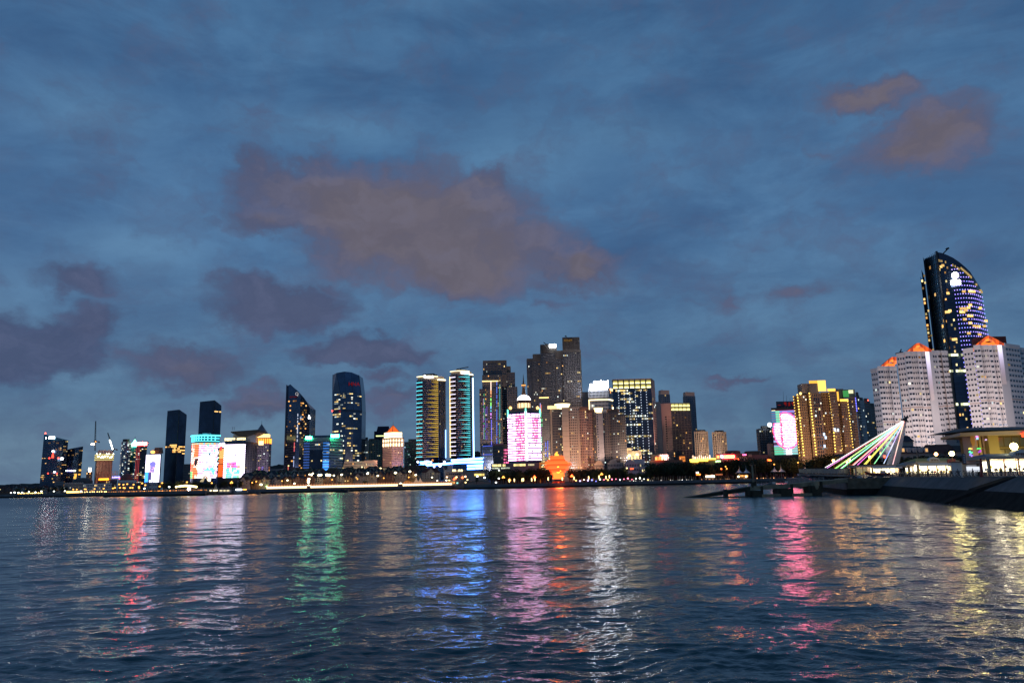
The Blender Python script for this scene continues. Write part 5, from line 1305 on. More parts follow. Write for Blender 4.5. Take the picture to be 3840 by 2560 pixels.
# pink video building
D = 1000; f = [P(2892, 1540, D + 8).xy, P(2984, 1536, D).xy, P(3000, 1536, D + 24).xy, P(2905, 1540, D + 30).xy]; z1 = Zat(2940, 1530, D)
t = block('video_building', 'office with a huge pink and white striped video wall under a black sign box', f, z1, mat_dconc)
p, q = f[0], f[1]; L = (q - p).length; e = (q - p) / L
z0s, z1s = Zat(2940, 1704, D), Zat(2940, 1537, D)
def scr(u, v):
    x, y = u, 1 - v; n = random.uniform(-1, 1)
    d = ((x - .56) / .55) ** 2 + ((y - .47) / .42) ** 2
    if y < .28 and x < .34: return (.22, .9, .6) if x > .16 else (.05, .25, .45)
    if d < 1:
        if abs(x - .36) < .035 + .02 * n and .1 < y < .85: return (4.0, .2, .5)
        if d > .84: return (5, .3, .9)
        return (8.5, 1.1, 2.0) if n > -.6 else (7, 2.6, 3.4)
    if y < .3: return (.30, .32, .9) if int(y * 90) % 2 else (.08, .09, .25)
    if y > .82: return (.15, .8, .5) if x < .36 else (3, 2.7, 3) if .45 < x < .7 else (.35, .8, .8)
    return (.35, .55, .95) if int(y * 90) % 2 else (.04, .05, .12)
for r in range(18):
    for s in range(3):
        z = z0s + (z1s - z0s) * (r + .06 + s * .28) / 18; led_row(t, [p, q], z, z + (z1s - z0s) / 18 * .26, scr, (r + s / 3) / 18, .15, .6, 30)
b = MB()
for r in range(18): z = z0s + (z1s - z0s) * (r + .90) / 18; b.fbox(p, q, 0, L, z, z + .5, .05, .3)
t.part('red_gap_line', b, E((1, .04, .12), .5), kind='stuff')
windows(t, f[1], f[2], 6, z1 - 2, 18, 4, .5, .5, .05)
b = MB(); b.prism([v + Vector((0, .6)) for v in f], z1, Zat(2940, 1526, D)); t.part('roof_slab', b, mat_brownclad)
g = foot4(2910, 2984, 1510, D + 4, 10); z0 = Zat(2940, 1525, D); zt = Zat(2945, 1504, D + 4); b = MB(); b.prism(g, z0, zt); t.part('sign_box', b, mat_black)
b = MB(); random.seed(12); A, B_ = g[0], g[1]; LL = (B_ - A).length; b.fbox(A, B_, LL * .08, LL * .24, z0 + 2.6, z0 + 3.1, .05, .3); glyphs(b, A, B_, LL * .36, LL * .95, 3, z0 + 1.6, zt - 1.2, .05, .3, gap=.4); t.part('red_lettering', b, E((1, .04, .03), .22))
for px, y in ((2938, 1467), (2950, 1482), (2963, 1492)): c0 = P(px, 1504, D + 8); c1 = P(px - 1, y, D + 8); b = MB(); b.tube(c0, c1, .22, .1, k=5); t.part('antenna', b, mat_metal)
b = MB(); b.fbox(p, q, .5, 5, Zat(2900, 1541, D), Zat(2900, 1536, D), .1, .5); t.part('lit_window', b, E((1, .85, .5), 1.4))

# gold-dotted apartment complex
D = 890
t = T('gold_dotted_block', 'brown apartment complex outlined with columns of gold lamps and lit roof screens', 'building', (P(3100, 1600, D).x, D, 4))
mat_clad = solid('brown_tile_cladding', (.25, .18, .135), .8, .1, .2, streak=True)
secs = [(2974, 2988, 1484, 12, 4), (2987, 3024, 1480, 6, 5), (3022, 3030, 1474, 14, 0), (3029, 3078, 1474, 3, 7), (3077, 3109, 1470, 12, 4), (3108, 3137, 1466, 0, 6), (3136, 3160, 1500, 10, 4), (3152, 3183, 1500, 5, 5), (3182, 3206, 1488, 10, 5)]
for xl, xr, y, d0, n in secs:
    g = foot4(xl, xr, y, D + d0, 26); zt = Zat((xl + xr) / 2, y, D + d0); b = MB(); b.prism(g, 4, zt); t.part('wall', b, mat_clad)
    if n:
        p, q = g[0], g[1]; windows(t, p, q, 8, zt - 1, 30, n, .5, .5, .07, ('yellow', 'warm', 'white'), each=25); bands(t, [p, q], 8, zt, 30, .3, mat_beige, .2)
def dots(px0, y0, px1, y1, n, D0, r=.75, s=4.0):
    for i in range(n):
        u = i / (n - 1); v = P(px0 + (px1 - px0) * u, y0 + (y1 - y0) * u, D0)
        key = ('dot', r, s)
        if key not in _pane:
            bb = MB(); bb.ball((0, 0, 0), r, 8); _pane[key] = bb.mesh('gold_lamp', E((1, .62, .10), s))
        t.inst('gold_lamp', _pane[key], v)
dots(2975, 1487, 2999, 1707, 22, D + 9, .5, 3); dots(2990, 1480, 3015, 1706, 22, D + 3); dots(3035, 1474, 3061, 1703, 22, D); dots(3108, 1475, 3127, 1614, 15, D - 3, .42, 2.5); dots(3127, 1622, 3133, 1692, 7, D - 3)
dots(3137, 1510, 3157, 1682, 17, D + 2); dots(3179, 1505, 3199, 1676, 17, D + 2, .55, 3.4)
def screen(xl, xr, y0, y1, d, c, s, depth=1.2, name='lit_roof_screen'):
    A, B_ = P(xl, y0, D + d).xy, P(xr, y0, D + d).xy; b = MB(); b.fbox(A, B_, 0, (B_ - A).length, Zat(xl, y0, D + d), Zat(xl, y1, D + d), -depth, 0); t.part(name, b, E(c, s, s > 1.2) if c else mat_concrete)
screen(3070, 3099, 1466, 1426, 2, (1, .60, .12), 1.9); screen(3036, 3072, 1438, 1427, 6, (1, .45, .06), 1.5); screen(3009, 3040, 1476, 1438, 8, None, 0, 14, 'lift_house'); screen(3040, 3071, 1474, 1437, 3, None, 0, 16, 'lift_house')
screen(3105, 3133, 1466, 1457, -1, (1, .52, .08), 2.2); screen(3133, 3147, 1503, 1468, 4, (1, .45, .06), 1.7); screen(3152, 3181, 1504, 1496, 3, (1, .55, .08), 2.2)
screen(3130, 3166, 1500, 1458, 16, None, 0, 10, 'lift_house'); screen(3164, 3184, 1488, 1464, 10, (.10, .55, .15), .6); screen(3184, 3200, 1474, 1462, 8, (.95, 1, .55), 1.2); screen(3164, 3208, 1490, 1460, 14, None, 0, 10, 'lift_house')
b = MB(); b.ball(P(3002, 1475, D), 1.5, 8); t.part('roof_lamp', b, E((1, .62, .15), 4))
for px, y in ((3130, 1610), (3142, 1612), (3090, 1628), (3096, 1640), (3092, 1672)): b = MB(); v = P(px, y, D - 3); b.box(v.x - 1, v.x + 1, v.y - .5, v.y, v.z - 1.6, v.z + 1.6); t.part('lit_window', b, E((.6, .75, 1), 2))
windows(t, P(3050, 1500, D + 2.5).xy, P(3074, 1500, D + 2.5).xy, 20, Zat(3060, 1490, D), 20, 3, .6, .6, .1, ('white', 'yellow', 'cool'))

# white-grey towers behind
for xl, xc, xr, y, D, lab, n in ((3206, 3212, 3222, 1480, 950, 'dark navy edge tower with blue dots just right of the gold-dotted complex', 3), (3216, 3224, 3240, 1500, 980, 'pale grey apartment tower with a dark roof behind the gold-dotted complex', 4), (3234, 3240, 3262, 1503, 1010, 'grey apartment tower with a red roof lamp, left of the white apartments', 5), (3258, 3262, 3282, 1521, 1050, 'low dark apartment tower half hidden by the white apartments', 4)):
    f = foot3(xl, xc, xr, y, D, 14, 8); zz = Zat((xl + xr) / 2, y, D); t = block('apartment_tower', lab, f, zz, mat_dconc if n in (3,) else mat_grey if n == 4 and xl < 3250 else mat_brownclad); windows(t, f[1], f[2], 6, zz - 4, 26, n, .5, .5, .07, ('white', 'cool', 'yellow')); windows(t, f[0], f[1], 6, zz - 4, 26, 2, .4, .5, .04)
    roofbox(t, f, zz, 4, mat_dconc, .7)
    if n == 5: b = MB(); b.ball(P(3255, 1500, D), .9, 6); t.part('beacon', b, E((1, .1, .05), 5))
    if n == 3:
        b = MB()
        for k in range(9): b.ball(P(3208 + k * .7, 1492 + k * 6, D - 1), .6, 5)
        t.part('blue_dots', b, E((.15, .15, 1), 3), kind='stuff')

# white apartment towers with orange roof crowns
mat_apart = solid('white_apartment_render', (.70, .63, .62), .85, .05, .1, streak=True)
def apart(label, D, secs, slot, crowns, seed):
    random.seed(seed)
    xs = [s[0] for s in secs] + [secs[-1][1]]
    t = T('white_apartment_tower', label, 'building', (P((xs[0] + xs[-1]) / 2, 1500, D).x, D, 5), 'white apartment towers with orange crowns')
    fine = []
    for (xl, xr, y, d0, d1, n, lit_p) in secs:
        if n < 6: fine.append((xl, xr, y, d0, d1, n, lit_p)); continue
        for u0, u1, off, m in ((0, .30, 0, 2), (.30, .62, 2.2, n - 5), (.62, .80, 0, 1), (.80, 1, 1.8, 2)):
            q = lambda u: d0 + (d1 - d0) * u + off
            fine.append((xl + (xr - xl) * u0, xl + (xr - xl) * u1, y, q(u0), q(u1), m, lit_p))
    for i, (xl, xr, y, d0, d1, n, lit_p) in enumerate(fine):
        A = P(xl, y, D + d0).xy; B_ = P(xr, y, D + d1).xy; zt = Zat((xl + xr) / 2, y, D + (d0 + d1) / 2)
        g = [A, B_, Vector((B_.x * (D + 32) / B_.y, D + 32)), Vector((A.x * (D + 32) / A.y, D + 32))]
        b = MB(); b.prism(g, 5, zt); t.part('wall', b, mat_apart)
        if n:
            rows = 25; z0 = zt - rows * 2.95 - 1.2
            windows(t, A, B_, z0, zt - 1.2, rows, n, random.choice((.55, .66, .76)), .36, lit_p, ('yellow', 'white', 'white', 'warm', 'cool'), each=40, margin=.03)
            b = MB(); b.fbox(A, B_, 0, (B_ - A).length, zt - 1.0, zt + .7, -.05, .35); t.part('parapet', b, mat_apart)
            b = MB(); zz = zt - 25 * 2.95 * .42; b.fbox(A, B_, 0, (B_ - A).length, zz, zz + .35, -.05, .3); t.part('string_course', b, mat_pink)
    for xl, xr, y0, y1, d in slot:
        A = P(xl, y0, D + d).xy; B_ = P(xr, y0, D + d).xy; zt, zb_ = Zat((xl + xr) / 2, y0, D + d), Zat((xl + xr) / 2 + 20, y1, D + d); b = MB(); L = (B_ - A).length
        for k in range(24):
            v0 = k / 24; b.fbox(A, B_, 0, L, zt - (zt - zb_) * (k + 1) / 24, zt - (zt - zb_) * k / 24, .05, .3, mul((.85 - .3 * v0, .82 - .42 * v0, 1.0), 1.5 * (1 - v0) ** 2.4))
        t.part('painted_wash_strip', b, WASH)  # wall-washer light put into the strip's emission, fading downward
    for (pts, hole, d, lens) in crowns:
        # arch-shaped orange wall on the roof, its uplight put in as emission
        d += D; b = MB(); out = [P(x, y, d) for x, y in pts]; hl = [P(x, y, d) for x, y in hole]
        n = len(pts)
        fr = [(p.x, p.y, p.z) for p in out]; bk = [(p.x, p.y + 1.2, p.z) for p in out]
        ho = [(p.x, p.y, p.z) for p in hl]; hb = [(p.x, p.y + 1.2, p.z) for p in hl]
        # strips from outer arch to inner arch (same count)
        for i in range(n - 1):
            m0, m1 = [tuple(fr[q][k] * .5 + ho[q][k] * .5 for k in range(3)) for q in (i, i + 1)]; g_ = .75 + .35 * math.sin(i * 2.1); b.poly([m0, ho[i], ho[i + 1], m1][::-1], (1.9 * g_, .42 * g_, .07)); b.poly([fr[i], m0, m1, fr[i + 1]][::-1], (.95 * g_, .14 * g_, .03)); b.poly([bk[i], bk[i + 1], hb[i + 1], hb[i]]); b.poly([fr[i], fr[i + 1], bk[i + 1], bk[i]][::-1]); b.poly([ho[i], ho[i + 1], hb[i + 1], hb[i]])
        lx, lw, ly = lens; b.poly([P(x, y, d - .05) for x, y in ((lx - lw - 1, ly), (lx - lw - 1, ly + 26), (lx + lw + 1, ly + 26), (lx + lw + 1, ly))], (1.5, .30, .05)); b.poly([P(x, y, d + 1.1) for x, y in ((lx - lw - 1, ly), (lx + lw + 1, ly), (lx + lw + 1, ly + 26), (lx - lw - 1, ly + 26))], (.3, .05, .01))
        t.part('orange_crown', b, GLOW)
    return t
def crown(xl, yl, xa, ya, xr, yr, hx, hw, hy0, hy1):
    k = 11; outer = []; inner = []
    for i in range(k):
        u = i / (k - 1); x = xl + (xr - xl) * u
        if x < xa: y = yl + (ya - yl) * ((x - xl) / (xa - xl)) ** .82
        else: y = ya + (yr - ya) * ((x - xa) / (xr - xa)) ** 1.15
        outer.append((x, y))
        base = yl - (yl - yr) * u * .6 + 9
        yi = base
        if abs(x - hx) < hw: yi = base - (base - hy1) * math.sqrt(max(0, 1 - ((x - hx) / hw) ** 2)) * .85
        inner.append((x, max(yi, y + 5)))
    return outer, inner
t = apart('white apartment tower with two orange roof crowns, left of the sail-shaped skyscraper', 430,
  [(3265, 3290, 1386, 9, 4, 3, .03), (3290, 3362, 1377, 4, 0, 8, .07), (3361, 3392, 1328, 6, 3, 3, .02), (3392, 3468, 1322, 2, -4, 8, .07), (3468, 3495, 1318, -4, -1, 0, 0), (3494, 3552, 1319, -1, 8, 6, .05)],
  [(3469, 3483, 1319, 1500, -5.2)],
  [(*crown(3298, 1380, 3346, 1337, 3362, 1338, 3342, 12, 1362, 1354), 8, (3342, 12, 1362)), (*crown(3391, 1330, 3442, 1283, 3505, 1318, 3444, 18, 1306, 1296), 8, (3444, 18, 1305))], 21)
c0 = P(3372, 1326, 436); b = MB(); b.tube(c0, c0 + Vector((1.5, 0, 2.6)), .35, k=5); b.tube(c0 + Vector((-2, 0, 0)), c0 + Vector((2, 0, .8)), .5, k=5); t.part('roof_crane', b, mat_metal)
t = apart('white apartment tower with one orange roof crown, right of the sail-shaped skyscraper', 430,
  [(3611, 3650, 1310, 8, 4, 3, .03), (3650, 3738, 1298, 4, -3, 9, .08), (3738, 3768, 1294, -3, -1, 0, 0), (3766, 3822, 1295, -1, 8, 5, .06), (3821, 3875, 1310, 12, 20, 4, .05)],
  [(3740, 3755, 1294, 1440, -4.4)],
  [(*crown(3645, 1308, 3704, 1256, 3772, 1292, 3706, 24, 1285, 1272), 8, (3706, 24, 1284))], 22)
b = MB(); A = P(3676, 1288, 442); B_ = P(3775, 1284, 442); b.box(A.x, B_.x, A.y, A.y + 8, A.z - 4, A.z + 4); t.part('red_roof_house', b, solid('red_roof_wall', (.30, .05, .03), .7))

# the sail-shaped skyscraper
D = 620
t = T('sail_skyscraper', 'sail-shaped skyscraper dotted with blue-violet lights, the tallest building on the right', 'building', (P(3570, 1400, D).x, D, 5))
yr = 1250
def X(px, y, d): return P(px, y, D + d)
# plan: thin left fin, recessed glass side, broad curved dotted face
cols = [(3511, 945, -4), (3530, 948, -8), (3552, 956, -11), (3575, 967, -13), (3598, 983, -14), (3622, 1003, -13), (3639, 1020, -11), (3658, 1050, -7), (3676, 1078, 0)]
lean = (3511 - 3451) / (945 - 500) if False else 0
F = []; zt = []
for px, y, d in cols: v = X(px, y, d); F.append(v.xy); zt.append(v.z)
# the face spreads towards the foot
def spread(p, i): return Vector((p.x + (i - 4) * .25, p.y))
low = [Vector((p.x + (2.5 if i == 8 else 1.2 * i / 8), p.y)) for i, p in enumerate(F)]
b = MB(); bk = [(F[-1].x * 1.07, D + 45), (F[0].x * 1.075, D + 45)]
zmid = zt[-1]
b.hexa([(p.x, p.y, 5) for p in low] + [(bk[0][0], bk[0][1], 5), (bk[1][0], bk[1][1], 5)], [(p.x, p.y, z) for p, z in zip(F, zt)] + [(*bk[0], zt[-1]), (*bk[1], zt[0])]); t.part('wall', b, mat_black)
# left glass side and its outer fins
S0, S1 = X(3468, 970, 22), X(3512, 946, 0)
b = MB(); sk = 40 * S0.x / S0.y + 1
b.hexa([(S0.x, S0.y, 5), (S1.x, S1.y, 5), (S1.x + 18, S1.y + 40, 5), (S0.x + sk, S0.y + 40, 5)], [(S0.x, S0.y, S0.z), (S1.x, S1.y, X(3512, 954, 0).z), (S1.x + 18, S1.y + 40, X(3512, 954, 0).z), (S0.x + sk, S0.y + 40, S0.z)]); t.part('glass_side', b, glass('pale_teal_glass', (.032, .062, .078), .15))
bands(t, [S0.xy, S1.xy], 10, S0.z, 44, .35, mat_metal, .2); fins(t, S0.xy, S1.xy, 10, S0.z, 7, .2, mat_metal, .25)
windows(t, S0.xy, S1.xy, 10, S0.z, 44, 7, .8, .6, .02, ('warm',), False, None)
for xa, ya, d in ((3461, 963, 16), (3455, 1010, 22), (3451, 1036, 26)):
    v = X(xa, ya, d); b = MB(); b.hexa([(v.x, v.y, 5), (v.x + 1.6, v.y, 5), (v.x + 9.6, v.y + 14, 5), (v.x + 8, v.y + 14, 5)], [(v.x, v.y, v.z), (v.x + 1.6, v.y, v.z - 5), (v.x + 9.6, v.y + 14, v.z - 5), (v.x + 8, v.y + 14, v.z)]); t.part('fin', b, mat_black)
A = X(3452, 1036, 14).xy; B_ = X(3460, 1036, 13).xy; windows(t, A, B_, 12, X(3455, 1036, 24).z - 2, 50, 1, .8, .6, .62, ('yellow', 'warm'), False, None)
A = X(3459, 1010, 12).xy; B_ = X(3467, 1010, 11).xy; windows(t, A, B_, 12, X(3455, 1016, 20).z - 2, 54, 1, .7, .6, .3, ('yellow',), False, None)
b = MB(); v = X(3512, 945, -4); b.tube((v.x - .3, v.y - .5, 5), (v.x - .3, v.y - .5, v.z + .5), .9, k=6); t.part('edge_mullion', b, mat_metal)
# dotted field on the curved face
def at(u):
    s = u * (len(F) - 1); i = min(int(s), len(F) - 2); k = s - i
    return F[i].lerp(F[i + 1], k), zt[i] + (zt[i + 1] - zt[i]) * k, low[i].lerp(low[i + 1], k)
me_dot = {}
def dot(c):
    if c not in me_dot:
        bb = MB(); bb.ball((0, 0, 0), .40, 6); me_dot[c] = bb.mesh('led_dot', E((c[0] * .75, c[1] * .62, c[2]), 2.6))
    return me_dot[c]
ndot = 0; rest = MB(); random.seed(31)
H = zt[0]
for r in range(48):
    z = H - 14 - r * (H - 20) / 48
    for c_ in range(13):
        u = .30 + .70 * c_ / 12
        top_, zz, lo = at(u)
        if z > zz - 7: continue
        k = z / max(zz, 1); pnt = lo.lerp(top_, k)
        if r > 40 and random.random() < .4: continue
        col = random.choice([(.50, .45, 1), (.50, .45, 1), (.45, .40, 1), (.7, .65, 1), (.30, .45, 1)])
        if r > 30: col = random.choice([(.50, .45, 1), (.15, .45, 1), (.7, .6, 1)])
        if ndot < 300: t.inst('led_dot', dot(col), (pnt.x, pnt.y - .8, z)); ndot += 1
        else: rest.ball((pnt.x, pnt.y - .8, z), .4, 6)
t.part('led_dot_field', rest, E((.32, .28, 1), 2.6), kind='stuff')
# lit rooms on the face
for px, y in ((3598, 1100), (3622, 1098), (3640, 1097), (3584, 1163), (3596, 1163), (3610, 1160), (3617, 1150), (3600, 1170), (3583, 1175), (3590, 1176), (3609, 1190), (3618, 1190), (3593, 1203), (3612, 1217), (3626, 1228), (3640, 1230), (3647, 1228), (3604, 1255), (3648, 1257), (3664, 1155), (3688, 1197), (3675, 1220), (3624, 1297), (3530, 1169), (3543, 1167), (3541, 1101), (3556, 1274), (3548, 1274), (3530, 996), (3523, 999), (3538, 1170)):
    u = (px - 3511) / 165 - .0; u = min(1, max(0, u - (y - 1000) / 1000 * .3)); tp, zz, lo = at(u); z = Zat(px, y, D - 8)
    if z > zz - 3: continue
    pnt = lo.lerp(tp, z / zz); t.inst('lit_window', pane_mesh(2.6, 2.0, E((1, .62, .2), random.choice((.9, 1.5, 2.4))), .35, 'lit_window'), (pnt.x, pnt.y - .7, z))
for i in range(8):
    p, q = F[i], F[i + 1]; zz = min(zt[i], zt[i + 1]) - 2; n = int((zz - 8) / 4.0); bands(t, [p, q], 8, 8 + n * 4, n, .4, mat_navy, .3)
for i in range(2):
    p, q = F[i], F[i + 1]; windows(t, p, q, 10, zt[1] - 8, 46, 2, .5, .5, .15, ('yellow', 'warm'), False, None)
for i in range(8):                                  # bright ribbon under the curved top edge, dim plant floors
    p, q = F[i], F[i + 1]; L = (q - p).length
    for k in range(5):
        v0 = p.lerp(q, k / 5); z = zt[i] + (zt[i + 1] - zt[i]) * k / 5 - (7 if i < 4 else 5)
        if i in (4, 5, 0) or random.random() < .25: b = MB(); b.box(v0.x, v0.x + L / 6, v0.y - .8, v0.y - .3, z - 1.2, z + .6); t.part('lit_window', b, E((1, .68, .25), .5))
b = MB(); c0 = X(3582, 1032, -16); b.lathe(0, 0, [(2.5, -1), (2.5, 0)], 20);
me = b.mesh('emblem', E((.9, .95, 1), 20, True)); o = t.inst('emblem', me, (c0.x, c0.y - .4, c0.z)); o.rotation_euler = (R(90), 0, 0)
A = X(3567, 1066, -15.2).xy; B_ = X(3603, 1066, -15.2).xy; b = MB(); b.fbox(A, B_, 0, (B_ - A).length, Zat(3585, 1067, D - 15), Zat(3585, 1052, D - 15), -.4, 0.1); t.part('sign_panel', b, E((.9, .95, 1), 16, True))
spn = [c for c in t.o.children if c.name.startswith('sign_panel')][0]; random.seed(3); b = MB(); glyphs(b, A, B_, .3, (B_ - A).length - .3, 2, Zat(3585, 1066, D - 15), Zat(3585, 1050, D - 15), .15, .5); t.part('lettering', b, E((1, 1, 1), 26), spn)
b = MB(); c0 = X(3536, 952, 10); c1 = X(3553, 934, 10); b.tube(c0, c1, .55, k=6); b.tube(c1 - Vector((1.2, 0, 0)), c1 + Vector((1.2, 0, .8)), .8, k=6); t.part('roof_crane', b, mat_metal)
for y in (1330, 1390, 1515):
    A = X(3556, y, -14).xy; B_ = X(3640, y, -14).xy; z = Zat(3600, y, D - 14)
    for k in range(9):
        if random.random() < .75: v = A.lerp(B_, (k + .5) / 9); t.inst('lit_window', pane_mesh((B_ - A).length / 11, 1.9, E((.95, 1, .6), random.choice((.5, 1, 2))), .3, 'lit_window'), (v.x, v.y, z), 0)

# ------------------------------------------------------------------ landmarks used to tell repeats apart
MARK = [(200, 'leftmost curved office tower'), (395, 'tower under construction'), (500, 'green and red roof signs'), (576, 'tall white video screen'), (660, 'black tower with lit T'), (770, 'round video tower'),
        (880, 'white video slab'), (980, 'orange-crowned pyramid spire'), (1110, 'horned tower'), (1190, 'blue-lit office'), (1300, 'tower with the dim red logo'), (1400, 'gold floodlit hall'), (1475, 'orange pyramid roof'), (1545, 'grey apartment pair'),
        (1615, 'yellow striped tower'), (1730, 'cyan striped tower'), (1800, 'end of the blue podium'), (1870, 'pink lattice block'), (1965, 'domed tower'), (2095, 'red sculpture'), (2180, 'glowing roof bowl'), (2260, 'office with the dazzling white sign'),
        (2380, 'wide lit-crown slab'), (2500, 'beige slab'), (2555, 'smaller lit-crown slab'), (2628, 'brown ribbed tower beside the slabs'), (2697, 'lone brown ribbed tower'), (2800, 'dark drum-shaped hall'), (2870, 'blue-grey tower'), (2945, 'pink video wall'),
        (3060, 'gold-dotted apartments'), (3160, 'lit green roof screen'), (3240, 'grey towers beside the white apartments'), (3330, 'rainbow cable pylon'), (3450, 'yellow-roofed kiosk'), (3560, 'round yellow lamp'), (3700, 'yellow restaurant'), (3800, 'blue-roofed kiosk')]
def near(px): return min(MARK, key=lambda m: abs(m[0] - px))[1]
_used = {}
def uniq(lab, o=None):
    _used[lab] = _used.get(lab, 0) + 1
    return lab
def lampobj(name, loc, watts, col, parent=None, radius=.4, spot=None, aim=None):
    l = bpy.data.lights.new(name, 'SPOT' if spot else 'POINT'); l.energy = watts; l.color = col; l.shadow_soft_size = radius
    o = bpy.data.objects.new(name, l); C.objects.link(o)
    if parent: o.parent = parent.o; o.location = Vector(loc) - parent.loc
    else: o.location = loc
    if spot:
        l.spot_size = R(spot); l.spot_blend = .6
        o.rotation_euler = (Vector(aim) - Vector(loc)).to_track_quat('-Z', 'Y').to_euler()
    return o
mat_lamp_o = E((1, .40, .07), 3.4); mat_lamp_y = E((1, .72, .28), 4); mat_lamp_w = E((.95, 1, .92), 5)
mat_leaf = [solid('dark_foliage', (.035, .05, .022), .9, .5, .6), solid('olive_foliage', (.05, .055, .02), .9, .5, .6), solid('deep_foliage', (.022, .035, .02), .9, .5, .6)]
mat_bark = solid('bark', (.06, .045, .035), .95, .3, 1.0)
mat_roofs = [solid('dark_roof_tiles', (.045, .035, .035), .8, .3, .6), solid('maroon_roof_tiles', (.10, .035, .028), .8, .3, .6), solid('blue_roof_tiles', (.03, .035, .05), .8, .3, .6)]
mat_villa = [solid('pale_villa_wall', (.38, .33, .28), .85, .1, .3), solid('ochre_villa_wall', (.40, .26, .13), .85, .1, .3), solid('grey_villa_wall', (.30, .29, .28), .85, .1, .3), solid('brick_villa_wall', (.20, .11, .08), .85, .1, .3)]

# ------------------------------------------------------------------ red sculpture of stacked discs
D = 872; g0 = P(2094, 1800, D); z0 = 4.4; k = D / FOC
t = T('red_sculpture', 'glowing red-orange sculpture of stacked discs shaped like a spinning top on the shore', 'sculpture', (g0.x, D + 8, z0))
prof = [(1795, 20), (1786, 22), (1778, 26), (1770, 31), (1763, 36), (1757, 41), (1751, 46), (1745, 49), (1739, 49), (1733, 42), (1727, 33), (1720, 28), (1714, 27), (1708, 10)]
cx = g0.x
for i, (y, w) in enumerate(prof[:-1]):
    za, zb_ = Zat(2094, y, D), Zat(2094, prof[i + 1][0], D); r = w * k; off = Vector((math.sin(i * 1.9) * 1.2 * k * 3, 0))
    if i > 9: off.x += (-4 if i < 12 else 1) * k
    b = MB(); h = zb_ - za
    b.lathe(cx + off.x, D + 8, [(r * .93, za + h * .02), (r, za + h * .12), (r, za + h * .62), (r * .96, za + h * .74)], 28)
    b.lathe(cx, D + 8, [(r * .78, za + h * .7), (r * .78, za + h * 1.02)], 20)
    hot = i < 3
    t.part('disc', b, E((1, .065, .014) if not hot else (1, .12, .018), (3.4, 2.2, 4.0)[i % 3] if not hot else 4.0, True))
b = MB(); za = Zat(2094, 1708, D)
for i in range(5): b.lathe(cx - 2.5 * k + math.sin(i * 2) * .5, D + 8, [((9 - 1.5 * i) * k, za + i * 1.0), ((9 - 1.5 * i) * k, za + i * 1.0 + .75)], 16)
t.part('top_spiral', b, E((1, .42, .05), 2.6))
b = MB(); b.lathe(cx, D + 8, [(26 * k, z0), (26 * k, z0 + 1.2), (22 * k, z0 + 1.25), (22 * k, z0 + 2.2)], 28); t.part('plinth', b, solid('red_plinth', (.35, .05, .04), .7))
b = MB()
for y, hw, px in ((1749, 9, 2094), (1770, 14, 2096), (1765, 9, 2104)):
    a = P(px - hw, y, D - 46 * k + 2); c_ = P(px + hw, y, D - 46 * k + 2); b.lathe((a.x + c_.x) / 2, D - (43 if y < 1755 else 24) * k + 8, [(.3, a.z - .7), (hw * k * .55, a.z), (.3, a.z + .7)], 14)
t.part('hot_lamp', b, E((1, .55, .05), 4.5))
lampobj('sculpture_lamp', (cx, D - 22, 7), 20000, (1, .16, .03), t, 4.0)

# ------------------------------------------------------------------ prototypes
def make_tree(i, conifer=False):
    rr = random.Random(100 + i); h = 1.0
    t = T('tree', 'tree', 'tree', (0, -500, -50))
    b = MB(); b.v = []; o = Vector(t.loc)
    b.tube(o, o + Vector((rr.uniform(-.03, .03), 0, .45)), .035, .022, 6)
    for _ in range(6):
        a = rr.uniform(0, 6.28); z = rr.uniform(.22, .42); b.tube(o + Vector((0, 0, z)), o + Vector((math.cos(a) * .26, math.sin(a) * .26, z + rr.uniform(.15, .32))), .014, .005, 4)
    t.part('trunk', b, mat_bark)
    b = MB()
    lobes = [(rr.uniform(-.26, .26), rr.uniform(-.26, .26), rr.uniform(.42, .82), rr.uniform(.13, .24)) for _ in range(9)]
    if conifer: lobes = [(0, 0, .25 + .075 * j, .24 - .022 * j) for j in range(9)]
    for lx, ly, lz, lr in lobes:
        for _ in range(44):
            a = rr.uniform(0, 6.283); c_ = rr.uniform(-1, 1); s_ = math.sqrt(1 - c_ * c_); q = lr * rr.uniform(.55, 1.1)
            p = o + Vector((lx + q * s_ * math.cos(a), ly + q * s_ * math.sin(a), lz + q * c_ * .85)); sz = rr.uniform(.022, .05)
            x = Vector((rr.uniform(-1, 1), rr.uniform(-1, 1), rr.uniform(-1, 1))).normalized(); y = x.orthogonal().normalized()
            b.poly([p - x * sz, p + y * sz * .8, p + x * sz, p - y * sz * .8])
    t.part('crown', b, mat_leaf[i % 3])
    return t.o
TREES = [make_tree(i) for i in range(4)]
_tu = [False] * 6
def plant(kind, loc, h, label, group, wide=1.0, rz=None):
    label = ('slim', 'broad', 'spreading')[(wide > .95) + (wide > 1.1)] + (' dark', ' olive', ' blackish', ' green')[kind] + (' tall' if h > 17 else ' low' if h < 9 else '') + ' tree ' + label
    src = TREES[kind]; rz = random.uniform(0, 6.28) if rz is None else rz
    sc = (h * wide, h * wide, h)
    if not _tu[kind]:
        _tu[kind] = True; src.location = loc; src.rotation_euler = (0, 0, rz); src.scale = sc; src['label'] = label; src['group'] = group; return src
    return copy_tree(src, loc, rz, sc, label, group)
def belt(x0, x1, step, t0, t1, h0, h1, where, kinds=(0, 1, 2, 3), dens=1):
    px = x0
    while px < x1:
        for _ in range(dens):
            g = gpos(px + random.uniform(-.4, .4) * step, random.uniform(t0, t1))
            plant(random.choice(kinds), (g.x, g.y, g.z - .3), random.uniform(h0, h1), where + ', below ' + near(px), 'dark leafy trees ' + where, random.uniform(.85, 1.25))
        px += step
random.seed(41)
belt(1846, 2056, 9, 18, 60, 13, 19, 'left of the red sculpture', dens=2)
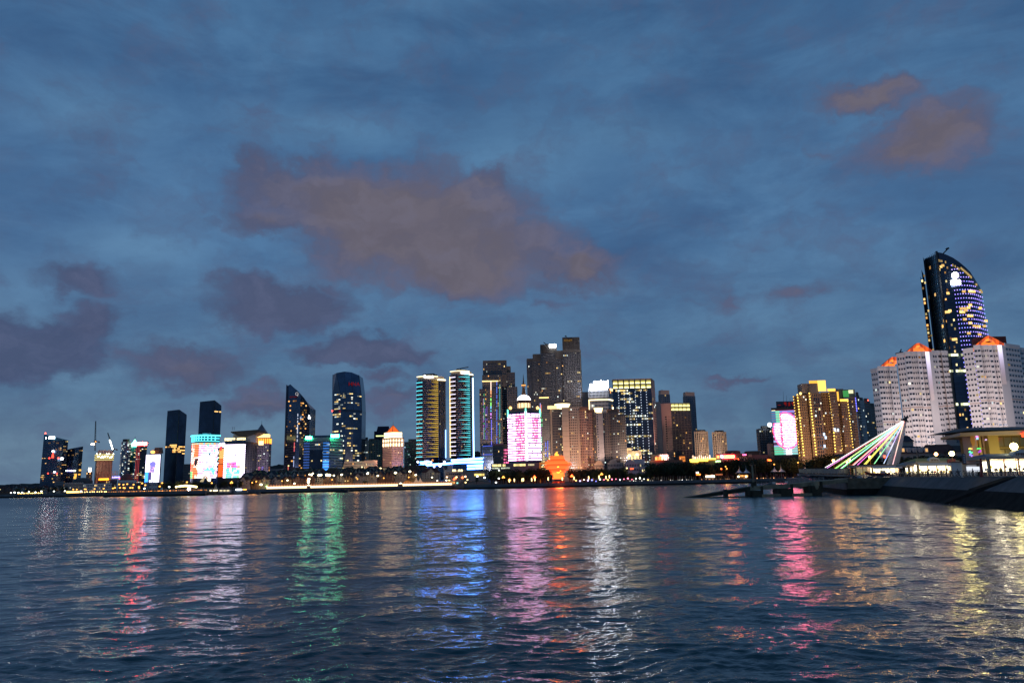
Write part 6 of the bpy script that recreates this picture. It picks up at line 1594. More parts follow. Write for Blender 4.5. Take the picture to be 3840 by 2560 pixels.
belt(2140, 2345, 9, 18, 60, 13, 18, 'right of the red sculpture', dens=2)
belt(2345, 2440, 9, 10, 40, 8, 12, 'before the arched villas')
belt(2440, 2700, 9, 14, 70, 16, 23, 'in the tall clump', dens=2)
belt(2700, 2985, 9, 30, 110, 17, 25, 'behind the white canopies', dens=2)
belt(2985, 3040, 9, 10, 50, 13, 18, 'at the platform end')
belt(600, 720, 12, 30, 60, 9, 12, 'on the stone pier bank')
belt(720, 960, 13, 45, 80, 8, 12, 'on the left bank')
belt(1000, 1840, 22, 40, 200, 6, 9, 'among the villas')
belt(60, 250, 17, 20, 60, 8, 11, 'on the far left shore')

def make_lamp(name, label, group, h, style, mat, arm=0, loc=(0, -500, -50)):
    t = T(name, label, 'street lamp', loc, group); o = t.loc
    b = MB(); b.tube(o, o + Vector((0, 0, h)), .13, .08, 8); b.lathe(o.x, o.y, [(.25, o.z), (.25, o.z + .35), (.15, o.z + .5)], 8)
    if arm: b.tube(o + Vector((0, 0, h - .1)), o + Vector((arm, 0, h + .5)), .07, k=6)
    t.part('pole', b, mat_bronze)
    b = MB(); hd = o + Vector((arm, 0, h + (.5 if arm else .3)))
    if style == 'globe': b.ball(hd + Vector((0, 0, .2)), .75, 10)
    elif style == 'cluster':
        for dx, dz in ((-.9, 0), (.9, .1), (0, 1.2)): b.ball(hd + Vector((dx, 0, dz)), .75, 8)
    elif style == 'candle': b.lathe(hd.x, hd.y, [(.25, hd.z - 1.6), (.55, hd.z - 1.0), (.55, hd.z + 1.4), (.2, hd.z + 1.9)], 8)
    elif style == 'head': b.ball(hd, .95, 8, sz=.75)
    t.part('lamp_head', b, mat)
    return t
mat_bronze = solid('bronze_pole', (.18, .10, .05), .6, .1, .5, metal=.3)
PROTO = {}
def lamp(px, ypx, t_, style, col, h, label, group, watts=0, arm=0, name='street_lamp', lc=None):
    "lamp whose head is sighted at px, ypx, standing t_ metres behind the sea wall"
    g = gpos(px, t_); g.z = zland(px, t_)
    head = Zat(px, ypx, g.y); h = max(2.2, head - g.z)
    mat = {'o': mat_lamp_o, 'y': mat_lamp_y, 'w': mat_lamp_w, 'r': E((1, .10, .02), 10)}[col]
    t = make_lamp(name, label, group, h, style, mat, arm, tuple(g))
    if watts: lampobj('lamp_light', (g.x, g.y - 1.5, g.z + h), min(watts, 5000) * .4, lc or {'o': (1, .42, .12), 'y': (1, .75, .35), 'w': (.9, 1, .95), 'r': (1, .15, .05)}[col], t, 3.0)
    return t
def shared(where): return 'orange street lamp ' + where
L_ = [
 # px, y, t, style, colour, watts, label
 (158, 1848, 10, 'globe', 'w', 0, 'white shore lamp, leftmost of the far left shore'), (212, 1849, 8, 'globe', 'w', 0, 'white shore lamp below the leftmost curved tower'), ]
for px, y in ((41, 1851), (54, 1846), (55, 1850), (69, 1850), (83, 1849), (108, 1844), (133, 1849), (155, 1842), (202, 1842), (243, 1841), (304, 1842)):
    lamp(px, y, 9, 'head', 'w', 5, 'small white lamp on the low shore at the far left', 'white lamps on the far left shore')
for px, y in ((274, 1835), (287, 1835), (317, 1834), (321, 1834), (354, 1833), (388, 1832)):
    lamp(px, y, 16, 'head', 'o', 7, 'orange lamp in front of the long pale villas at the left', 'orange lamps before the pale villas', 2500)
for px, y in ((423, 1831), (430, 1829), (449, 1829), (463, 1829), (467, 1830), (488, 1829), (496, 1829), (520, 1825), (521, 1830), (598, 1824), (541, 1832)):
    lamp(px, y, 10, 'head', 'o' if px != 541 else 'w', 7, 'orange lamp on the dark stone pier at the left' if px != 541 else 'white lamp near the end of the dark stone pier', 'lamps on the stone pier', 3000 if px % 2 else 0)
for px, y, a in ((440, 1817, 1.5), (456, 1818, 1.5), (470, 1816, 1.5), (494, 1818, 1.5), (526, 1813, 1.5), (538, 1820, 1.5), (601, 1812, 1.5), (694, 1809, 1.5), (788, 1812, 1.5)):
    lamp(px, y, 30, 'head', 'o', 9, 'tall orange road lamp on the embankment ' + ('left of the white video screen' if px < 545 else 'between the white video screen and the white slab'), 'tall road lamps on the left embankment', 3500 if px in (470, 526, 601, 694) else 0, a)
lamp(634, 1826, 12, 'head', 'w', 6, 'white lamp between the black tower and the lit pergola', 'lamps on the stone pier')
lamp(867, 1811, 20, 'cluster', 'o', 9, 'twin-headed orange lamp in front of the white video slab', 'lamps behind the ferry pier', 3500)
for px, y in ((943, 1811), (958, 1807), (1055, 1805), (1150, 1802), (1243, 1800), (1338, 1797), (1437, 1794), (1531, 1791)):
    lamp(px, y, 26, 'globe', 'o', 10, 'orange street lamp behind the lit tents below the ' + near(px), 'street lamps behind the lit tents', 5200, .6)
for px, y in ((1888, 1791), (1911, 1801), (2005, 1790)): lamp(px, y, 10, 'cluster', 'o' if px != 2005 else 'r', 6, 'three-globe lamp on the promenade below the ' + near(px) + (' with red globes' if px == 2005 else ' beside the candle lamps' if px == 1911 else ''), 'three-globe promenade lamps', 1200)
for px, y in ((2145, 1786), (2257, 1779)): lamp(px, y, 12, 'cluster', 'r' if px == 2145 else 'o', 6, 'three-globe lamp just right of the red sculpture glowing red' if px == 2145 else 'three-globe orange lamp right of the sculpture below the white office sign', 'three-globe promenade lamps', 2500)
for px, y in ((1910, 1803), (1929, 1801), (1958, 1800), (1963, 1799), (1994, 1799), (2006, 1798), (2056, 1796), (2109, 1796), (2153, 1794), (2208, 1792), (2247, 1789), (2273, 1791), (2286, 1788)):
    lamp(px, y, 5, 'candle', 'y', 4, 'slim candle-shaped lamp on the promenade ' + ('left of the red sculpture' if px < 2080 else 'right of the red sculpture'), 'candle-shaped promenade lamps', 700 if px % 3 == 0 else 0)
lamp(1872, 1764, 22, 'globe', 'w', 14, 'tall white lamp above the trees at the end of the blue podium', 'white lamps above the trees', 2500); lamp(2353, 1756, 30, 'globe', 'y', 14, 'tall pale-yellow lamp in front of the pale arched villas', 'white lamps above the trees', 5000)
lamp(1640, 1803, 14, 'globe', 'w', 7, 'white lamp just behind the right end of the lit tents', 'white lamps by the tents', 1500); lamp(1674, 1801, 14, 'head', 'w', 7, 'small white lamp right of the lit tents, left of a red light', 'white lamps by the tents'); lamp(1685, 1801, 15, 'head', 'y', 7, 'cream lamp standing right of the lit tents', 'white lamps by the tents')
for px, y in ((1746, 1809), (1753, 1799)): lamp(px, y, 4, 'head', 'y', 5, 'bright cream lamp on the rocky quay below the end of the blue podium', 'cream lamps on the rocky quay')
lamp(1860, 1810, 1.2, 'head', 'w', 3, 'low white lamp on the quay wall left of the promenade lamps', 'low white lamps'); lamp(1871, 1794, 12, 'head', 'w', 6, 'white lamp behind the quay left of the domed tower', 'low white lamps')
for px, y, a in ((2724, 1750, 2.0), (2728, 1758, 1.2), (2907, 1742, 2.0), (2997, 1735, -2.2)):
    lamp(px, y, 8, 'globe', 'o', 12, 'tall orange lamp among the white canopies ' + ('left of the left canopy, upper head' if px == 2724 else 'left of the left canopy, lower head' if px == 2728 else 'above the middle canopy' if px == 2907 else 'left of the right canopy'), 'orange lamps by the canopies', 9000, 0)
lamp(2707, 1758, 8, 'head', 'r', 10, 'red traffic lamp left of the white canopies', 'orange lamps by the canopies', 600)

# ------------------------------------------------------------------ lit tents along the left-centre shore
mat_canvas = solid('peach_canvas', (.75, .45, .28), .8, .05, .5)
def make_tent():
    t = T('exhibition_tent', 'tent', 'tent', (0, -500, -50), 'row of lit tents on the shore'); o = t.loc; w = 2.9
    b = MB(); b.hexa([(o.x - w / 2, o.y - 1.5, o.z + 3.1), (o.x + w / 2, o.y - 1.5, o.z + 3.1), (o.x + w / 2, o.y + 1.5, o.z + 3.1), (o.x - w / 2, o.y + 1.5, o.z + 3.1)],
        [(o.x + sx_ * .06, o.y + sy_ * .06, o.z + 5.4) for sx_, sy_ in ((-1, -1), (1, -1), (1, 1), (-1, 1))]); t.part('canopy', b, E((1, .38, .18), .55))  # tent light through the canvas put in as emission
    b = MB(); b.box(o.x - w / 2 + .05, o.x + w / 2 - .05, o.y + .9, o.y + 1.1, o.z + .5, o.z + 3.05); t.part('lit_back_panel', b, E((1, .78, .42), 3.0))  # lit interior drawn as a glowing panel
    b = MB(); b.box(o.x - w / 2 + .2, o.x + w / 2 - .2, o.y - 1.2, o.y - .7, o.z, o.z + .95); t.part('counter', b, E((1, .68, .34), .9))
    b = MB()
    for dx in (-w / 2 + .06, w / 2 - .06):
        for dy in (-1.4, 1.4): b.tube(o + Vector((dx, dy, 0)), o + Vector((dx, dy, 3.1)), .05, k=5)
    t.part('tent_frame', b, mat_metal)
    return t.o
tent0 = make_tent(); first = True
def tentlabel(px):
    return 'white lit peaked tent in the shore row below ' + near(px)
X0 = 1006; pos = []
px = 1006.0
while px < 1698:
    if not (1148 < px < 1162 or 1492 < px < 1512): pos.append(px)
    px += 3.02 / ((shore(px) + 7) / FOC) * 1.0
for px in pos:
    g = gpos(px, 7); lab = tentlabel(px); grp = 'lit tents below the ' + near(px)
    e_ = gpos(px + 6, 7) - gpos(px - 6, 7); rz = math.atan2(e_.y, e_.x)
    if first: tent0.location = g; tent0.rotation_euler = (0, 0, rz); tent0['label'] = lab; tent0['group'] = grp; first = False
    else: copy_tree(tent0, g, rz, None, lab, grp)
for px, lab in ((1156, 'tall entrance tent with stacked white lamps breaking the tent row at its left third'), (1502, 'brightly lit entrance pavilion breaking the row of tents below the orange pyramid roof')):
    g = gpos(px, 6); t = T('entrance_pavilion', lab, 'pavilion', tuple(g))
    b = MB(); b.box(g.x - 1.8, g.x + 1.8, g.y, g.y + 2, g.z, g.z + 3); t.part('base', b, mat_brick)
    b = MB(); b.gable(g.x - 2.4, g.x + 2.4, g.y - .3, g.y + 2.3, g.z + 3, g.z + 5, 'y'); t.part('roof', b, E((1, .85, .6), 2.2))
    if px == 1156:
        b = MB(); b.ball((g.x, g.y, g.z + 7.5), 1.4, 8); b.ball((g.x + .4, g.y, g.z + 10.5), 1.5, 8, sz=.7); t.part('lamp', b, E((1, .88, .6), 8)); b = MB(); b.tube((g.x, g.y + .5, g.z + 3), (g.x, g.y + .5, g.z + 10.5), .12); t.part('pole', b, mat_metal)
for i, px in enumerate((1561, 1576)):
    g = gpos(px, 30); t = T('peaked_canopy', 'peach lit peaked canopy standing behind the tents, ' + ('left' if i == 0 else 'right') + ' of the two', 'canopy', tuple(g), 'peaked canopies behind the tents')
    b = MB(); b.lathe(g.x, g.y, [(4.6, g.z + 4), (2.6, g.z + 5.6), (1.0, g.z + 7.8), (.1, g.z + 10.5)], 10); t.part('canopy_fabric', b, E((1, .62, .42), .42)); b = MB(); b.tube((g.x, g.y, g.z), (g.x, g.y, g.z + 4.2), .2); t.part('pole', b, mat_metal)
g = gpos(1526, 32); t = T('lit_kiosk', 'warm lit kiosk with a hipped roof left of the peaked canopies', 'kiosk', tuple(g)); b = MB(); b.box(g.x - 5, g.x + 5, g.y, g.y + 5, g.z, g.z + 3.6); t.part('wall', b, mat_villa[1]); b = MB(); b.hip(g.x - 6.2, g.x + 6.2, g.y - 1, g.y + 6, g.z + 3.6, g.z + 7, 4); t.part('roof', b, E((1, .36, .10), .35))
for dx in (-3.5, -1.2, 1.2, 3.5): b = MB(); b.box(g.x + dx - .8, g.x + dx + .8, g.y - .2, g.y + .05, g.z + 1, g.z + 3); t.part('window', b, E((1, .7, .3), 2.2))
# ------------------------------------------------------------------ villas on the rise behind the tents
def villa(px, ybot, yr, w_px, D, wallm, roofm, label, gables=1, lits=0, rows=2, cat='house', mat_l=None):
    g = P(px, ybot, D); w = w_px * D / FOC; g.z = min(g.z, 30); zr = Zat(px, yr, D); z0 = max(2, g.z); ze = z0 + (zr - z0) * .58
    t = T('villa', label, cat, (g.x, D, z0), 'villas on the rise'); d = w * .55
    b = MB(); b.box(g.x - w / 2, g.x + w / 2, D, D + d, z0 - 6, ze); t.part('wall', b, wallm)
    b = MB(); b.hip(g.x - w / 2 - .5, g.x + w / 2 + .5, D - .5, D + d + .5, ze, zr, w * .22); rf = t.part('roof', b, roofm)
    for k_ in range(gables):
        cxg = g.x + w * ((k_ + .5) / gables - .5) * .7; gw = w / gables * .24
        b = MB(); b.hexa([(cxg - gw, D - .9, z0), (cxg + gw, D - .9, z0), (cxg + gw, D + 2, z0), (cxg - gw, D + 2, z0)], [(cxg - gw, D - .9, ze), (cxg + gw, D - .9, ze), (cxg + gw, D + 2, ze), (cxg - gw, D + 2, ze)])
        b.hexa([(cxg - gw, D - .9, ze), (cxg + gw, D - .9, ze), (cxg, D - .9, zr - .6)], [(cxg - gw, D + 2, ze), (cxg + gw, D + 2, ze), (cxg, D + 2, zr - .6)]); gb = t.part('gable', b, wallm)
        b = MB(); b.hexa([(cxg - gw - .4, D - 1.2, ze - .2), (cxg, D - 1.2, zr - .45), (cxg, D + 3, zr - .45), (cxg - gw - .4, D + 3, ze - .2)], [(cxg - gw - .4, D - 1.2, ze + .15), (cxg, D - 1.2, zr - .05), (cxg, D + 3, zr - .05), (cxg - gw - .4, D + 3, ze + .15)])
        b.hexa([(cxg, D - 1.2, zr - .45), (cxg + gw + .4, D - 1.2, ze - .2), (cxg + gw + .4, D + 3, ze - .2), (cxg, D + 3, zr - .45)], [(cxg, D - 1.2, zr - .05), (cxg + gw + .4, D - 1.2, ze + .15), (cxg + gw + .4, D + 3, ze + .15), (cxg, D + 3, zr - .05)]); t.part('gable_roof', b, roofm, gb)
    n = max(3, int(w / 3.2)); h = (ze - z0) / rows; li = set(random.sample(range(n * rows), min(n * rows, lits)))
    for r_ in range(rows):
        for c_ in range(n):
            b = MB(); x = g.x - w / 2 + w * (c_ + .5) / n; dy = -1.1 if any(abs(x - (g.x + w * ((k_ + .5) / gables - .5) * .7)) < w / gables * .24 for k_ in range(gables)) else -.15
            b.box(x - .55, x + .55, D + dy, D + dy + .3, z0 + h * r_ + h * .25, z0 + h * r_ + h * .8)
            t.part('lit_window' if r_ * n + c_ in li else 'window', b, (mat_l or lit(random.choice(('warm', 'yellow')))) if r_ * n + c_ in li else mat_win)
    if w > 9: b = MB(); b.box(g.x + w * .25, g.x + w * .25 + 1, D + d * .5, D + d * .5 + 1, ze, zr + .8); t.part('chimney', b, wallm, rf)
    return t
random.seed(77)
RN = ('dark', 'maroon', 'slate'); WN = ('pale', 'ochre', 'grey', 'brick')
def vrow(x0, x1, yb0, yb1, yr_off, t0, wrange, lits, where):
    px = x0
    while px < x1:
        w = random.uniform(*wrange); u = (px - x0) / (x1 - x0); D = shore(px) + t0 + random.uniform(-6, 6); yb = yb0 + (yb1 - yb0) * u + random.uniform(-2, 2)
        ri, wi = random.randrange(3), random.randrange(4); ga = random.choice((1, 1, 2))
        lab = f'{WN[wi]} villa, {RN[ri]} roof, {"twin gables" if ga == 2 else "one gable"}, {where} below {near(px + w / 2)}'
        if lab in _used: lab = lab.replace('villa,', 'villa again,' if _used[lab] > 1 else 'villa on the right,')
        uniq(lab); villa(px + w / 2, yb, yb - yr_off - random.uniform(0, 5), w, D, mat_villa[wi], mat_roofs[ri], lab, ga, random.choice(lits))
        px += w * random.uniform(1.0, 1.16)
vrow(890, 1350, 1818, 1803, 26, 55, (26, 46), (0, 1, 1, 2), 'front row')
vrow(1345, 1560, 1800, 1794, 27, 55, (26, 44), (0, 0, 1), 'front row')
vrow(905, 1150, 1800, 1792, 24, 110, (30, 50), (0, 1), 'second row')
vrow(1130, 1560, 1790, 1780, 25, 115, (34, 56), (0, 1, 1, 2), 'second row')
vrow(940, 1290, 1786, 1776, 22, 165, (34, 54), (0, 0, 1), 'back row')
vrow(1290, 1570, 1772, 1765, 18, 170, (34, 54), (0, 1), 'back row')
villa(1615, 1795, 1754, 66, shore(1615) + 60, mat_villa[0], mat_roofs[1], 'big pale house with maroon roof standing free below the yellow striped tower', 1, 1, 3)
villa(1588, 1790, 1762, 44, shore(1588) + 75, mat_villa[2], mat_roofs[0], 'grey house with a wide gable left of the big pale house', 1, 1, 2)
for px, y, r_ in ((1168, 1780, 1.3), (1161, 1778, 1.2), (1196, 1781, 1.7), (1203, 1780, 1.6), (1227, 1780, 2.2), (1235, 1781, 2.0), (1252, 1782, 1.2), (1281, 1779, 1.4), (1173, 1774, 1.1), (1078, 1800, 1.1), (1104, 1812, 1.2), (1378, 1775, 1.4), (1380, 1772, 1.0), (1483, 1772, 1.7), (1417, 1783, 1.3), (1537, 1767, 1.6), (1559, 1780, 1.4), (1620, 1789, 1.0), (979, 1816, 1.6), (1001, 1823, 1.2)):
    D = shore(px) + 48; v = P(px, y, D); t = T('garden_lamp', 'cream garden lamp glowing among the villas below the ' + near(px), 'lamp', (v.x, v.y, v.z - 4), 'garden lamps among the villas'); b = MB(); b.ball(v, r_, 8, sz=.7); t.part('lamp_head', b, E((1, .85, .5) if px != 1001 else (.6, 1, .3), 6)); b = MB(); b.tube(v - Vector((0, 0, 4)), v, .12, k=5); t.part('pole', b, mat_metal)
# long salmon building and the gold floodlit hall
D = 1140; f = foot4(1290, 1372, 1729, D, 22); zz = Zat(1330, 1729, D); t = block('long_block', 'long pale block with small arched windows below the dim-red-logo tower', f, zz, mat_beige); windows(t, f[0], f[1], 12, zz - 1.5, 7, 18, .5, .55, .03, ('warm',), each=120)
D = 1136; f = foot4(1366, 1415, 1725, D, 22); zz = Zat(1390, 1725, D); t = block('salmon_block', 'salmon block with a flat roof at the left foot of the orange pyramid building', f, zz, mat_pink); windows(t, f[0], f[1], 12, zz - 3, 5, 9, .5, .45, .12, ('warm', 'yellow'), each=40)
D = 1080; f = foot4(1356, 1434, 1756, D, 12); zz = Zat(1395, 1754, D); t = block('floodlit_hall', 'low hall floodlit brilliant gold with spiky roof trim left of the orange pyramid building', f, zz - 4, mat_beige)
b = MB()
for i in range(26):
    v = f[0].lerp(f[1], (i + .5) / 26); h = (2 + random.uniform(0, 2.4)) * (1.5 if i < 4 else 1); b.box(v.x - .55, v.x + .55, v.y - .6, v.y, zz - 4 - random.uniform(2, 5), zz - 4 + h)
t.part('gold_facade', b, E((1, .76, .32), 5.5, True)); b = MB();
for px, y in ((1376, 1764), (1400, 1763), (1362, 1760)): b.ball(P(px, y, D - 3), 2.3, 8)
t.part('floodlight', b, E((1, .82, .4), 9))
# white terraces under the striped towers
D = 1010; f = foot4(1670, 1765, 1752, D, 16); zz = Zat(1710, 1752, D); t = block('terrace_house', 'white terraced house with a dark arch under the blue light bands', f, Zat(1710, 1762, D), mat_white); windows(t, f[0], f[1], 8, Zat(1710, 1764, D), 3, 12, .5, .5, .3, ('warm', 'yellow'), each=30)
b = MB(); A = P(1667, 1752, D - 2); b.box(A.x - 1, A.x + 10, A.y, A.y + 9, 10, Zat(1680, 1742, D)); t.part('upper_storey', b, mat_white); b = MB(); v = P(1671, 1753, D - 3); b.ball(v, 2.4, 10); t.part('dark_arch', b, mat_black)
for px in (1690, 1699, 1706, 1722, 1731): b = MB(); v = P(px, 1763, D - 1); b.box(v.x - 1.2, v.x + 1.2, v.y - .4, v.y, v.z - 1.3, v.z + 1.3); t.part('lit_window', b, E((1, .75, .35), 2.6))
D = 980; f = foot4(1670, 1735, 1768, D, 10); zz = Zat(1700, 1768, D); t = block('arcade_house', 'brown house with a row of round windows right of the lit tents', f, zz, mat_villa[0])
for i in range(7): v = f[0].lerp(f[1], .1 + i * .12); b = MB(); b.ball((v.x, v.y, zz - 3), 1.0, 10); t.part('round_window', b, mat_win)
windows(t, f[0], f[1], 5, zz - 5, 2, 9, .5, .5, .2, ('warm',))
D = 985; f = foot4(1736, 1828, 1766, D, 14); zz = Zat(1780, 1764, D); t = block('restaurant', 'low curved-front restaurant with a strip of yellow light at the end of the blue podium', f, zz, mat_villa[0]); b = MB(); p, q = f[0], f[1]; L = (q - p).length
for i in range(9):
    b = MB(); b.fbox(p, q, L * (.47 + i * .045), L * (.505 + i * .045), Zat(1800, 1783, D), Zat(1800, 1775, D), .05, .4); t.part('lit_window', b, E((1, .72, .2), random.uniform(.9, 1.8)))
b = MB(); b.fbox(p, q, -.5, L + .5, zz, zz + .6, -14, 1); t.part('roof', b, mat_concrete)
for px, y, c, s in ((1708, 1792, (1, .12, .04), 6), (1712, 1788, (1, .5, .2), 6), (1734, 1790, (1, .12, .04), 5), (1745, 1786, (1, .5, .25), 7), (1703, 1796, (1, .12, .04), 4), (1676, 1788, (1, .6, .3), 5), (1715, 1810, (.3, .9, .8), 2), (1790, 1785, (1, 1, .9), 5), (1817, 1790, (.8, .95, 1), 4)):
    D = shore(px) + 8; v = P(px, y, D); t = T('vehicle_lamp' if c[1] < .2 else 'road_light', ('red' if c[1] < .2 else 'teal' if c[0] < .5 else 'pale') + ' road light right of the lit tents below ' + near(px), 'lamp', (v.x, v.y, v.z - 3), 'lights by the road right of the tents'); b = MB(); b.ball(v, 1.5 if c[1] < .2 else 1.1, 8, sz=.8); t.part('lamp_head', b, E(c, s)); b = MB(); b.tube(v - Vector((0, 0, 3)), v, .1, k=5); t.part('pole', b, mat_metal)
# dim hall behind the villas, left centre
D = 1300; f = foot4(1015, 1066, 1757, D, 15); zz = Zat(1040, 1757, D); t = block('long_block', 'long low grey block between the pyramid-spired tower and the horned tower', f, zz, mat_grey); windows(t, f[0], f[1], 8, zz - 1, 4, 16, .5, .4, .2, ('white', 'warm'))

# ------------------------------------------------------------------ far left shore
D = 1110
def low(label, xl, xr, yt, D, mat, rows, cols, p_lit, dep=14, name='low_building', **kw):
    f = foot4(xl, xr, yt, D, dep); zz = Zat((xl + xr) / 2, yt, D); t = block(name, label, f, zz, mat, 2);
    if rows: windows(t, f[0], f[1], 5, zz - .8, rows, cols, .5, .5, p_lit, ('warm', 'yellow', 'white'), **kw)
    return t, f, zz
t, f, zz = low('pale square apartment block at the foot of the leftmost curved tower', 205, 240, 1804, 1090, mat_concrete, 6, 7, .04, each=40)
t, f, zz = low('long pale villa terrace left of the red lit sign', 240, 312, 1814, 1070, mat_beige, 4, 16, .06, each=60); b = MB()
for i in range(9): v = f[0].lerp(f[1], (i + .5) / 9); b.gable(v.x - 1.6, v.x + 1.6, v.y - .6, v.y + 2, zz, zz + 2.2, 'y')
t.part('dormer', b, mat_beige)
t, f, zz = low('low white hall with small lit windows under the red lit sign', 312, 420, 1812, 1060, mat_white, 3, 18, .2)
t, f, zz = low('darker upper storey block bearing the long red lit sign', 366, 440, 1797, 1120, mat_dconc, 3, 14, .25)
A = P(370, 1796, 1118).xy; B_ = P(407, 1796, 1118).xy; b = MB(); b.fbox(A, B_, 0, (B_ - A).length, Zat(388, 1799, 1118), Zat(388, 1793, 1118), -.5, 0); t.part('red_sign', b, E((1, .20, .01), 9, True))
b = MB(); random.seed(6); A = P(421, 1789, 1118).xy; B_ = P(450, 1789, 1118).xy; glyphs(b, A, B_, 0, (B_ - A).length, 7, Zat(435, 1791, 1118), Zat(435, 1786, 1118), 0, .5); t.part('violet_lettering', b, E((.30, .22, 1), 6)); v = P(448, 1794, 1118); b = MB(); b.ball(v, .9, 6); t.part('red_lamp', b, E((1, .1, .2), 5))
v = P(310, 1805, 1200); r = 34 * 1200 / FOC; b = MB(); b.lathe(v.x, v.y, [(r, 4), (r * .98, Zat(310, 1803, 1200)), (r * .8, Zat(310, 1796, 1200)), (r * .45, Zat(310, 1791.5, 1200)), (.3, Zat(310, 1790, 1200))], 28); lone('domed_hall', b, mat_dconc, 'low dark shell-roofed hall left of the red lit sign', 'hall', loc=(v.x, v.y, 4), smooth=True)
t, f, zz = low('white stepped clubhouse below the dark red dome', 442, 512, 1800, 1080, mat_white, 2, 12, .05); t.part('upper_terrace', (lambda b: (b.prism(foot4(446, 508, 1804, 1077, 4), 3, Zat(475, 1812, 1077)), b)[1])(MB()), mat_concrete)
v = P(475, 1800, 1092); r = 22.5 * 1092 / FOC; b = MB(); b.lathe(v.x, v.y, [(r * math.cos(a), Zat(475, 1797, 1092) + r * 1.0 * math.sin(a)) for a in [i * math.pi / 2 / 8 for i in range(-1, 8)]] + [(.2, Zat(475, 1797, 1092) + r)], 28); t.part('red_dome', b, solid('dark_red_dome', (.20, .06, .05), .6), smooth=True)
t, f, zz = low('small white pavilion at the foot of the white video screen', 558, 592, 1807, 1000, mat_white, 2, 6, .1); g = P(572, 1802, 990); t2 = T('flood_mast', 'pinkish pole standing in front of the white video screen', 'mast', (g.x, g.y, 4)); b = MB(); b.tube((g.x, g.y, 4), P(574, 1768, 990), .5, .3); t2.part('pole', b, mat_pink)
t, f, zz = low('grey kiosk roof left of the small white pavilion', 545, 560, 1806, 1000, mat_grey, 0, 0, 0)
# dim houses far left
random.seed(55)
for i, px in enumerate(range(-30, 205, 26)):
    w = random.uniform(20, 30); wi = random.choice((2, 3, 0)); villa(px + w / 2, 1843 - (px + 30) * .02, 1824 - random.uniform(0, 6), w, shore(px) + 60 + random.uniform(0, 30), mat_villa[wi], mat_roofs[i % 3], f'dim {WN[wi]} house with {RN[i % 3]} roof on the far shore, ' + ('at the very edge' if px < 25 else 'left of the leftmost curved tower' if px < 130 else 'below the leftmost curved tower'), 1, random.choice((0, 1, 1)))
t = T('lit_canteen', 'long golden lit kiosk front on the far left shore', 'kiosk', tuple(gpos(270, 8))); g = gpos(250, 8); g2 = gpos(297, 8); b = MB(); b.fbox(g.xy, g2.xy, 0, (g2 - g).xy.length, g.z, g.z + 3.4, -4, -.05); t.part('wall', b, mat_villa[1]); b = MB(); b.fbox(g.xy, g2.xy, 0, (g2 - g).xy.length, g.z + .8, g.z + 2.8, 0, .2); t.part('lit_front', b, E((1, .62, .16), 4.5)); b = MB(); b.fbox(g.xy, g2.xy, -.5, (g2 - g).xy.length + .5, g.z + 3.4, g.z + 3.8, -4.5, 1); t.part('roof', b, mat_metal)
random.seed(66)
for px in list(range(70, 165, 6)) + list(range(300, 400, 9)):
    v = gpos(px + random.uniform(-2, 2), 6); t = T('bollard_lamp', 'tiny amber bollard lamp on the low shore ' + ('left of the leftmost curved tower' if px < 200 else 'in front of the long pale villa terrace'), 'lamp', tuple(v), 'amber bollard lamps on the left shore'); b = MB(); b.tube(v, v + Vector((0, 0, 1.1)), .12); t.part('post', b, mat_metal); b = MB(); b.ball(v + Vector((0, 0, 1.4)), .55, 6); t.part('lamp_head', b, E((1, .62, .18), 7))
# pier railing people-height amber glow is given by bollards along the stone pier
for px in range(396, 776, 7):
    v = gpos(px + random.uniform(-2, 2), 4); t = T('bollard_lamp', 'tiny orange bollard lamp on the stone pier below ' + near(px), 'lamp', tuple(v), 'orange bollard lamps on the stone pier'); b = MB(); b.tube(v, v + Vector((0, 0, .9)), .12); t.part('post', b, mat_bronze); b = MB(); b.ball(v + Vector((0, 0, 1.1)), .34, 6); t.part('lamp_head', b, E((1, .34, .06), random.choice((1.2, 2.5, 5))))
# pergola of yellow lamps
for i in range(15):
    px = 660 + i * 5.4; v = gpos(px, 26); zt = Zat(px, 1826 - 4 * math.sin(i / 14 * math.pi), v.y); t = T('yellow_lamp_post', 'yellow lamp post in the close-set row below the round video tower', 'lamp', tuple(v), 'row of yellow lamp posts on the pier'); b = MB(); b.tube(v, (v.x, v.y, zt), .14, k=6); t.part('post', b, mat_bronze); b = MB(); b.ball((v.x, v.y, zt + .4), .95, 8); t.part('lamp_head', b, E((1, .80, .30), 7))
v = gpos(707, 20); t = T('floodlight', 'round white floodlight in the middle of the yellow lamp posts', 'lamp', tuple(v)); b = MB(); b.ball(P(708, 1833, v.y), 1.5, 8); t.part('lamp_head', b, E((1, 1, .95), 18, True)); b = MB(); b.tube(v, P(708, 1833, v.y), .12); t.part('pole', b, mat_metal)
v = P(765, 1806, 930); t = T('tent_spire', 'cream lit swooping tent spire in front of the round video tower', 'canopy', (v.x, v.y, 6))
b = MB(); A, B_, Cc = P(748, 1806, 930), P(768, 1782, 934), P(787, 1805, 930)
b.hexa([A, A + Vector((2, 0, 0)), A + Vector((3, 4, 0)), A + Vector((0, 4, 0))], [B_ + Vector((-.3, 0, 0)), B_ + Vector((.3, 0, 0)), B_ + Vector((.3, 2, 0)), B_ + Vector((-.3, 2, 0))]); b.hexa([Cc - Vector((2.5, 0, 0)), Cc, Cc + Vector((0, 4, 0)), Cc - Vector((2.5, -4, 0))], [B_ + Vector((-.3, 0, -.2)), B_ + Vector((.3, 0, -.2)), B_ + Vector((.3, 2, -.2)), B_ + Vector((-.3, 2, -.2))])
t.part('fabric', b, E((1, .80, .45), .55)); b = MB(); b.ball(P(785, 1798, 928), 1.6, 8); t.part('lamp', b, E((1, 1, .9), 10))
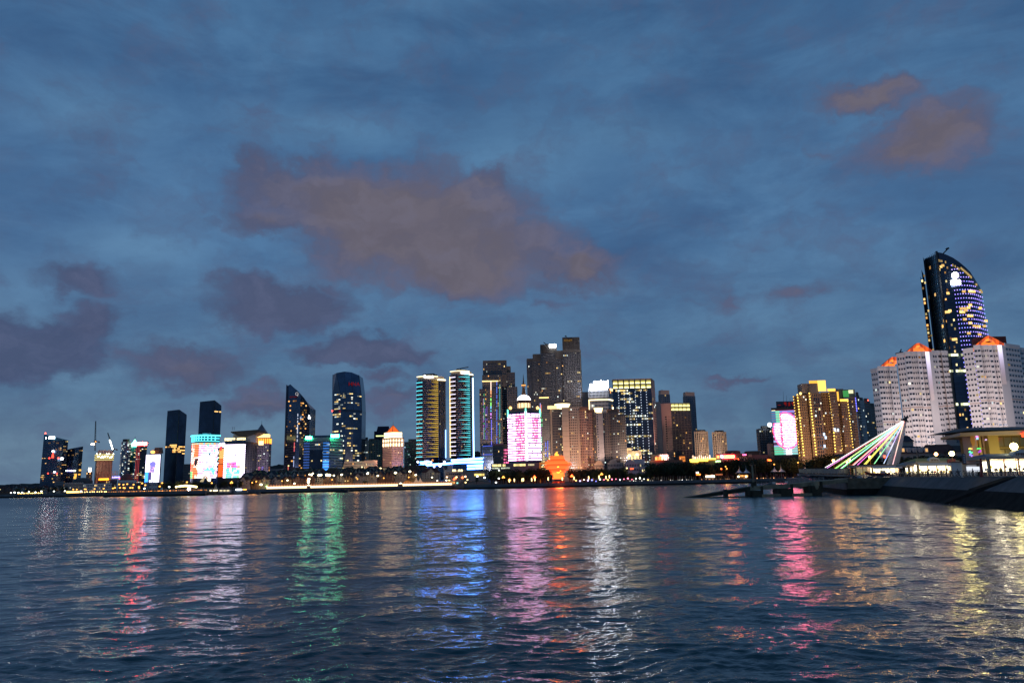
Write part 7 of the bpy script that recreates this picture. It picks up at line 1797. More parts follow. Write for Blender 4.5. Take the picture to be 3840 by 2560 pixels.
# ferry pier with pointed roof and moored pontoons
D = shore(800) - 8
t = T('ferry_pier', 'floating ferry pier with a pointed grey pavilion and lit windows', 'pier', tuple(P(830, 1848, D)))
b = MB(); A, B_ = P(784, 1850, D), P(968, 1846, D); b.fbox(A.xy, B_.xy, 0, (B_ - A).xy.length, .5, 2.0, -8, 0); t.part('deck', b, mat_dconc)
b = MB()
for i in range(16): v = A.lerp(B_, (i + .5) / 16); b.tube((v.x, v.y + 1, -2), (v.x, v.y + 1, .6), .5, k=6); b.box(v.x - .15, v.x + .15, v.y - .1, v.y + .1, 2, 3.2)
t.part('pile', b, mat_black)
v = P(803, 1840, D); r = 10.5 * D / FOC; b = MB(); b.lathe(v.x, D + 4, [(r, 4.6), (r * .5, 7.6), (.1, Zat(803, 1816, D + 4))], 4, a0=math.pi / 4); t.part('pointed_roof', b, mat_concrete); b = MB(); b.box(v.x - r * .7, v.x + r * .7, D + 2, D + 6, 2, 4.6); t.part('pavilion_wall', b, mat_dconc)
for px0, px1 in ((787, 793), (799, 816), (824, 834), (838, 846), (850, 860)):
    A1, B1 = P(px0, 1839, D - .2), P(px1, 1839, D - .2); b = MB(); b.box(A1.x, B1.x, D - .5, D - .2, Zat(px0, 1841, D), Zat(px0, 1836, D)); t.part('lit_window', b, E((1, .85, .5), 3.0 if px0 < 820 else 1.1))
b = MB(); A1, B1 = P(820, 1835, D), P(862, 1834, D); b.box(A1.x, B1.x, D, D + 5, 2, A1.z); t.part('cabin', b, mat_grey)
D2 = D - 4; t = T('tour_boat', 'small white tour boat with bluish lights moored right of the ferry pier', 'boat', tuple(P(906, 1846, D2))); c0 = P(903, 1843, D2); L = 66 * D2 / FOC
b = MB(); b.hexa([(c0.x - L * .45, D2, .1), (c0.x + L * .42, D2, .1), (c0.x + L * .42, D2 + 4, .1), (c0.x - L * .45, D2 + 4, .1)], [(c0.x - L * .5, D2 - .4, 1.6), (c0.x + L * .5, D2 - .4, 1.9), (c0.x + L * .5, D2 + 4.4, 1.9), (c0.x - L * .5, D2 + 4.4, 1.6)]); t.part('hull', b, mat_dconc)
b = MB(); b.box(c0.x - L * .38, c0.x + L * .33, D2 + .4, D2 + 3.6, 1.85, 4.0); t.part('cabin', b, mat_grey); b = MB(); b.box(c0.x - L * .42, c0.x + L * .36, D2, D2 + 4, 4.0, 4.3); t.part('roof', b, mat_concrete)
for i in range(6): b = MB(); x = c0.x - L * .25 + i * L * .055; b.ball((x, D2 - .2, 4.9), .8, 6); t.part('lamp', b, E((.75, .85, 1), 7))
b = MB(); b.box(c0.x + L * .12, c0.x + L * .32, D2 - .2, D2, 4.4, 5.4); t.part('orange_sign', b, E((1, .38, .06), 4))
for i in range(9): b = MB(); x = c0.x - L * .34 + i * L * .075; b.box(x, x + L * .05, D2 + .3, D2 + .42, 2.5, 3.4); t.part('window', b, mat_win)
# dark moored barge
D = shore(1280) - 95; v = P(1281, 1846, D); L = 49 * D / FOC; t = T('moored_boat', 'dark unlit boat hull moored off the lit tents', 'boat', (v.x, D, 0))
b = MB(); b.hexa([(v.x - L * .44, D, -.3), (v.x + L * .44, D, -.3), (v.x + L * .42, D + 5, -.3), (v.x - L * .42, D + 5, -.3)], [(v.x - L * .5, D - .5, 2.0), (v.x + L * .5, D - .5, 2.3), (v.x + L * .5, D + 5.5, 2.3), (v.x - L * .5, D + 5.5, 2.0)]); t.part('hull', b, mat_black); b = MB(); b.box(v.x - L * .1, v.x + L * .2, D + 1, D + 4, 2.05, 3.4); t.part('cabin', b, mat_black)
b = MB(); b.box(v.x - L * .47, v.x + L * .47, D - .6, D - .45, 1.6, 1.95); t.part('rubbing_strake', b, mat_dconc)

# ------------------------------------------------------------------ park behind the sculpture, and right
D = 985
t, f, zz = low('pale villa with a round-arched gable, leftmost of the villas right of the sculpture', 2228, 2262, 1736, D, mat_villa[0], 4, 7, .03, each=28);
def archtop(t, px, y, r_px, D, m):
    v = P(px, y, D - .4); r = r_px * D / FOC; b = MB(); n = 10
    b.hexa([(v.x + r * math.cos(a), D - .4, v.z + r * .8 * math.sin(a)) for a in [math.pi * i / n for i in range(n + 1)]], [(v.x + r * math.cos(a), D + 3, v.z + r * .8 * math.sin(a)) for a in [math.pi * i / n for i in range(n + 1)]]); t.part('arched_gable', b, m)
archtop(t, 2246, 1736, 12, D, mat_villa[0])
t, f, zz = low('grey villa with an arched gable between two pale villas right of the sculpture', 2278, 2335, 1733, D - 5, mat_villa[2], 4, 10, .05, each=40); archtop(t, 2300, 1733, 14, D - 5, mat_villa[2])
t, f, zz = low('pale villa with a big arched gable behind the tall pale-yellow lamp', 2343, 2398, 1733, D - 20, mat_white, 4, 9, .03, each=36); archtop(t, 2362, 1733, 14, D - 20, mat_white)
b = MB(); A, B_ = P(2396, 1742, D - 22), P(2434, 1728, D - 18); b.box(A.x, B_.x, D - 20, D - 6, 4, Zat(2410, 1733, D - 20)); b.box(A.x - 4, A.x + 8, D - 18, D - 8, 4, Zat(2400, 1721, D - 18)); t.part('side_wing', b, mat_white)
b = MB(); v = P(2369, 1757, D - 32); random.seed(2); glyphs(b, Vector((v.x - 2, v.y)), Vector((v.x + 3, v.y)), 0, 4.4, 4, v.z - .9, v.z + .9, 0, .4); t.part('red_lettering', b, E((1, .12, .04), 4)); windows(t, P(2398, 1735, D - 20.1).xy, P(2433, 1735, D - 20.1).xy, 8, Zat(2410, 1736, D), 3, 5, .4, .4, .2, ('yellow',))
t, f, zz = low('beige hall washed with cream floodlight below the wide lit-crown slab', 2344, 2404, 1690, 1050, mat_beige, 2, 5, 0); b = MB(); b.box(f[0].x, f[0].x + 9, f[0].y, f[0].y + 10, zz - 1, zz + 4); t.part('tower_stub', b, mat_beige);
for px in (2357, 2388): lampobj('flood_lamp', P(px, 1712, 1042), 14000, (1, .72, .3), t, .5)
for px, y in ((2360, 1707), (2389, 1703)): b = MB(); b.ball(P(px, y, 1046), 2.2, 8, sz=.8); t.part('floodlight', b, E((1, .82, .42), 3))
t, f, zz = low('long brown commercial block carrying three red characters', 2435, 2560, 1724, 1030, mat_brick, 3, 20, .02, dep=20); b = MB(); random.seed(14); A, B_ = P(2457, 1722, 1028).xy, P(2484, 1722, 1028).xy; glyphs(b, A, B_, 0, (B_ - A).length, 3, Zat(2470, 1724, 1028), Zat(2470, 1711, 1028), 0, .6, gap=.2); t.part('red_lettering', b, E((1, .10, .02), 9, True))
t, f, zz = low('stepped brown block with lit windows above the three red characters', 2440, 2506, 1703, 1060, mat_brownclad, 2, 9, .4, kinds_=None) if False else low('stepped brown block with lit windows above the three red characters', 2440, 2506, 1703, 1060, mat_brownclad, 3, 9, .25)
D = 1040; t = T('lit_box_sign', 'orange lit box sign on the roof below the smaller lit-crown slab', 'sign', tuple(P(2558, 1730, D))); A, B_ = P(2549, 1729, D).xy, P(2570, 1728, D).xy; b = MB(); b.fbox(A, B_, 0, (B_ - A).length, Zat(2558, 1730, D), Zat(2558, 1710, D), -2, 0); t.part('panel', b, E((1, .30, .06), .8)); b = MB(); glyphs(b, A, B_, .6, (B_ - A).length - .6, 3, Zat(2558, 1722, D), Zat(2558, 1717, D), .05, .3); t.part('lettering', b, mat_brick); b = MB(); b.box(A.x, A.x + .5, D + 1, D + 2, 5, Zat(2558, 1730, D)); b.box(B_.x - .5, B_.x, D + 1, D + 2, 5, Zat(2558, 1730, D)); t.part('leg', b, mat_metal)
D = 1000; t, f, zz = low('round-fronted club lit brilliant gold with pale columns on its roof, below the brown ribbed towers', 2586, 2684, 1722, D, mat_villa[1], 0, 0, 0)
p, q = f[0], f[1]; L = (q - p).length
b = MB(); b.fbox(p, q, 0, L * .32, zz - 3.4, zz + .6, .1, 2); b.fbox(p, q, L * .32, L * .7, zz - 2.2, zz + 1.2, .1, 1); b.fbox(p, q, L * .7, L, zz - .4, zz + 1.6, .1, 1); t.part('gold_fascia', b, E((1, .62, .08), 3.4, True))
b = MB(); b.prism([p.lerp(q, .12), p.lerp(q, .78), p.lerp(q, .78) + Vector((0, 8)), p.lerp(q, .12) + Vector((0, 8))], zz, zz + 5.2); t.part('rotunda', b, mat_pink)
for i in range(9): b = MB(); v = p.lerp(q, .13 + i * .08); h = random.choice((3.6, 4.6, 5.4)); b.box(v.x - .4, v.x + .4, v.y - 1.3, v.y - .6, zz + .8, zz + h); t.part('lit_column', b, E((1, .72, .5), random.choice((1.2, 2.2, 4))))
D = 1000; t, f, zz = low('purple-brown mall with a red and yellow character sign', 2684, 2800, 1700, D, solid('plum_cladding', (.20, .09, .10), .8), 3, 16, .04, dep=24)
b = MB(); v = P(2748, 1702, D + 12); r = 28 * D / FOC; b.lathe(v.x, v.y, [(r, zz), (r, Zat(2748, 1692, D + 12)), (r * .7, Zat(2748, 1689, D + 12))], 24); t.part('drum_roof', b, solid('plum_roof', (.10, .05, .06), .6))
b = MB(); random.seed(16); A, B_ = P(2713, 1712, D - 2).xy, P(2753, 1711, D - 2).xy; glyphs(b, A, B_, 0, (B_ - A).length, 7, Zat(2733, 1716, D), Zat(2733, 1707, D), 0, .6, gap=.1); t.part('yellow_lettering', b, E((1, .42, .04), 12, True)); b = MB(); b.fbox(A, B_, -1, (B_ - A).length + 1, Zat(2733, 1718, D), Zat(2733, 1705.5, D), -.6, -.1); t.part('red_sign_board', b, E((1, .03, .06), 13, True))
b = MB(); b.ball(P(2707, 1711, D - 2), 1.9, 8); t.part('violet_logo', b, E((.8, .7, 1), 7)); b = MB(); A, B_ = P(2688, 1717, D - 2).xy, P(2698, 1717, D - 2).xy; b.fbox(A, B_, 0, (B_ - A).length, Zat(2693, 1718, D), Zat(2693, 1707, D), -.5, 0); t.part('red_square_sign', b, E((1, .16, .05), 6, True))
b = MB(); A, B_ = P(2683, 1729, D - 3).xy, P(2702, 1728, D - 3).xy; glyphs(b, A, B_, 0, (B_ - A).length, 4, Zat(2692, 1732, D), Zat(2692, 1726, D), 0, .5); t.part('green_lettering', b, E((.5, 1, .35), 5))
b = MB(); A, B_ = P(2752, 1724, D - 3).xy, P(2771, 1722, D - 3).xy; glyphs(b, A, B_, 0, (B_ - A).length, 4, Zat(2762, 1724, D), Zat(2762, 1718, D), 0, .5); t.part('red_lettering', b, E((1, .1, .03), 5)); b = MB(); b.hexa([P(2737, 1703, D - 1), P(2740, 1703, D - 1), P(2740, 1703, D), P(2737, 1703, D)], [P(2749, 1694, D - 1), P(2751, 1694, D - 1), P(2751, 1694, D), P(2749, 1694, D)]); t.part('slanting_beam', b, mat_grey)
t, f, zz = low('low mauve block with a small pink sign between the two drum roofs', 2782, 2880, 1705, D + 5, solid('mauve_cladding', (.22, .12, .13), .8), 2, 14, .03); b = MB(); A, B_ = P(2784, 1706, D).xy, P(2799, 1705, D).xy; glyphs(b, A, B_, 0, (B_ - A).length, 3, Zat(2790, 1707, D), Zat(2790, 1702, D), 0, .5); t.part('pink_lettering', b, E((1, .15, .35), 5)); b = MB(); A, B_ = P(2807, 1711, D).xy, P(2820, 1711, D).xy; b.fbox(A, B_, 0, (B_ - A).length, Zat(2813, 1712, D), Zat(2813, 1702, D), -.5, 0); t.part('pale_billboard', b, mat_pink)
v = P(2820, 1700, D + 30); r = 27 * (D + 30) / FOC; b = MB(); b.lathe(v.x, v.y, [(r, 5), (r, Zat(2820, 1694, D + 30)), (r * 1.04, Zat(2820, 1693, D + 30)), (r * .8, Zat(2820, 1690.5, D + 30))], 28); lone('drum_hall', b, mat_dconc, 'dark drum-shaped hall roof left of the blue-grey tower', 'hall', loc=(v.x, v.y, 5), smooth=False)
t = T('red_roof_sign', 'small red and yellow lit sign above the trees left of the pink video wall', 'sign', tuple(P(2885, 1730, 905))); b = MB(); random.seed(17); A, B_ = P(2877, 1727, 905).xy, P(2893, 1727, 905).xy; glyphs(b, A, B_, 0, (B_ - A).length, 2, Zat(2885, 1728, 905), Zat(2885, 1721, 905), 0, .5, gap=.1); t.part('lettering', b, E((1, .12, .02), 8, True)); b = MB(); b.fbox(A, B_, 0, .3, Zat(2885, 1745, 905), Zat(2885, 1728, 905), 0, .3); b.fbox(A, B_, 4, 4.3, Zat(2885, 1745, 905), Zat(2885, 1728, 905), 0, .3); t.part('leg', b, mat_metal)
# shoreline stalls by the canopies
for px, y, w, h, c, s, lab in ((2619, 1778, 16, 5, (1, .15, .02), 7, 'kiosk with a red-orange sign on the shore left of the white canopies'), (2663, 1785, 34, 8, (1, .95, .7), 3.5, 'brightly lit white stall on the shore left of the white canopies'), (2790, 1783, 30, 7, (1, .40, .10), 1.4, 'amber lit stall beneath the left white canopy'), (2615, 1771, 10, 6, (1, .9, .8), 4, 'small white lit booth above the red-orange kiosk sign')):
    D = 872; v = P(px, y, D); W2 = w * D / FOC / 2; t = T('stall', lab, 'stall', (v.x, D, 4.2)); b = MB(); b.box(v.x - W2, v.x + W2, D + .3, D + 3, 4.2, v.z + h * .15); t.part('wall', b, mat_brick)
    n = max(2, int(w / 6))
    for i in range(n): b = MB(); b.box(v.x - W2 + 2 * W2 * i / n + .1, v.x - W2 + 2 * W2 * (i + 1) / n - .1, D - .1, D + .2, v.z - h * .15, v.z + h * .12); t.part('lit_panel', b, E(c, s * random.uniform(.6, 1.3), s > 3))
    b = MB(); b.box(v.x - W2 - .5, v.x + W2 + .5, D - .8, D + 3.2, v.z + h * .15, v.z + h * .15 + .3); t.part('roof', b, mat_metal)
D = 885
t = T('walkway_shelter', 'long low shelter with a dim reddish row of lights behind the bright stall', 'shelter', tuple(P(2700, 1790, D))); A, B_ = P(2645, 1776, D), P(2710, 1775, D); b = MB(); b.box(A.x, B_.x, D, D + 3, A.z - .3, A.z + .4); t.part('roof', b, mat_metal); b = MB()
for i in range(14): x = A.x + (B_.x - A.x) * (i + .5) / 14; b.box(x - .5, x + .5, D + .4, D + .6, A.z - 1.6, A.z - .5)
t.part('light_row', b, E((1, .30, .12), .9), kind='stuff'); b = MB()
for i in range(6): x = A.x + (B_.x - A.x) * i / 5; b.box(x - .15, x + .15, D + 1, D + 1.3, 4, A.z - .3)
t.part('post', b, mat_metal)
# white tensile canopies
for i, (xs, ya, yb, xm) in enumerate((((2772, 2797), 1753, 1772, (2760, 2814)), ((2904, 2928), 1749, 1768, (2890, 2946)), ((3023, 3044), 1740, 1758, (3014, 3061)))):
    D = 872 if i < 2 else 880; t = T('tensile_canopy', 'white twin-peaked fabric canopy, ' + ('leftmost of three on the shore' if i == 0 else 'the middle of three on the shore' if i == 1 else 'rightmost of three, rising behind the viewing platform'), 'canopy', tuple(P(xs[0], yb + 25, D)), 'twin-peaked white canopies')
    for j, px in enumerate(xs):
        pk = P(px, ya, D); lo = Zat(px, yb, D); half = (xs[1] - xs[0]) * D / FOC * .55; n = 12
        b = MB(); loops = []
        for s_ in range(6):
            u = s_ / 5; rr_ = half * (1.12 * u ** 1.9 + .02); loops.append((rr_, pk.z + (lo - pk.z) * (1 - (1 - u) ** 1.6)))
        b.lathe(pk.x, pk.y, loops[::-1], n); t.part('fabric_cone', b, solid('white_membrane', (.70, .70, .76), .6, .04, .3), smooth=True)
        b = MB(); b.tube((pk.x, pk.y, 4), (pk.x, pk.y, pk.z + 2.6), .22, .1, 8); t.part('mast', b, mat_grey)
    for px in (xm[0], xm[1]): b = MB(); v = P(px, yb + 1, D); b.tube((v.x, v.y, 4), v, .18); t.part('edge_post', b, mat_bronze); b = MB(); b.tube(v, P((xs[0] if px == xm[0] else xs[1]), ya + 6, D), .25, k=5); t.part('edge_cable', b, mat_white)
for px, y in ((2769, 1786), (2798, 1786)): v = P(px, y, 870); t = T('lantern', 'small cream lantern under the ' + ('left' if px < 2780 else 'right') + ' half of the left white canopy', 'lamp', (v.x, v.y, 4.2), 'lanterns under the left canopy'); b = MB(); b.ball(v, 1.0, 8); t.part('lamp_head', b, E((1, .9, .5), 6)); b = MB(); b.tube((v.x, v.y, 4.2), v, .1); t.part('post', b, mat_metal)
# tall grey mooring column
# ------------------------------------------------------------------ people on the far promenade
def make_person(i, pose):
    rr = random.Random(i); me = bpy.data.meshes.new('body'); h = 1.0
    lg = .06 if pose != 'walk' else .13; ar = .04 if pose != 'lean' else .16
    V = [(0, 0, .93), (0, -.01, 1.12), (0, 0, 1.36), (0, -.01, 1.48), (0, -.02, 1.58), (0, -.03, 1.70), (.10, 0, .88), (.10, -lg, .48), (.10, lg * .6, .08), (.10, lg * .6 - .14, .03), (-.10, 0, .88), (-.10, lg * .5, .48), (-.10, lg, .08), (-.10, lg - .14, .03),
         (.19, 0, 1.40), (.25, -ar * .3, 1.14), (.24, -ar * 1.4, .92), (.23, -ar * 1.6, .84), (-.19, 0, 1.40), (-.25, ar * .3, 1.14), (-.24, -ar, .92), (-.23, -ar * 1.2, .84)]
    Ed = [(0, 1), (1, 2), (2, 3), (3, 4), (4, 5), (0, 6), (6, 7), (7, 8), (8, 9), (0, 10), (10, 11), (11, 12), (12, 13), (2, 14), (14, 15), (15, 16), (16, 17), (2, 18), (18, 19), (19, 20), (20, 21)]
    me.from_pydata(V, Ed, []); o = bpy.data.objects.new('body', me); C.objects.link(o)
    m = o.modifiers.new('skin', 'SKIN'); sk = me.skin_vertices[0].data
    rad = [.15, .14, .16, .06, .09, .07, .10, .07, .045, .04, .10, .07, .045, .04, .07, .05, .04, .035, .07, .05, .04, .035]
    for s_, r in zip(sk, rad): s_.radius = (r, r)
    sk[0].use_root = True
    s2 = o.modifiers.new('sub', 'SUBSURF'); s2.levels = 1
    bpy.context.view_layer.update(); dg = bpy.context.evaluated_depsgraph_get(); out = bpy.data.meshes.new_from_object(o.evaluated_get(dg)); bpy.data.objects.remove(o); out.name = 'body'
    skin = PM['skin']; top = PM['top'][i % 5]; leg = PM['leg'][i % 3]; out.materials.clear()
    for mm in (skin, top, leg): out.materials.append(mm)
    for pl in out.polygons:
        z = pl.center.z; x = abs(pl.center.x); pl.material_index = 0 if z > 1.45 or (x > .2 and z < 1.08) else 2 if z < .93 and x < .21 else 1
    t = T('person', 'person', 'person', (0, -500, -50)); ob = bpy.data.objects.new('body', out); C.objects.link(ob); ob.parent = t.o
    hb = MB(); o0 = t.loc; hb.lathe(o0.x, o0.y, [(.10, o0.z + 1.60), (.115, o0.z + 1.68), (.08, o0.z + 1.77), (.01, o0.z + 1.79)], 8); t.part('hair', hb, mat_black)
    return t.o
PM = {'skin': solid('skin', (.42, .27, .19), .6, .05, 3), 'top': [solid('shirt', c, .9, .1, 3) for c in ((.55, .52, .5), (.05, .05, .07), (.35, .06, .05), (.08, .12, .25), (.5, .42, .12))], 'leg': [solid('trousers', c, .9, .1, 3) for c in ((.03, .035, .05), (.07, .08, .12), (.2, .18, .15))]}
TOPN = ('pale shirt', 'black top', 'red shirt', 'blue shirt', 'yellow top')
PEOPLE = [make_person(i, ('stand', 'walk', 'lean', 'walk', 'stand')[i]) for i in range(5)]; _pu = [False] * 5
def person(k, loc, rz, label, group):
    p = PEOPLE[k]
    if not _pu[k]: _pu[k] = True; p.location = loc; p.rotation_euler = (0, 0, rz); p['label'] = label; p['group'] = group; return p
    return copy_tree(p, loc, rz, None, label, group)
random.seed(91)
for px in range(1850, 2990, 13):
    g = gpos(px + random.uniform(-5, 5), random.uniform(1.5, 6)); k_ = random.randrange(5)
    person(k_, g, random.uniform(0, 6.28), f'tiny figure in a {TOPN[k_]} on the far promenade ' + ('left of the red sculpture' if px < 2070 else 'between red sculpture and arched villas' if px < 2340 else 'by the tall tree clump' if px < 2700 else 'near the white canopies'), f'strollers in a {TOPN[k_]} on the far promenade ' + ('left' if px < 2070 else 'mid' if px < 2340 else 'trees' if px < 2700 else 'canopies'))
random.seed(92)
for i, px in enumerate(range(2160, 2440, 15)):
    c = random.choice([(.2, .25, 1), (1, .2, .3), (.9, .95, 1), (1, .5, .15), (.5, .4, 1), (1, 1, .8)]); cn = {(.2, .25, 1): 'blue', (1, .2, .3): 'red', (.9, .95, 1): 'white', (1, .5, .15): 'orange', (.5, .4, 1): 'violet', (1, 1, .8): 'cream'}[c]
    v = gpos(px, 9) + Vector((0, 0, random.uniform(1.5, 4))); t = T('party_light', f'small {cn} stall light on the promenade ' + ('just right of the red sculpture' if px < 2250 else 'below the pale arched villas'), 'lamp', (v.x, v.y, 4.2), 'coloured stall lights on the promenade'); b = MB(); b.ball(v, random.uniform(.5, .95), 6); t.part('lamp_head', b, E(c, 5)); b = MB(); b.tube((v.x, v.y, 4.2), v, .08, k=5); t.part('post', b, mat_metal)
random.seed(93)
for i, px in enumerate(range(2360, 2990, 9)):
    v = gpos(px + random.uniform(-3, 3), 1.2); am = px > 2620
    if random.random() < .35: continue
    t = T('rail_lamp', ('tiny amber lamp on the far sea wall near the white canopies' if am else 'tiny white lamp on the far sea wall in front of the tall tree clump'), 'lamp', tuple(v), 'tiny amber sea wall lamps' if am else 'tiny white sea wall lamps'); b = MB(); b.tube(v, v + Vector((0, 0, .9)), .1, k=5); t.part('post', b, mat_metal); b = MB(); b.ball(v + Vector((0, 0, 1.1)), random.uniform(.28, .5), 6); t.part('lamp_head', b, E((1, .45, .18) if am else (1, .95, .85), random.choice((.6, 1.2, 2.6))))
for px in (1978, 2118, 2175, 2322):
    g = gpos(px, 4); t = T('flag_pole', 'tall thin pole on the promenade ' + ('left of the red sculpture' if px < 2000 else 'at the right shoulder of the red sculpture' if px < 2130 else 'halfway to the pale villas' if px < 2200 else 'before the grey arched villa'), 'pole', tuple(g), 'thin promenade poles'); b = MB(); b.tube(g, g + Vector((0, 0, 14 if px in (2322,) else 9)), .12, .06); b.ball(g + Vector((0, 0, 14.1 if px == 2322 else 9.1)), .2, 6); t.part('pole', b, mat_bronze)

# ------------------------------------------------------------------ slipway and its piles
def at(px, y, D): return P(px, y, D)
mat_slip = solid('weathered_pier_concrete', (.24, .21, .15), .9, .35, .5); mat_weed = solid('weedy_concrete', (.035, .035, .025), .8, .4, .6)
t = T('slipway_pier', 'weathered concrete slipway pier sloping into the sea on piles, below the rainbow cables', 'pier', tuple(at(2900, 1850, 256)))
prof = [(3185, 1793, 251), (3036, 1807, 254), (2940, 1815.5, 255), (2813, 1823, 257)]
for k_ in range(3):
    (xa, ya, Da), (xb, yb, Db) = prof[k_], prof[k_ + 1]; A, B_ = at(xa, ya, Da), at(xb, yb, Db); th = 1.25; b = MB()
    b.hexa([(B_.x, B_.y, B_.z - th), (A.x, A.y, A.z - th), (A.x, A.y + 6, A.z - th), (B_.x, B_.y + 6, B_.z - th)], [(B_.x, B_.y, B_.z), (A.x, A.y, A.z), (A.x, A.y + 6, A.z), (B_.x, B_.y + 6, B_.z)]); t.part('deck_beam', b, mat_slip)
A, B_ = at(2815, 1824, 257), at(2576, 1862, 259); b = MB(); b.hexa([(B_.x, B_.y, -.6), (A.x, A.y, A.z - 1.5), (A.x, A.y + 6, A.z - 1.5), (B_.x, B_.y + 6, -.6)], [(B_.x, B_.y, .08), (A.x, A.y, A.z), (A.x, A.y + 6, A.z), (B_.x, B_.y + 6, .08)]); t.part('ramp', b, mat_weed)
b = MB(); A, B_ = at(2640, 1858, 256), at(3052, 1851, 253); b.box(A.x + 16, B_.x, 252.5, 254, -.4, .75); t.part('lower_beam', b, mat_slip); b = MB(); b.box(A.x, A.x + 15.9, 253, 256, -.5, .22); t.part('lower_slab', b, mat_weed)
for px, w, y in ((2833, 3.0, 1826), (2942, 3.4, 1818), (3055, 3.0, 1808)):
    A = at(px, y, 253.6); b = MB(); b.box(A.x - w / 2, A.x + w / 2, 252.3, 258, -2, A.z - 1.0); t.part('pile_cap', b, mat_weed); b = MB()
    b.box(A.x - w * .75, A.x - w * .5, 253, 258, A.z - 3.6, A.z - 1); b.box(A.x + w * .5, A.x + w * .7, 252.6, 253.4, A.z - 3.2, A.z + .3); t.part('fender', b, mat_weed)
b = MB(); A = at(3055, 1822, 253); b.lathe(A.x + .4, 253.4, [(1.1, 1.8), (1.3, 2.6), (1.3, 4.4)], 14); t.part('column_head', b, mat_slip)
A = at(2724, 1842, 256); b = MB(); b.box(A.x - .8, A.x + .5, 256, 257, -.5, A.z + .6); t.part('mooring_post', b, mat_weed)
A = at(2826, 1820, 257.5); Bt = at(2819, 1744, 257.5); t2 = T('beacon_column', 'tall pale column with a lamp bracket standing on the outer end of the slipway', 'column', (A.x, A.y, 3)); b = MB(); b.tube((A.x, A.y, 2.8), (A.x, A.y, Bt.z), .36, .28, 10); t2.part('shaft', b, mat_slip); b = MB(); b.box(A.x - .7, A.x + .7, A.y - .7, A.y + .7, 2.8, 4.6); t2.part('base', b, mat_weed); b = MB(); b.box(A.x - .6, A.x + .6, A.y - .4, A.y + .4, Bt.z, Bt.z + .25); b.tube((A.x - .4, A.y, Bt.z + .2), (A.x - .4, A.y, Bt.z + .8), .08); b.tube((A.x + .4, A.y, Bt.z + .2), (A.x + .4, A.y, Bt.z + .7), .08); t2.part('bracket', b, mat_metal)
A = at(2833, 1770, 262); t2 = T('pipe_post', 'thin steel post with a crossbar right of the pale slipway column', 'post', (A.x, A.y, 3)); b = MB(); b.tube((A.x, A.y, 3), (A.x, A.y, A.z + 2.6), .12); b.tube((A.x - 2.5, A.y, A.z - .6), (A.x, A.y, A.z - .6), .08); t2.part('post', b, mat_bronze)
rail = T('slipway_railing', 'grey steel railing with two white notice boards along the slipway', 'railing', tuple(at(2900, 1820, 258)))
pp = []
for i in range(15):
    u = i / 14; px = 2838 + (3090 - 2838) * u; y = np.interp(px, [2813, 2940, 3036, 3185], [1823, 1815.5, 1807, 1793]); g = at(px, y, 258.5); pp.append(g); b = MB(); b.tube(g, g + Vector((0, 0, 1.15)), .05, k=6); rail.part('post', b, mat_grey)
b = MB()
for a, c_ in zip(pp[:-1], pp[1:]):
    for h in (.45, .8, 1.15): b.tube(a + Vector((0, 0, h)), c_ + Vector((0, 0, h)), .035, k=5)
rail.part('rails', b, mat_grey)
for px in (2902, 2949): A = at(px, 1810 - (px - 2902) * .06, 258.3); b = MB(); b.box(A.x - .5, A.x + .5, A.y - .1, A.y, A.z - .33, A.z + .33); rail.part('notice_board', b, mat_white)
for px in (2888, 2940): k_ = 1; person(k_, at(px, np.interp(px, [2813, 2940, 3036], [1823, 1815.5, 1807]), 260), 1.2, 'person in a black top standing on the slipway by the ' + ('left' if px < 2900 else 'right') + ' notice board', 'people on the slipway')
b = MB(); A, B_ = at(2843, 1821, 262), at(2905, 1806, 262); b.hexa([(A.x, 261, A.z), (B_.x, 261, A.z), (B_.x, 264, A.z), (A.x, 264, A.z)], [(A.x + 2, 261, A.z + .3), (B_.x, 261, B_.z), (B_.x, 264, B_.z), (A.x + 2, 264, A.z + .3)]); rail.part('gangway_side', b, mat_dconc)

# ------------------------------------------------------------------ viewing platform shaped like a prow
D = 284
pl = T('viewing_platform', 'prow-shaped steel viewing platform jutting out under the rainbow cables', 'platform', tuple(at(3090, 1790, D)))
tipP, endP = at(2998, 1775, D), at(3192, 1779, D); b = MB()
b.hexa([(tipP.x, D, tipP.z - .5), (endP.x, D - 2, endP.z - .8), (endP.x, D + 12, endP.z - .8), (tipP.x, D + 2, tipP.z - .5)], [(tipP.x - .3, D - .3, tipP.z), (endP.x, D - 2.2, endP.z), (endP.x, D + 12, endP.z), (tipP.x, D + 2, tipP.z)]); pl.part('deck', b, mat_grey)
b = MB(); lo = [(3004, 1779), (3018, 1787), (3040, 1794), (3070, 1797), (3190, 1797)]
for (xa, ya), (xb, yb) in zip(lo[:-1], lo[1:]):
    A, B_ = at(xa, ya, D), at(xb, yb, D); ta, tb = at(xa, 1776, D), at(xb, 1778, D); b.hexa([(A.x, D + .5, A.z), (B_.x, D + .5, B_.z), (B_.x, D + 9, B_.z), (A.x, D + 3, A.z)], [(A.x, D + .5, ta.z - .5), (B_.x, D + .5, tb.z - .7), (B_.x, D + 9, tb.z - .7), (A.x, D + 3, ta.z - .5)])
pl.part('hull', b, mat_black)
b = MB()
for i in range(9):
    xa = 3045 + i * 16; s = 1 if i % 2 else -1; b.tube(at(xa, 1779 if s > 0 else 1796, D), at(xa + 16, 1796 if s > 0 else 1779, D), .14, k=5)
pl.part('truss_bar', b, mat_metal)
rp_ = []
for i in range(9):
    u = i / 8; px = 2999 + (3188 - 2999) * u; g = at(px, 1774 + 4 * u, D - .2 - 2 * u); top = at(px - 4, 1757 - 1.5 * u, D - .2 - 2 * u); rp_.append((g, top)); b = MB(); b.tube(g, top, .12, .08, 6); pl.part('rail_post', b, mat_grey)
b = MB()
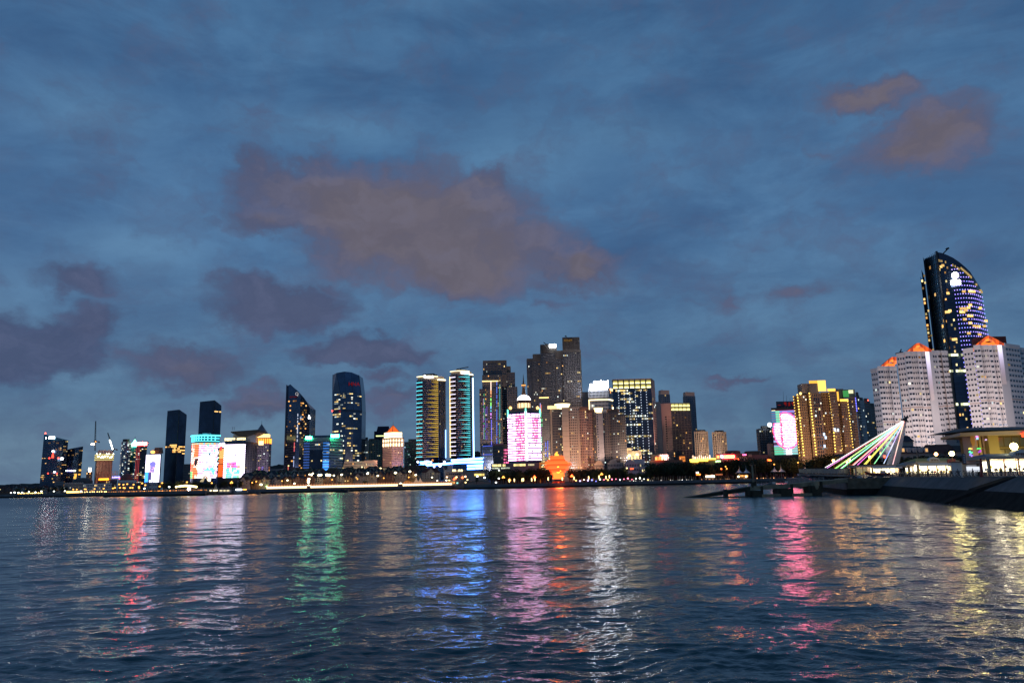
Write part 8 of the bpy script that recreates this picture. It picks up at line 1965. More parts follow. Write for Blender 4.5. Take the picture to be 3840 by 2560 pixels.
for (g0_, t0_), (g1_, t1_) in zip(rp_[:-1], rp_[1:]):
    for u in (.35, .65, 1.0): b.tube(g0_.lerp(t0_, u), g1_.lerp(t1_, u), .05, k=5)
pl.part('rails', b, mat_grey)
for i, (g0_, t0_) in enumerate(rp_[:-1]):
    g1_, t1_ = rp_[i + 1]; b = MB(); b.poly([g0_.lerp(t0_, .1) + Vector((0, .1, 0)), g1_.lerp(t1_, .1) + Vector((0, .1, 0)), t1_.lerp(g1_, .08) + Vector((0, .1, 0)), t0_.lerp(g0_, .08) + Vector((0, .1, 0))]); b.poly([g0_.lerp(t0_, .1) + Vector((0, .14, 0)), t0_.lerp(g0_, .08) + Vector((0, .14, 0)), t1_.lerp(g1_, .08) + Vector((0, .14, 0)), g1_.lerp(t1_, .1) + Vector((0, .14, 0))]); pl.part('rail_panel', b, glass('smoked_glass', (.05, .055, .065), .2))
random.seed(15)
for i in range(16):
    k_ = random.randrange(5); px = 3006 + i * 11 + random.uniform(-4, 4); u = (px - 2999) / 189; g = at(px, 1774 + 4 * u, D + 1.2); g.z = tipP.z + (endP.z - tipP.z) * u; person(k_, g, random.uniform(0, 6.28), f'person in a {TOPN[k_]} at the rail of the prow-shaped viewing platform', f'people in a {TOPN[k_]} on the viewing platform')

# ------------------------------------------------------------------ rainbow cable pylon
D = 296; py = T('cable_pylon', 'white leaning pylon fanned with glowing rainbow-coloured cables', 'monument', tuple(at(3352, 1790, D)))
A0, A1, T0, T1 = at(3330, 1750, D), at(3370, 1748, D), at(3391, 1576, D), at(3401, 1576, D); zf = QZ
b = MB(); dx0 = (T0 - A0) / (T0.z - A0.z); A0b = A0 - dx0 * (A0.z - zf); dx1 = (T1 - A1) / (T1.z - A1.z); A1b = A1 - dx1 * (A1.z - zf)
b.hexa([A0b, A1b, A1b + Vector((0, 2.4, 0)), A0b + Vector((0, 2.4, 0))], [T0, T1, T1 + Vector((0, 1.4, 0)), T0 + Vector((0, 1.4, 0))]); py.part('shaft', b, mat_white)
b = MB(); b.lathe(T0.x + .4, D + .6, [(.5, T0.z - .6), (1.0, T0.z - .2), (1.0, T0.z + .5), (.5, T0.z + .7)], 12); b.tube((T0.x, D + .6, T0.z + .5), at(3406, 1562, D), .35, .5, 8); b.ball(at(3389, 1572, D), .45, 8); py.part('head_gear', b, mat_dconc)
EN = [(3093, 1753, [(1, .98, .96)] * 6, .0), (3100, 1755, [(1, .95, .9), (1, .55, .25), (1, .25, .1), (1, .3, .3), (.95, .3, .85), (.9, .3, .9)], .5), (3130, 1756, [(.2, .9, .7), (.2, .9, .6), (.3, 1, .4), (.7, 1, .3), (.9, 1, .3), (.6, 1, .2)], .8), (3135, 1756, [(.9, 1, .95), (.3, 1, .8), (.1, .8, .5), (.1, .8, .2), (.1, .9, .2), (.2, 1, .2)], 1.0),
      (3152, 1756, [(.2, .85, .9), (.4, .9, 1), (.9, 1, 1), (.4, .9, .9), (.8, 1, .9), (.9, 1, 1)], 1.2), (3157, 1756, [(.1, .7, .5), (.1, .7, .8), (.1, .8, .3), (.1, .9, .2), (.1, .9, .2), (.1, 1, .3)], 1.3), (3180, 1757, [(1, .5, .7), (1, .4, .4), (1, .6, .5), (1, .35, .2), (1, .3, .1), (1, .25, .1)], 1.6), (3191, 1752, [(1, .2, .5), (1, .8, .8), (1, .9, .9), (1, .7, .7), (1, .6, .7), (1, .75, .9)], 1.9),
      (3212, 1746, [(1, .15, .5), (1, .1, .4), (.9, .1, .6), (1, .1, .4), (.9, .1, .7), (1, .15, .85)], 2.3), (3240, 1741, [(1, .55, .2), (1, .65, .1), (1, .9, .5), (.7, .9, .1), (1, .9, .1), (1, .95, .1)], 2.8), (3246, 1741, [(1, .5, .2), (1, .6, .05), (.95, .8, .1), (.95, .8, .05), (1, .85, .05), (1, .9, .1)], 2.9), (3278, 1739, [(.3, .8, .9), (.1, .6, .6), (.4, 1, .8), (.1, .8, .3), (.4, 1, .6), (.3, 1, .4)], 3.5), (3314, 1738, [(.7, .5, 1), (.9, .75, 1), (.5, .3, .9), (.8, .85, 1), (.3, .4, 1), (.7, .85, 1)], 4.1), (3346, 1748, [(1, .3, .15), (1, .85, .6), (1, .5, .35), (1, .8, .7), (1, .5, .5), (1, .75, .8)], 4.7)]
for i, (ex, ey, cols_, off) in enumerate(EN):
    top = at(3385 + i * .42, 1578 + .6 * abs(math.sin(i)), D - .5); end = at(ex, ey, 287 + i * .4); n = 90; b = MB()
    for k_ in range(n):
        u = k_ / n; s = u * 5; j = min(4, int(s)); fr = s - j; c = tuple(cols_[j][m_] * (1 - fr) + cols_[j + 1][m_] * fr for m_ in range(3)); inten = (2.1 if k_ % 2 else 1.0) * (1.15 - .3 * u)
        b.tube(top.lerp(end, u), top.lerp(end, (k_ + 1) / n), .145, k=6, c=mul(tuple(.13 + .95 * v ** 1.3 for v in c), inten))
    py.part('light_cable', b, GLOW)
    b = MB(); b.lathe(end.x, end.y, [(.2, end.z - .5), (.25, end.z + .1)], 8); py.part('anchor', b, mat_metal)

# ------------------------------------------------------------------ kiosks on the quay
def kiosk(label, xl, xr, D, ye, yr, roofm, pan, nbay, wall, lit_c, lit_s, watts, name='kiosk', awn=True):
    A, B_ = at(xl, ye, D), at(xr, ye, D); ze = A.z; zr = Zat((xl + xr) / 2, yr, D); w = B_.x - A.x; dp = 5.5; t = T(name, label, 'kiosk', ((A.x + B_.x) / 2, D, QZ))
    b = MB(); b.box(A.x + 1.4, B_.x, D + 2.6, D + 3.1, QZ, ze); b.box(B_.x - .35, B_.x, D, D + 2.6, QZ, ze); t.part('wall', b, wall)
    b = MB(); b.box(A.x, A.x + .35, D, D + .35, QZ, ze); t.part('corner_post', b, wall)
    for i in range(nbay):
        x0 = A.x + .4 + (w - .8) * i / nbay; x1 = A.x + .4 + (w - .8) * (i + 1) / nbay
        b = MB(); b.box(x0 + .12, x1 - .12, D + 2.3, D + 2.55, QZ + 1.0, ze - .35); t.part('lit_bay', b, E(lit_c, lit_s, True))
        b = MB(); b.box(x0 + .05, x1 - .05, D + .4, D + 1.0, QZ, QZ + .95); t.part('counter', b, mat_white)
        b = MB(); b.box(x0 - .1, x0 + .1, D - .05, D + .2, QZ, ze); t.part('post', b, mat_brick)
        for k_ in range(3): b = MB(); xx = x0 + (x1 - x0) * (k_ + .5) / 3; zz = QZ + 1.1 + .5 * (k_ % 2); b.box(xx - .3, xx + .3, D + 2.0, D + 2.2, zz, zz + .55); t.part('goods', b, random.choice(PM['top']))
    b = MB(); b.box(A.x - .6, B_.x + .6, D - .7, D + dp + .4, ze, ze + .55); t.part('fascia', b, mat_beige)
    if awn: b = MB(); b.hexa([(A.x - .2, D - 2.0, ze - .75), (B_.x + .2, D - 2.0, ze - .75), (B_.x + .2, D - .7, ze - .1), (A.x - .2, D - .7, ze - .1)], [(A.x - .2, D - 2.0, ze - .65), (B_.x + .2, D - 2.0, ze - .65), (B_.x + .2, D - .7, ze + .1), (A.x - .2, D - .7, ze + .1)]); t.part('awning', b, mat_white)
    b = MB(); b.hip(A.x - .5, B_.x + .5, D - .5, D + dp, ze + .55, zr, w * .14); t.part('roof', b, roofm)
    if pan:
        cx_ = (A.x + B_.x) / 2 + (pan - .5) * w; b = MB(); n = 10; r = w * .14
        b.hexa([(cx_ + r * math.cos(a), D - .75, ze + .5 + r * .75 * math.sin(a)) for a in [math.pi * i / n for i in range(n + 1)]], [(cx_ + r * math.cos(a), D + .6, ze + .5 + r * .75 * math.sin(a)) for a in [math.pi * i / n for i in range(n + 1)]]); pd = t.part('pediment', b, mat_white)
        b = MB(); random.seed(2); glyphs(b, Vector((cx_ - r * .7, D - .76)), Vector((cx_ + r * .7, D - .76)), 0, r * 1.4, 5, ze + .62, ze + .62 + r * .28, .0, .06); t.part('pediment_lettering', b, mat_brick, pd)
    for i in range(3): lampobj('bay_light', ((A.x + w * (i + .5) / 3), D + 1.0, ze - .5), watts, (1, .85, .55), t, .7)
    return t
random.seed(19)
kiosk('cream kiosk with awning and yellow hipped roof on the quay, behind the railing', 3438, 3586, 214, 1737, 1716, mat_yellow, .42, 4, mat_beige, (1, .86, .52), 3.0, 300)
kiosk('dazzlingly lit kiosk with a blue hipped roof at the right edge', 3702, 3935, 150, 1722, 1698, solid('blue_roof', (.05, .08, .17), .6, .15, .5), .52, 4, mat_beige, (1, .90, .60), 4.5, 420, awn=False)
kiosk('low beige kiosk under the foot of the leaning white pylon', 3268, 3372, 272, 1749, 1741, mat_roofs[1], 0, 3, mat_beige, (1, .85, .48), 4, 330)
kiosk('dim beige hut left of the pylon kiosk behind the red inflatable boat', 3206, 3264, 274, 1752, 1742, mat_roofs[1], 0, 2, mat_beige, (1, .85, .5), .28, 60, awn=False)
kiosk('grey-roofed lean-to stall at the left end of the cream kiosk', 3405, 3440, 222, 1748, 1733, mat_grey, 0, 1, mat_concrete, (1, .92, .7), 3, 200, awn=False)
t = T('ticket_booth', 'white and red ticket booths with a pale gable between the two bright kiosks', 'booth', tuple(at(3660, 1785, 190)))
for xl, xr, yt, m in ((3590, 3606, 1733, mat_white), (3624, 3670, 1741, mat_white), (3660, 3694, 1727, mat_pink)): A, B_ = at(xl, yt, 190), at(xr, yt, 190); b = MB(); b.box(A.x, B_.x, 190, 193, QZ, A.z); t.part('booth_wall', b, m); b = MB(); b.box(A.x - .2, B_.x + .2, 189.6, 193.3, A.z + .002, A.z + .25); t.part('booth_roof', b, mat_brick)
for px in (3637, 3662): A = at(px, 1758, 189.7); b = MB(); b.box(A.x - .7, A.x + .7, 189.6, 189.9, A.z - .6, A.z + .6); t.part('lit_window', b, E((.85, .9, 1), 1.0))
A = at(3666, 1718, 200); b = MB(); b.box(A.x - 1.8, A.x + 1.8, 199, 199.4, A.z - 1.6, A.z + .6); t.part('red_board', b, solid('red_board', (.55, .10, .08), .7))
for px, yl, D_, c in ((3560, 1725, 213, 'right of'), (3575, 1723, 213, 'far right of')): A = at(px, yl, D_); t = T('banner', f'small red banner {c} the yellow hipped roof', 'banner', (A.x, A.y, A.z - 2), 'red banners on the cream kiosk'); b = MB(); b.box(A.x - .55, A.x + .55, A.y - .05, A.y, A.z - 1.6, A.z + .3); t.part('cloth', b, solid('faded_red_cloth', (.45, .12, .10), .8)); b = MB(); b.tube((A.x - .6, A.y, A.z - 2), (A.x - .6, A.y, A.z + .5), .04, k=5); t.part('pole', b, mat_metal)
# globe lamps of the quay
for px, y, D_, r, lab, wt, c in ((3569, 1700, 200, .72, 'big yellow globe lamp above the cream kiosk', 1600, (1, .82, .30)), (3802, 1673, 152, .82, 'big yellow globe lamp above the blue-roofed kiosk at the right', 1800, (1, .82, .30)), (3510, 1702, 250, .62, 'smaller orange globe lamp above the yellow hipped roof', 900, (1, .45, .15))):
    A = at(px, y, D_); t = T('globe_lamp', lab, 'street lamp', (A.x, A.y, QZ), 'globe lamps on the quay'); b = MB(); b.tube((A.x, A.y, QZ), (A.x, A.y, A.z - r), .12, .08, 8); b.lathe(A.x, A.y, [(.24, QZ), (.24, QZ + .5), (.13, QZ + .7)], 8); t.part('pole', b, mat_bronze); b = MB(); b.lathe(A.x, A.y, [(.15, A.z - r - .1), (.35, A.z - r + .06)], 10); t.part('collar', b, mat_bronze); b = MB(); b.ball(A, r * .85, 14); t.part('globe', b, E(c, 20, True)); lampobj('globe_light', (A.x, A.y - 1.1, A.z + .9), wt * .7, c, t, 1.6)
for px, y0, y1, D_, r, m, lab in ((3680, 1718, 1786, 150, .22, solid('red_lacquer', (.30, .03, .03), .5), 'dark red painted post on the quay between the two bright kiosks'), (3609, 1738, 1787, 158, .14, mat_white, 'white post leaning against the railing right of the cream kiosk'), (3183, 1722, 1776, 284, .10, mat_white, 'thin white pole at the right end of the viewing platform'), (3196, 1756, 1782, 280, .16, mat_yellow, 'short yellow post beside the viewing platform')):
    A, B_ = at(px, y1, D_), at(px - 3, y0, D_); t = T('post', lab, 'post', tuple(A)); b = MB(); b.tube(A, B_, r, r * .8, 8); b.lathe(A.x, A.y, [(r * 1.6, A.z - .05), (r * 1.6, A.z + .15)], 8); t.part('shaft', b, m)
    if px == 3609: b = MB(); b.tube(B_, B_ + Vector((-.1, 0, .12)), r, .03, 8); t.part('tip', b, mat_white)
A = at(3443, 1740, 290); Bt = at(3424, 1632, 290); t = T('flag_mast', 'tall pinkish mast rising behind the quay right of the pylon', 'mast', (A.x, A.y, QZ)); b = MB(); b.tube((A.x, A.y, QZ), (A.x, A.y, Bt.z), .18, .08, 8); b.box(A.x - .3, A.x + .3, A.y - .3, A.y + .3, QZ, QZ + .4); t.part('pole', b, mat_pink); b = MB(); b.ball((A.x, A.y, Bt.z + .15), .18, 8); t.part('finial', b, mat_metal)
A = at(3614, 1712, 230); t = T('banner', 'narrow dark blue banner with pale writing between the globe lamp and the restaurant', 'banner', (A.x, A.y, QZ)); b = MB(); b.tube((A.x - .5, A.y, QZ), (A.x - .5, A.y, A.z + 1), .05); t.part('pole', b, mat_metal); b = MB(); b.box(A.x - .45, A.x + .55, A.y - .03, A.y + .03, A.z - 2.6, A.z + .9); t.part('cloth', b, solid('navy_cloth', (.06, .08, .15), .8)); b = MB()
for i in range(5): glyphs(b, Vector((A.x - .3, A.y - .04)), Vector((A.x + .4, A.y - .04)), .05, .65, 1, A.z - 2.4 + i * .65, A.z - 1.95 + i * .65, .0, .03)
t.part('lettering', b, mat_white)
# railing with rings along the revetment
rl = T('quay_railing', 'dark railing with curved posts and round rings along the top of the sloping quay', 'railing', (*TOP[1], QZ)); inn = offs(WL, 5.4); zr0 = QZ + .17; prev = None
me_post = me_ring = None; cnt = 0
def ring_mesh(m, name):
    b = MB(); n = 16
    for k_ in range(n):
        a, c_ = 2 * math.pi * k_ / n, 2 * math.pi * (k_ + 1) / n; b.tube((math.cos(a) * .40, 0, .52 + math.sin(a) * .40), (math.cos(c_) * .40, 0, .52 + math.sin(c_) * .40), .05, k=5)
    return b.mesh(name, m)
b = MB(); b.tube((0, 0, 0), (0, -.16, .35), .09, .075, 6); b.tube((0, -.16, .35), (0, -.16, .75), .075, .07, 6); b.tube((0, -.16, .75), (0, .02, 1.12), .07, .05, 6); me_post = b.mesh('curved_post', mat_black); me_ring = ring_mesh(mat_metal, 'ring')
path = []
for p, q in zip(inn[:-1], inn[1:]):
    L = (q - p).length; n = max(1, int(L / 2.1)); e = (q - p) / L; rz = math.atan2(e.y, e.x)
    for i in range(n):
        v = p + e * (L * i / n); path.append(v);
        rl.inst('curved_post', me_post, (v.x, v.y, zr0), rz); m_ = v + e * (L / n / 2); rl.inst('ring', me_ring, (m_.x, m_.y, zr0), rz)
b = MB()
for a, c_ in zip(path[:-1], path[1:]):
    for h, r in ((1.12, .06), (.08, .035)): b.tube((a.x, a.y, zr0 + h), (c_.x, c_.y, zr0 + h), r, k=6)
rl.part('handrail', b, mat_black)
r2 = T('end_wall_railing', 'plain black railing along the top of the stone end wall of the quay', 'railing', (*E0, QZ)); b = MB(); pv_ = None
for i in range(16):
    v = E0.lerp(E1, i / 15); g = Vector((v.x, v.y + .3, QZ)); bb = MB(); bb.tube(g, g + Vector((0, 0, 1.1)), .05, k=6); r2.part('post', bb, mat_black)
    if pv_ is not None:
        for h in (.4, .75, 1.1): b.tube(pv_ + Vector((0, 0, h)), g + Vector((0, 0, h)), .035, k=5)
    pv_ = g
r2.part('rails', b, mat_black)
# red inflatable boat on a trailer
A = at(3248, 1768, 258); B_ = at(3338, 1772, 258); t = T('inflatable_boat', 'red inflatable boat with a raised bow parked on the quay end', 'boat', ((A.x + B_.x) / 2, 258, QZ)); b = MB(); zc = QZ + 1.15
for dy in (0, 1.9):
    b.tube((A.x + 1.5, 258 + dy, zc + .1), (B_.x, 258 + dy, zc - .1), .34, .32, 10); b.tube((A.x + 1.55, 258 + dy, zc + .1), (A.x, 258.95, zc + .75), .34, .28, 10)
t.part('tube', b, solid('red_rubber', (.28, .05, .04), .6)); b = MB(); b.hexa([(A.x + 2.4, 258.5, zc - .65), (B_.x - .1, 258.5, zc - .65), (B_.x - .1, 259.5, zc - .65), (A.x + 2.4, 259.5, zc - .65)], [(A.x + .9, 258.2, zc + .1), (B_.x - .1, 258.2, zc - .05), (B_.x - .1, 259.8, zc - .05), (A.x + .9, 259.8, zc + .1)]); t.part('hull', b, mat_dconc); b = MB(); b.box(B_.x - 2.6, B_.x - 1.2, 258.4, 259.5, zc, zc + 1.1); t.part('console', b, mat_white)
b = MB(); b.box(A.x + 2.2, B_.x - .2, 258.6, 259.3, zc - .85, zc - .7); tr = t.part('trailer', b, mat_metal)
for dy in (-.2, 1.7): b = MB(); b.tube((B_.x - 2.6, 258.2 + dy, QZ + .38), (B_.x - 2.6, 258.45 + dy, QZ + .38), .38, k=14); t.part('wheel', b, mat_black, tr)
for i, px in enumerate((3205, 3222, 3262, 3296)): A = at(px, 1789, 254); t = T('crate', ('blue tarpaulin bundle' if i == 0 else 'grey peaked bundle' if i == 1 else 'low dark crate' if i == 2 else 'low grey crate') + ' lying on the stone end of the quay ' + ('left of the inflatable boat' if i < 2 else 'under the inflatable boat'), 'crate', (A.x, A.y, QZ)); b = MB(); b.hip(A.x - .8, A.x + .8, A.y - .5, A.y + .5, QZ, QZ + (.8 if i == 1 else .5), .5 if i == 1 else .2); t.part('body', b, (mat_roofs[2], mat_grey, mat_black, mat_dconc)[i]); b = MB(); b.box(A.x - .85, A.x + .85, A.y - .1, A.y + .1, QZ + .12, QZ + .18); t.part('strap', b, mat_metal)
# people on the quay
random.seed(23)
PQ = [(3372, 240, 0), (3384, 238, 4), (3392, 236, 2), (3405, 228, 1), (3426, 216, 0), (3440, 208, 4), (3457, 203, 2), (3478, 200, 1), (3497, 198, 3), (3530, 196, 0), (3548, 195, 2), (3566, 193, 1), (3592, 178, 1), (3648, 168, 1), (3692, 158, 0), (3700, 165, 3), (3755, 147, 4), (3790, 146, 1), (3320, 246, 1), (3345, 246, 0), (3360, 250, 3)]
for i, (px, D_, k_) in enumerate(PQ):
    v = at(px, 1770, D_); person(k_, (v.x, v.y, QZ), random.uniform(0, 6.28), f'person in a {TOPN[k_]} on the quay ' + ('by the pylon kiosk' if px < 3375 else 'in front of the cream kiosk, left end' if px < 3450 else 'before the cream kiosk bays' if px < 3570 else 'at the railing between the bright kiosks' if px < 3720 else 'in front of the blue-roofed kiosk'), f'people in a {TOPN[k_]} on the quay at px band {0 if px < 3375 else 1 if px < 3450 else 2 if px < 3570 else 3 if px < 3720 else 4}'.replace('at px band', 'cluster'))
v = at(3697, 1750, 160); t = T('parasol', 'closed cream parasol standing left of the blue-roofed kiosk', 'parasol', (v.x, v.y, QZ)); b = MB(); b.tube((v.x, v.y, QZ), (v.x, v.y, QZ + 2.6), .04); t.part('pole', b, mat_metal); b = MB(); b.lathe(v.x, v.y, [(.55, QZ + 1.5), (.6, QZ + 1.7), (.3, QZ + 2.3), (.05, QZ + 2.75)], 10); t.part('canopy', b, mat_white)
# yellow restaurant
D = 262; rs_ = T('restaurant', 'yellow restaurant with a broad flat overhanging roof at the right edge', 'restaurant', tuple(at(3740, 1785, D)))
zr = Zat(3760, 1632, D); A = at(3640, 1640, D); Bx = at(3960, 1640, D).x
b = MB(); b.hexa([(at(3601, 1630, D - 5).x, D - 5, zr), (Bx, D - 5, zr), (Bx, D + 26, zr), (A.x + 4, D + 26, zr)], [(at(3599, 1625, D - 5).x, D - 5.4, zr + .9), (Bx, D - 5.4, zr + 1.6), (Bx, D + 26, zr + 1.6), (A.x + 4, D + 26, zr + .9)]); rs_.part('roof_slab', b, mat_beige)
b = MB(); b.hip(A.x - 2, Bx, D - 3, D + 24, zr + 1.7, zr + 3.4, 6); rs_.part('upper_roof', b, mat_dconc)
mat_amb = solid('amber_render', (.55, .28, .09), .8, .1, .3)
for xl, xr, m, dd in ((3640, 3660, mat_pink, 0), (3660.5, 3668, mat_amb, .6), (3671, 3680, mat_yellow, .4), (3690, 3698, mat_pink, 1.2), (3699, 3738, mat_yellow, -.8)):
    b = MB(); a_ = at(xl, 1640, D).x; c_ = at(xr, 1640, D).x; b.box(a_, c_, D + dd, D + 5, QZ, zr - .01); rs_.part('pier', b, m)
b = MB(); xa = A.x + 3.2; xb = at(3738, 1640, D).x - .1; b.prism([(xa, D + 5.2), (xb, D + 5.2), (xb + 5, D + 22), (xa + 11, D + 22)], QZ, zr - .02); b.box(at(3738, 1640, D).x, Bx, D + 1.2, D + 22, QZ, zr - .03); rs_.part('inner_wall', b, solid('olive_interior_wall', (.20, .15, .055), .8, .15, .4))
zf_ = Zat(3700, 1680, D); b = MB(); b.box(at(3661, 1680, D).x, at(3700, 1680, D).x, D + .8, D + 3, zf_, zf_ + .35); b.box(at(3740, 1680, D).x, Bx, D + .7, D + 1.1, zf_, zf_ + .25); rs_.part('floor_edge', b, mat_yellow)
for i in range(7):
    x0 = at(3742 + i * 30, 1650, D).x; x1 = at(3768 + i * 30, 1650, D).x
    for za, zb_ in ((zf_ + .6, zr - .6), (QZ + 3.2, zf_ - .5)): b = MB(); b.box(x0, x1, D + 1.0, D + 1.18, za, zb_); rs_.part('window', b, glass('amber_window', (.09, .07, .03), .2))
v = at(3647, 1650, D - .2); b = MB(); b.lathe(0, 0, [(1.0, -.1), (1.0, .1)], 20); me = b.mesh('oval_window', mat_amb); o = rs_.inst('oval_window', me, (v.x, v.y, v.z)); o.rotation_euler = (R(90), 0, 0); o.scale = (.75, 1.9, 1)
for px, y, c, s, h in ((3662, 1629, (.8, 1, .9), 4, .9), (3664, 1636, (1, .15, .6), 3, .8), (3665, 1643, (.2, .6, 1), 2, .7), (3636, 1681, (1, .8, .1), 2.5, .45), (3642, 1682, (1, .4, .1), 2.5, .45), (3637, 1693, (.1, 1, .4), 2.2, .6), (3644, 1696, (.1, .9, .3), 1.5, .5), (3639, 1703, (.2, .2, 1), 2.4, .8), (3645, 1709, (.3, .2, .9), 2, .6), (3667, 1681, (.1, .9, .2), 1.6, .4), (3674, 1681, (.1, .9, .2), 1.6, .4), (3676, 1690, (.7, .1, .8), 1, .8), (3671, 1694, (.6, .1, .9), .8, .6), (3697, 1648, (.9, .6, 1), 1.0, .5)):
    v = at(px, y, D - .5); b = MB(); b.hexa([(v.x - .35, v.y, v.z - h / 2), (v.x + .3, v.y, v.z - h / 2), (v.x + .3, v.y + .1, v.z - h / 2), (v.x - .35, v.y + .1, v.z - h / 2)], [(v.x - .15, v.y, v.z + h / 2), (v.x + .4, v.y, v.z + h / 2), (v.x + .4, v.y + .1, v.z + h / 2), (v.x - .15, v.y + .1, v.z + h / 2)]); rs_.part('neon_piece', b, E(c, s))
for px, y, s_ in ((3832, 1626, .32), (3836, 1634, .42), (3840, 1622, .30)): v = at(px, y, D - 5.5); t = T('red_lantern', 'round red lantern hanging from the restaurant roof, ' + ('left of the three' if px == 3832 else 'largest and lowest of the three' if px == 3836 else 'rightmost of the three'), 'lantern', tuple(v), 'red lanterns under the roof'); b = MB(); b.ball(v, s_, 10, sz=.85); t.part('shade', b, E((1, .06, .02), 3.5)); b = MB(); b.tube(v + Vector((0, 0, s_ * .8)), (v.x, v.y, zr), .03, k=4); t.part('cord', b, mat_black)
lampobj('restaurant_light', (at(3700, 1720, D).x, D - 9, QZ + 4), 1700, (1, .80, .30), rs_, 2.5); lampobj('restaurant_light', (at(3800, 1720, D).x, D - 8, QZ + 5), 1800, (1, .80, .30), rs_, 2.5)
# old houses and hedge trees behind the quay
def house(label, xl, xr, yb, ye, yr, D, wm, rm, dorm=0):
    A, B_ = at(xl, ye, D), at(xr, ye, D); t = T('old_house', label, 'house', ((A.x + B_.x) / 2, D, 6)); b = MB(); b.box(A.x, B_.x, D, D + 9, 5, A.z); t.part('wall', b, wm); b = MB(); zr_ = Zat((xl + xr) / 2, yr, D); b.hip(A.x - .6, B_.x + .6, D - .6, D + 9.6, A.z, zr_, (B_.x - A.x) * .16); t.part('roof', b, rm)
    for i in range(dorm):
        px = xl + (xr - xl) * (i + .6) / (dorm + .2); v = at(px, (ye + yr) / 2, D + .4); b = MB(); b.box(v.x - .75, v.x + .75, v.y - .4, v.y + 1.5, v.z - 1.0, v.z + .9); t.part('dormer', b, mat_white); b = MB(); b.box(v.x - .5, v.x + .5, v.y - .5, v.y - .42, v.z - .8, v.z + .6); t.part('lit_window' if i in (0, dorm - 1) else 'window', b, E((1, .55, .2), .9) if i in (0, dorm - 1) else mat_grey)
    n = 5
    for i in range(n): v = at(xl + (xr - xl) * (i + .5) / n, (yb + ye) / 2, D - .1); b = MB(); b.box(v.x - .5, v.x + .5, v.y - .05, v.y + .05, v.z - .8, v.z + .8); t.part('window', b, mat_win)
house('old house with a blue mansard roof and pale dormers right of the pylon', 3372, 3486, 1735, 1700, 1672, 345, mat_villa[2], mat_roofs[2], 5)
house('grey house with a wide maroon gable roof behind the globe lamp', 3482, 3596, 1735, 1697, 1664, 350, mat_villa[2], mat_roofs[1])
house('dark slope-roofed house squeezed against the yellow restaurant', 3590, 3644, 1735, 1694, 1668, 340, mat_villa[2], mat_roofs[0])
house('blue-roofed gatehouse high behind the dark slope-roofed house', 3585, 3640, 1680, 1625, 1610, 370, mat_villa[2], mat_roofs[2])
house('long dark roof below the grey towers beside the white apartments', 3130, 3262, 1740, 1712, 1700, 480, mat_villa[3], mat_roofs[2])
house('grey house with a blue cone roof right of the pylon head', 3384, 3424, 1700, 1655, 1630, 380, mat_villa[2], mat_roofs[2])
random.seed(29)
for i in range(26):
    px = 3376 + i * 10.2; D_ = random.uniform(296, 318); v = at(px, 1740, D_); plant(random.choice((0, 1, 2, 3)), (v.x, v.y, QZ - .5), random.uniform(6.5, 9), 'in the hedge row behind ' + near(px), 'hedge trees behind the kiosks', 1.2)
for i in range(34):
    px = 3040 + i * 11; D_ = random.uniform(330, 420); v = at(px, 1740, D_); plant(random.choice((0, 1, 2)), (v.x, v.y, QZ - .5), random.uniform(8, 12.5), 'behind the rainbow cables, below ' + near(px), 'dark trees behind the rainbow cables', 1.1)
for i in range(16):
    px = 3030 + i * 16; D_ = random.uniform(760, 850); v = at(px, 1740, D_); plant(random.choice((0, 1, 2)), (v.x, v.y, QZ), random.uniform(16, 22), 'at the foot of ' + near(px), 'tall trees below the gold-dotted apartments', 1.1)
for px, y, D_ in ((3125, 1726, 330), (3185, 1722, 330), (3176, 1730, 326), (3262, 1713, 318)):
    A = at(px, y, D_); t = T('road_lamp', 'orange road lamp seen through the rainbow cables ' + {3125: 'near their left end', 3185: 'in their middle, upper', 3176: 'in their middle, lower', 3262: 'behind the yellow cables'}[px], 'street lamp', (A.x, A.y, QZ), 'orange lamps behind the cables'); b = MB(); b.tube((A.x, A.y, QZ), A, .11, .07); t.part('pole', b, mat_bronze); b = MB(); b.ball(A, .55, 8); t.part('lamp_head', b, E((1, .48, .12), 16)); lampobj('lamp_light', A - Vector((0, 1, 0)), 1600, (1, .45, .13), t, 2.0)
A = at(3317, 1711, 322); t = T('signal_lamp', 'red signal lamp between the blue cable and the pylon', 'lamp', (A.x, A.y, QZ)); b = MB(); b.ball(A, .5, 8); t.part('lamp_head', b, E((1, .06, .03), 8)); b = MB(); b.tube((A.x, A.y, QZ), A, .08); t.part('pole', b, mat_metal)

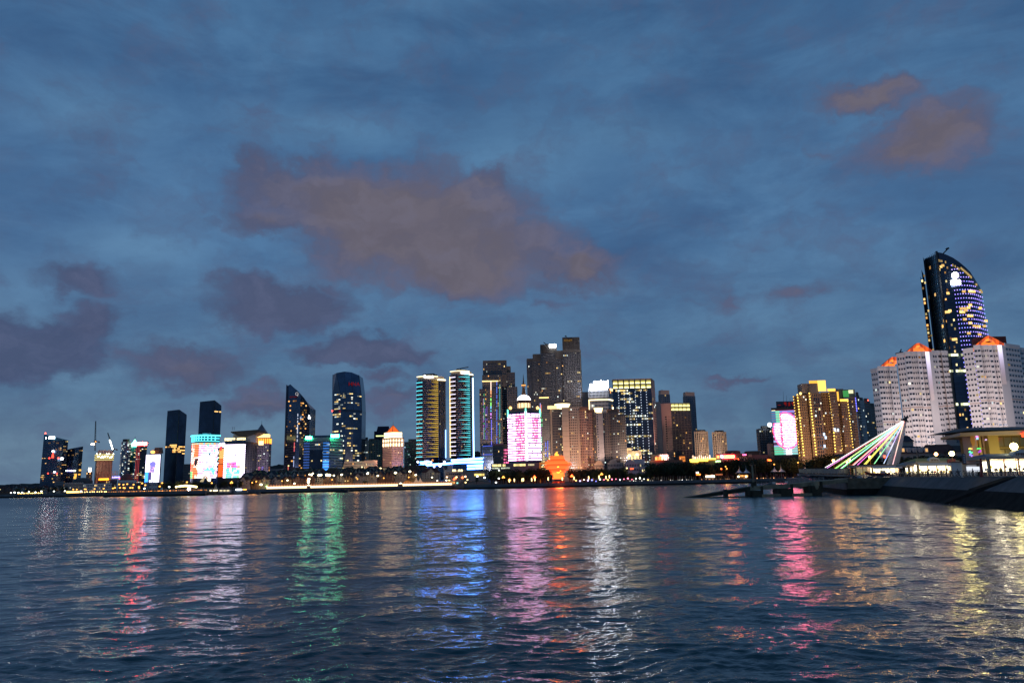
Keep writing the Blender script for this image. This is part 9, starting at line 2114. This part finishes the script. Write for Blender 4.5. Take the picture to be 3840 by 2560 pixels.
# ------------------------------------------------------------------ facade floodlights, with added spots for street glow on dark towers
def facade_spot(px, y, D, watts, col, aim_px, aim_y, aim_D, size=100):
    lampobj('floodlight', P(px, y, D), watts, col, None, 1.0, size, P(aim_px, aim_y, aim_D))  # the added street-glow spots carry this name too
WARM = (1, .66, .50); PINKW = (1, .86, .83)
for px, ap in ((3300, 3310), (3430, 3430), (3540, 3530)): facade_spot(px, 1690, 398, 26000, PINKW, ap, 1480, 432)
for px, ap in ((3680, 3690), (3790, 3800)): facade_spot(px, 1605, 388, 34000, PINKW, ap, 1440, 432)
for px in (2090, 2170): facade_spot(px, 1745, 935, 75000, (1, .70, .52), px + 12, 1640, 990, 110)
facade_spot(2205, 1748, 945, 60000, (1, .36, .12), 2190, 1690, 998, 90)
for px in (2250, 2320): facade_spot(px, 1728, 1002, 24000, (1, .66, .54), px, 1640, 1020, 120)
facade_spot(1470, 1752, 1110, 190000, (1, .55, .42), 1475, 1690, 1180, 90)
facade_spot(1395, 1765, 1075, 90000, (1, .55, .42), 1390, 1745, 1136, 90); facade_spot(1330, 1765, 1080, 80000, (1, .70, .5), 1330, 1745, 1140, 90)
facade_spot(2496, 1722, 1050, 120000, (1, .5, .42), 2496, 1610, 1120, 90)
for px in (3010, 3080, 3170): facade_spot(px, 1715, 830, 70000, (1, .50, .24), px, 1600, 892, 110)
facade_spot(978, 1790, 1110, 120000, (.9, .75, 1), 978, 1720, 1180, 80)
facade_spot(395, 1800, 1420, 130000, (1, .50, .32), 395, 1740, 1500, 90); facade_spot(570, 1806, 1180, 20000, (1, .7, .5), 580, 1700, 1206, 90)
for px in (1840, 1910): facade_spot(px, 1745, 1090, 190000, (1, .70, .55), px, 1540, 1180, 110)  # added spots for street glow on the stepped tower
for px in (2020, 2090, 2150): facade_spot(px, 1730, 1200, 200000, (1, .70, .55), px, 1500, 1300, 110)  # added street glow on the tallest dark tower
facade_spot(2380, 1720, 1000, 90000, (1, .7, .5), 2380, 1600, 1080, 110); facade_spot(2550, 1720, 1040, 90000, (1, .7, .5), 2550, 1600, 1115, 110)  # added street glow on the two dark slabs
for px in (2628, 2697): facade_spot(px, 1712, 1180, 120000, (1, .68, .45), px, 1660, 1250, 80)
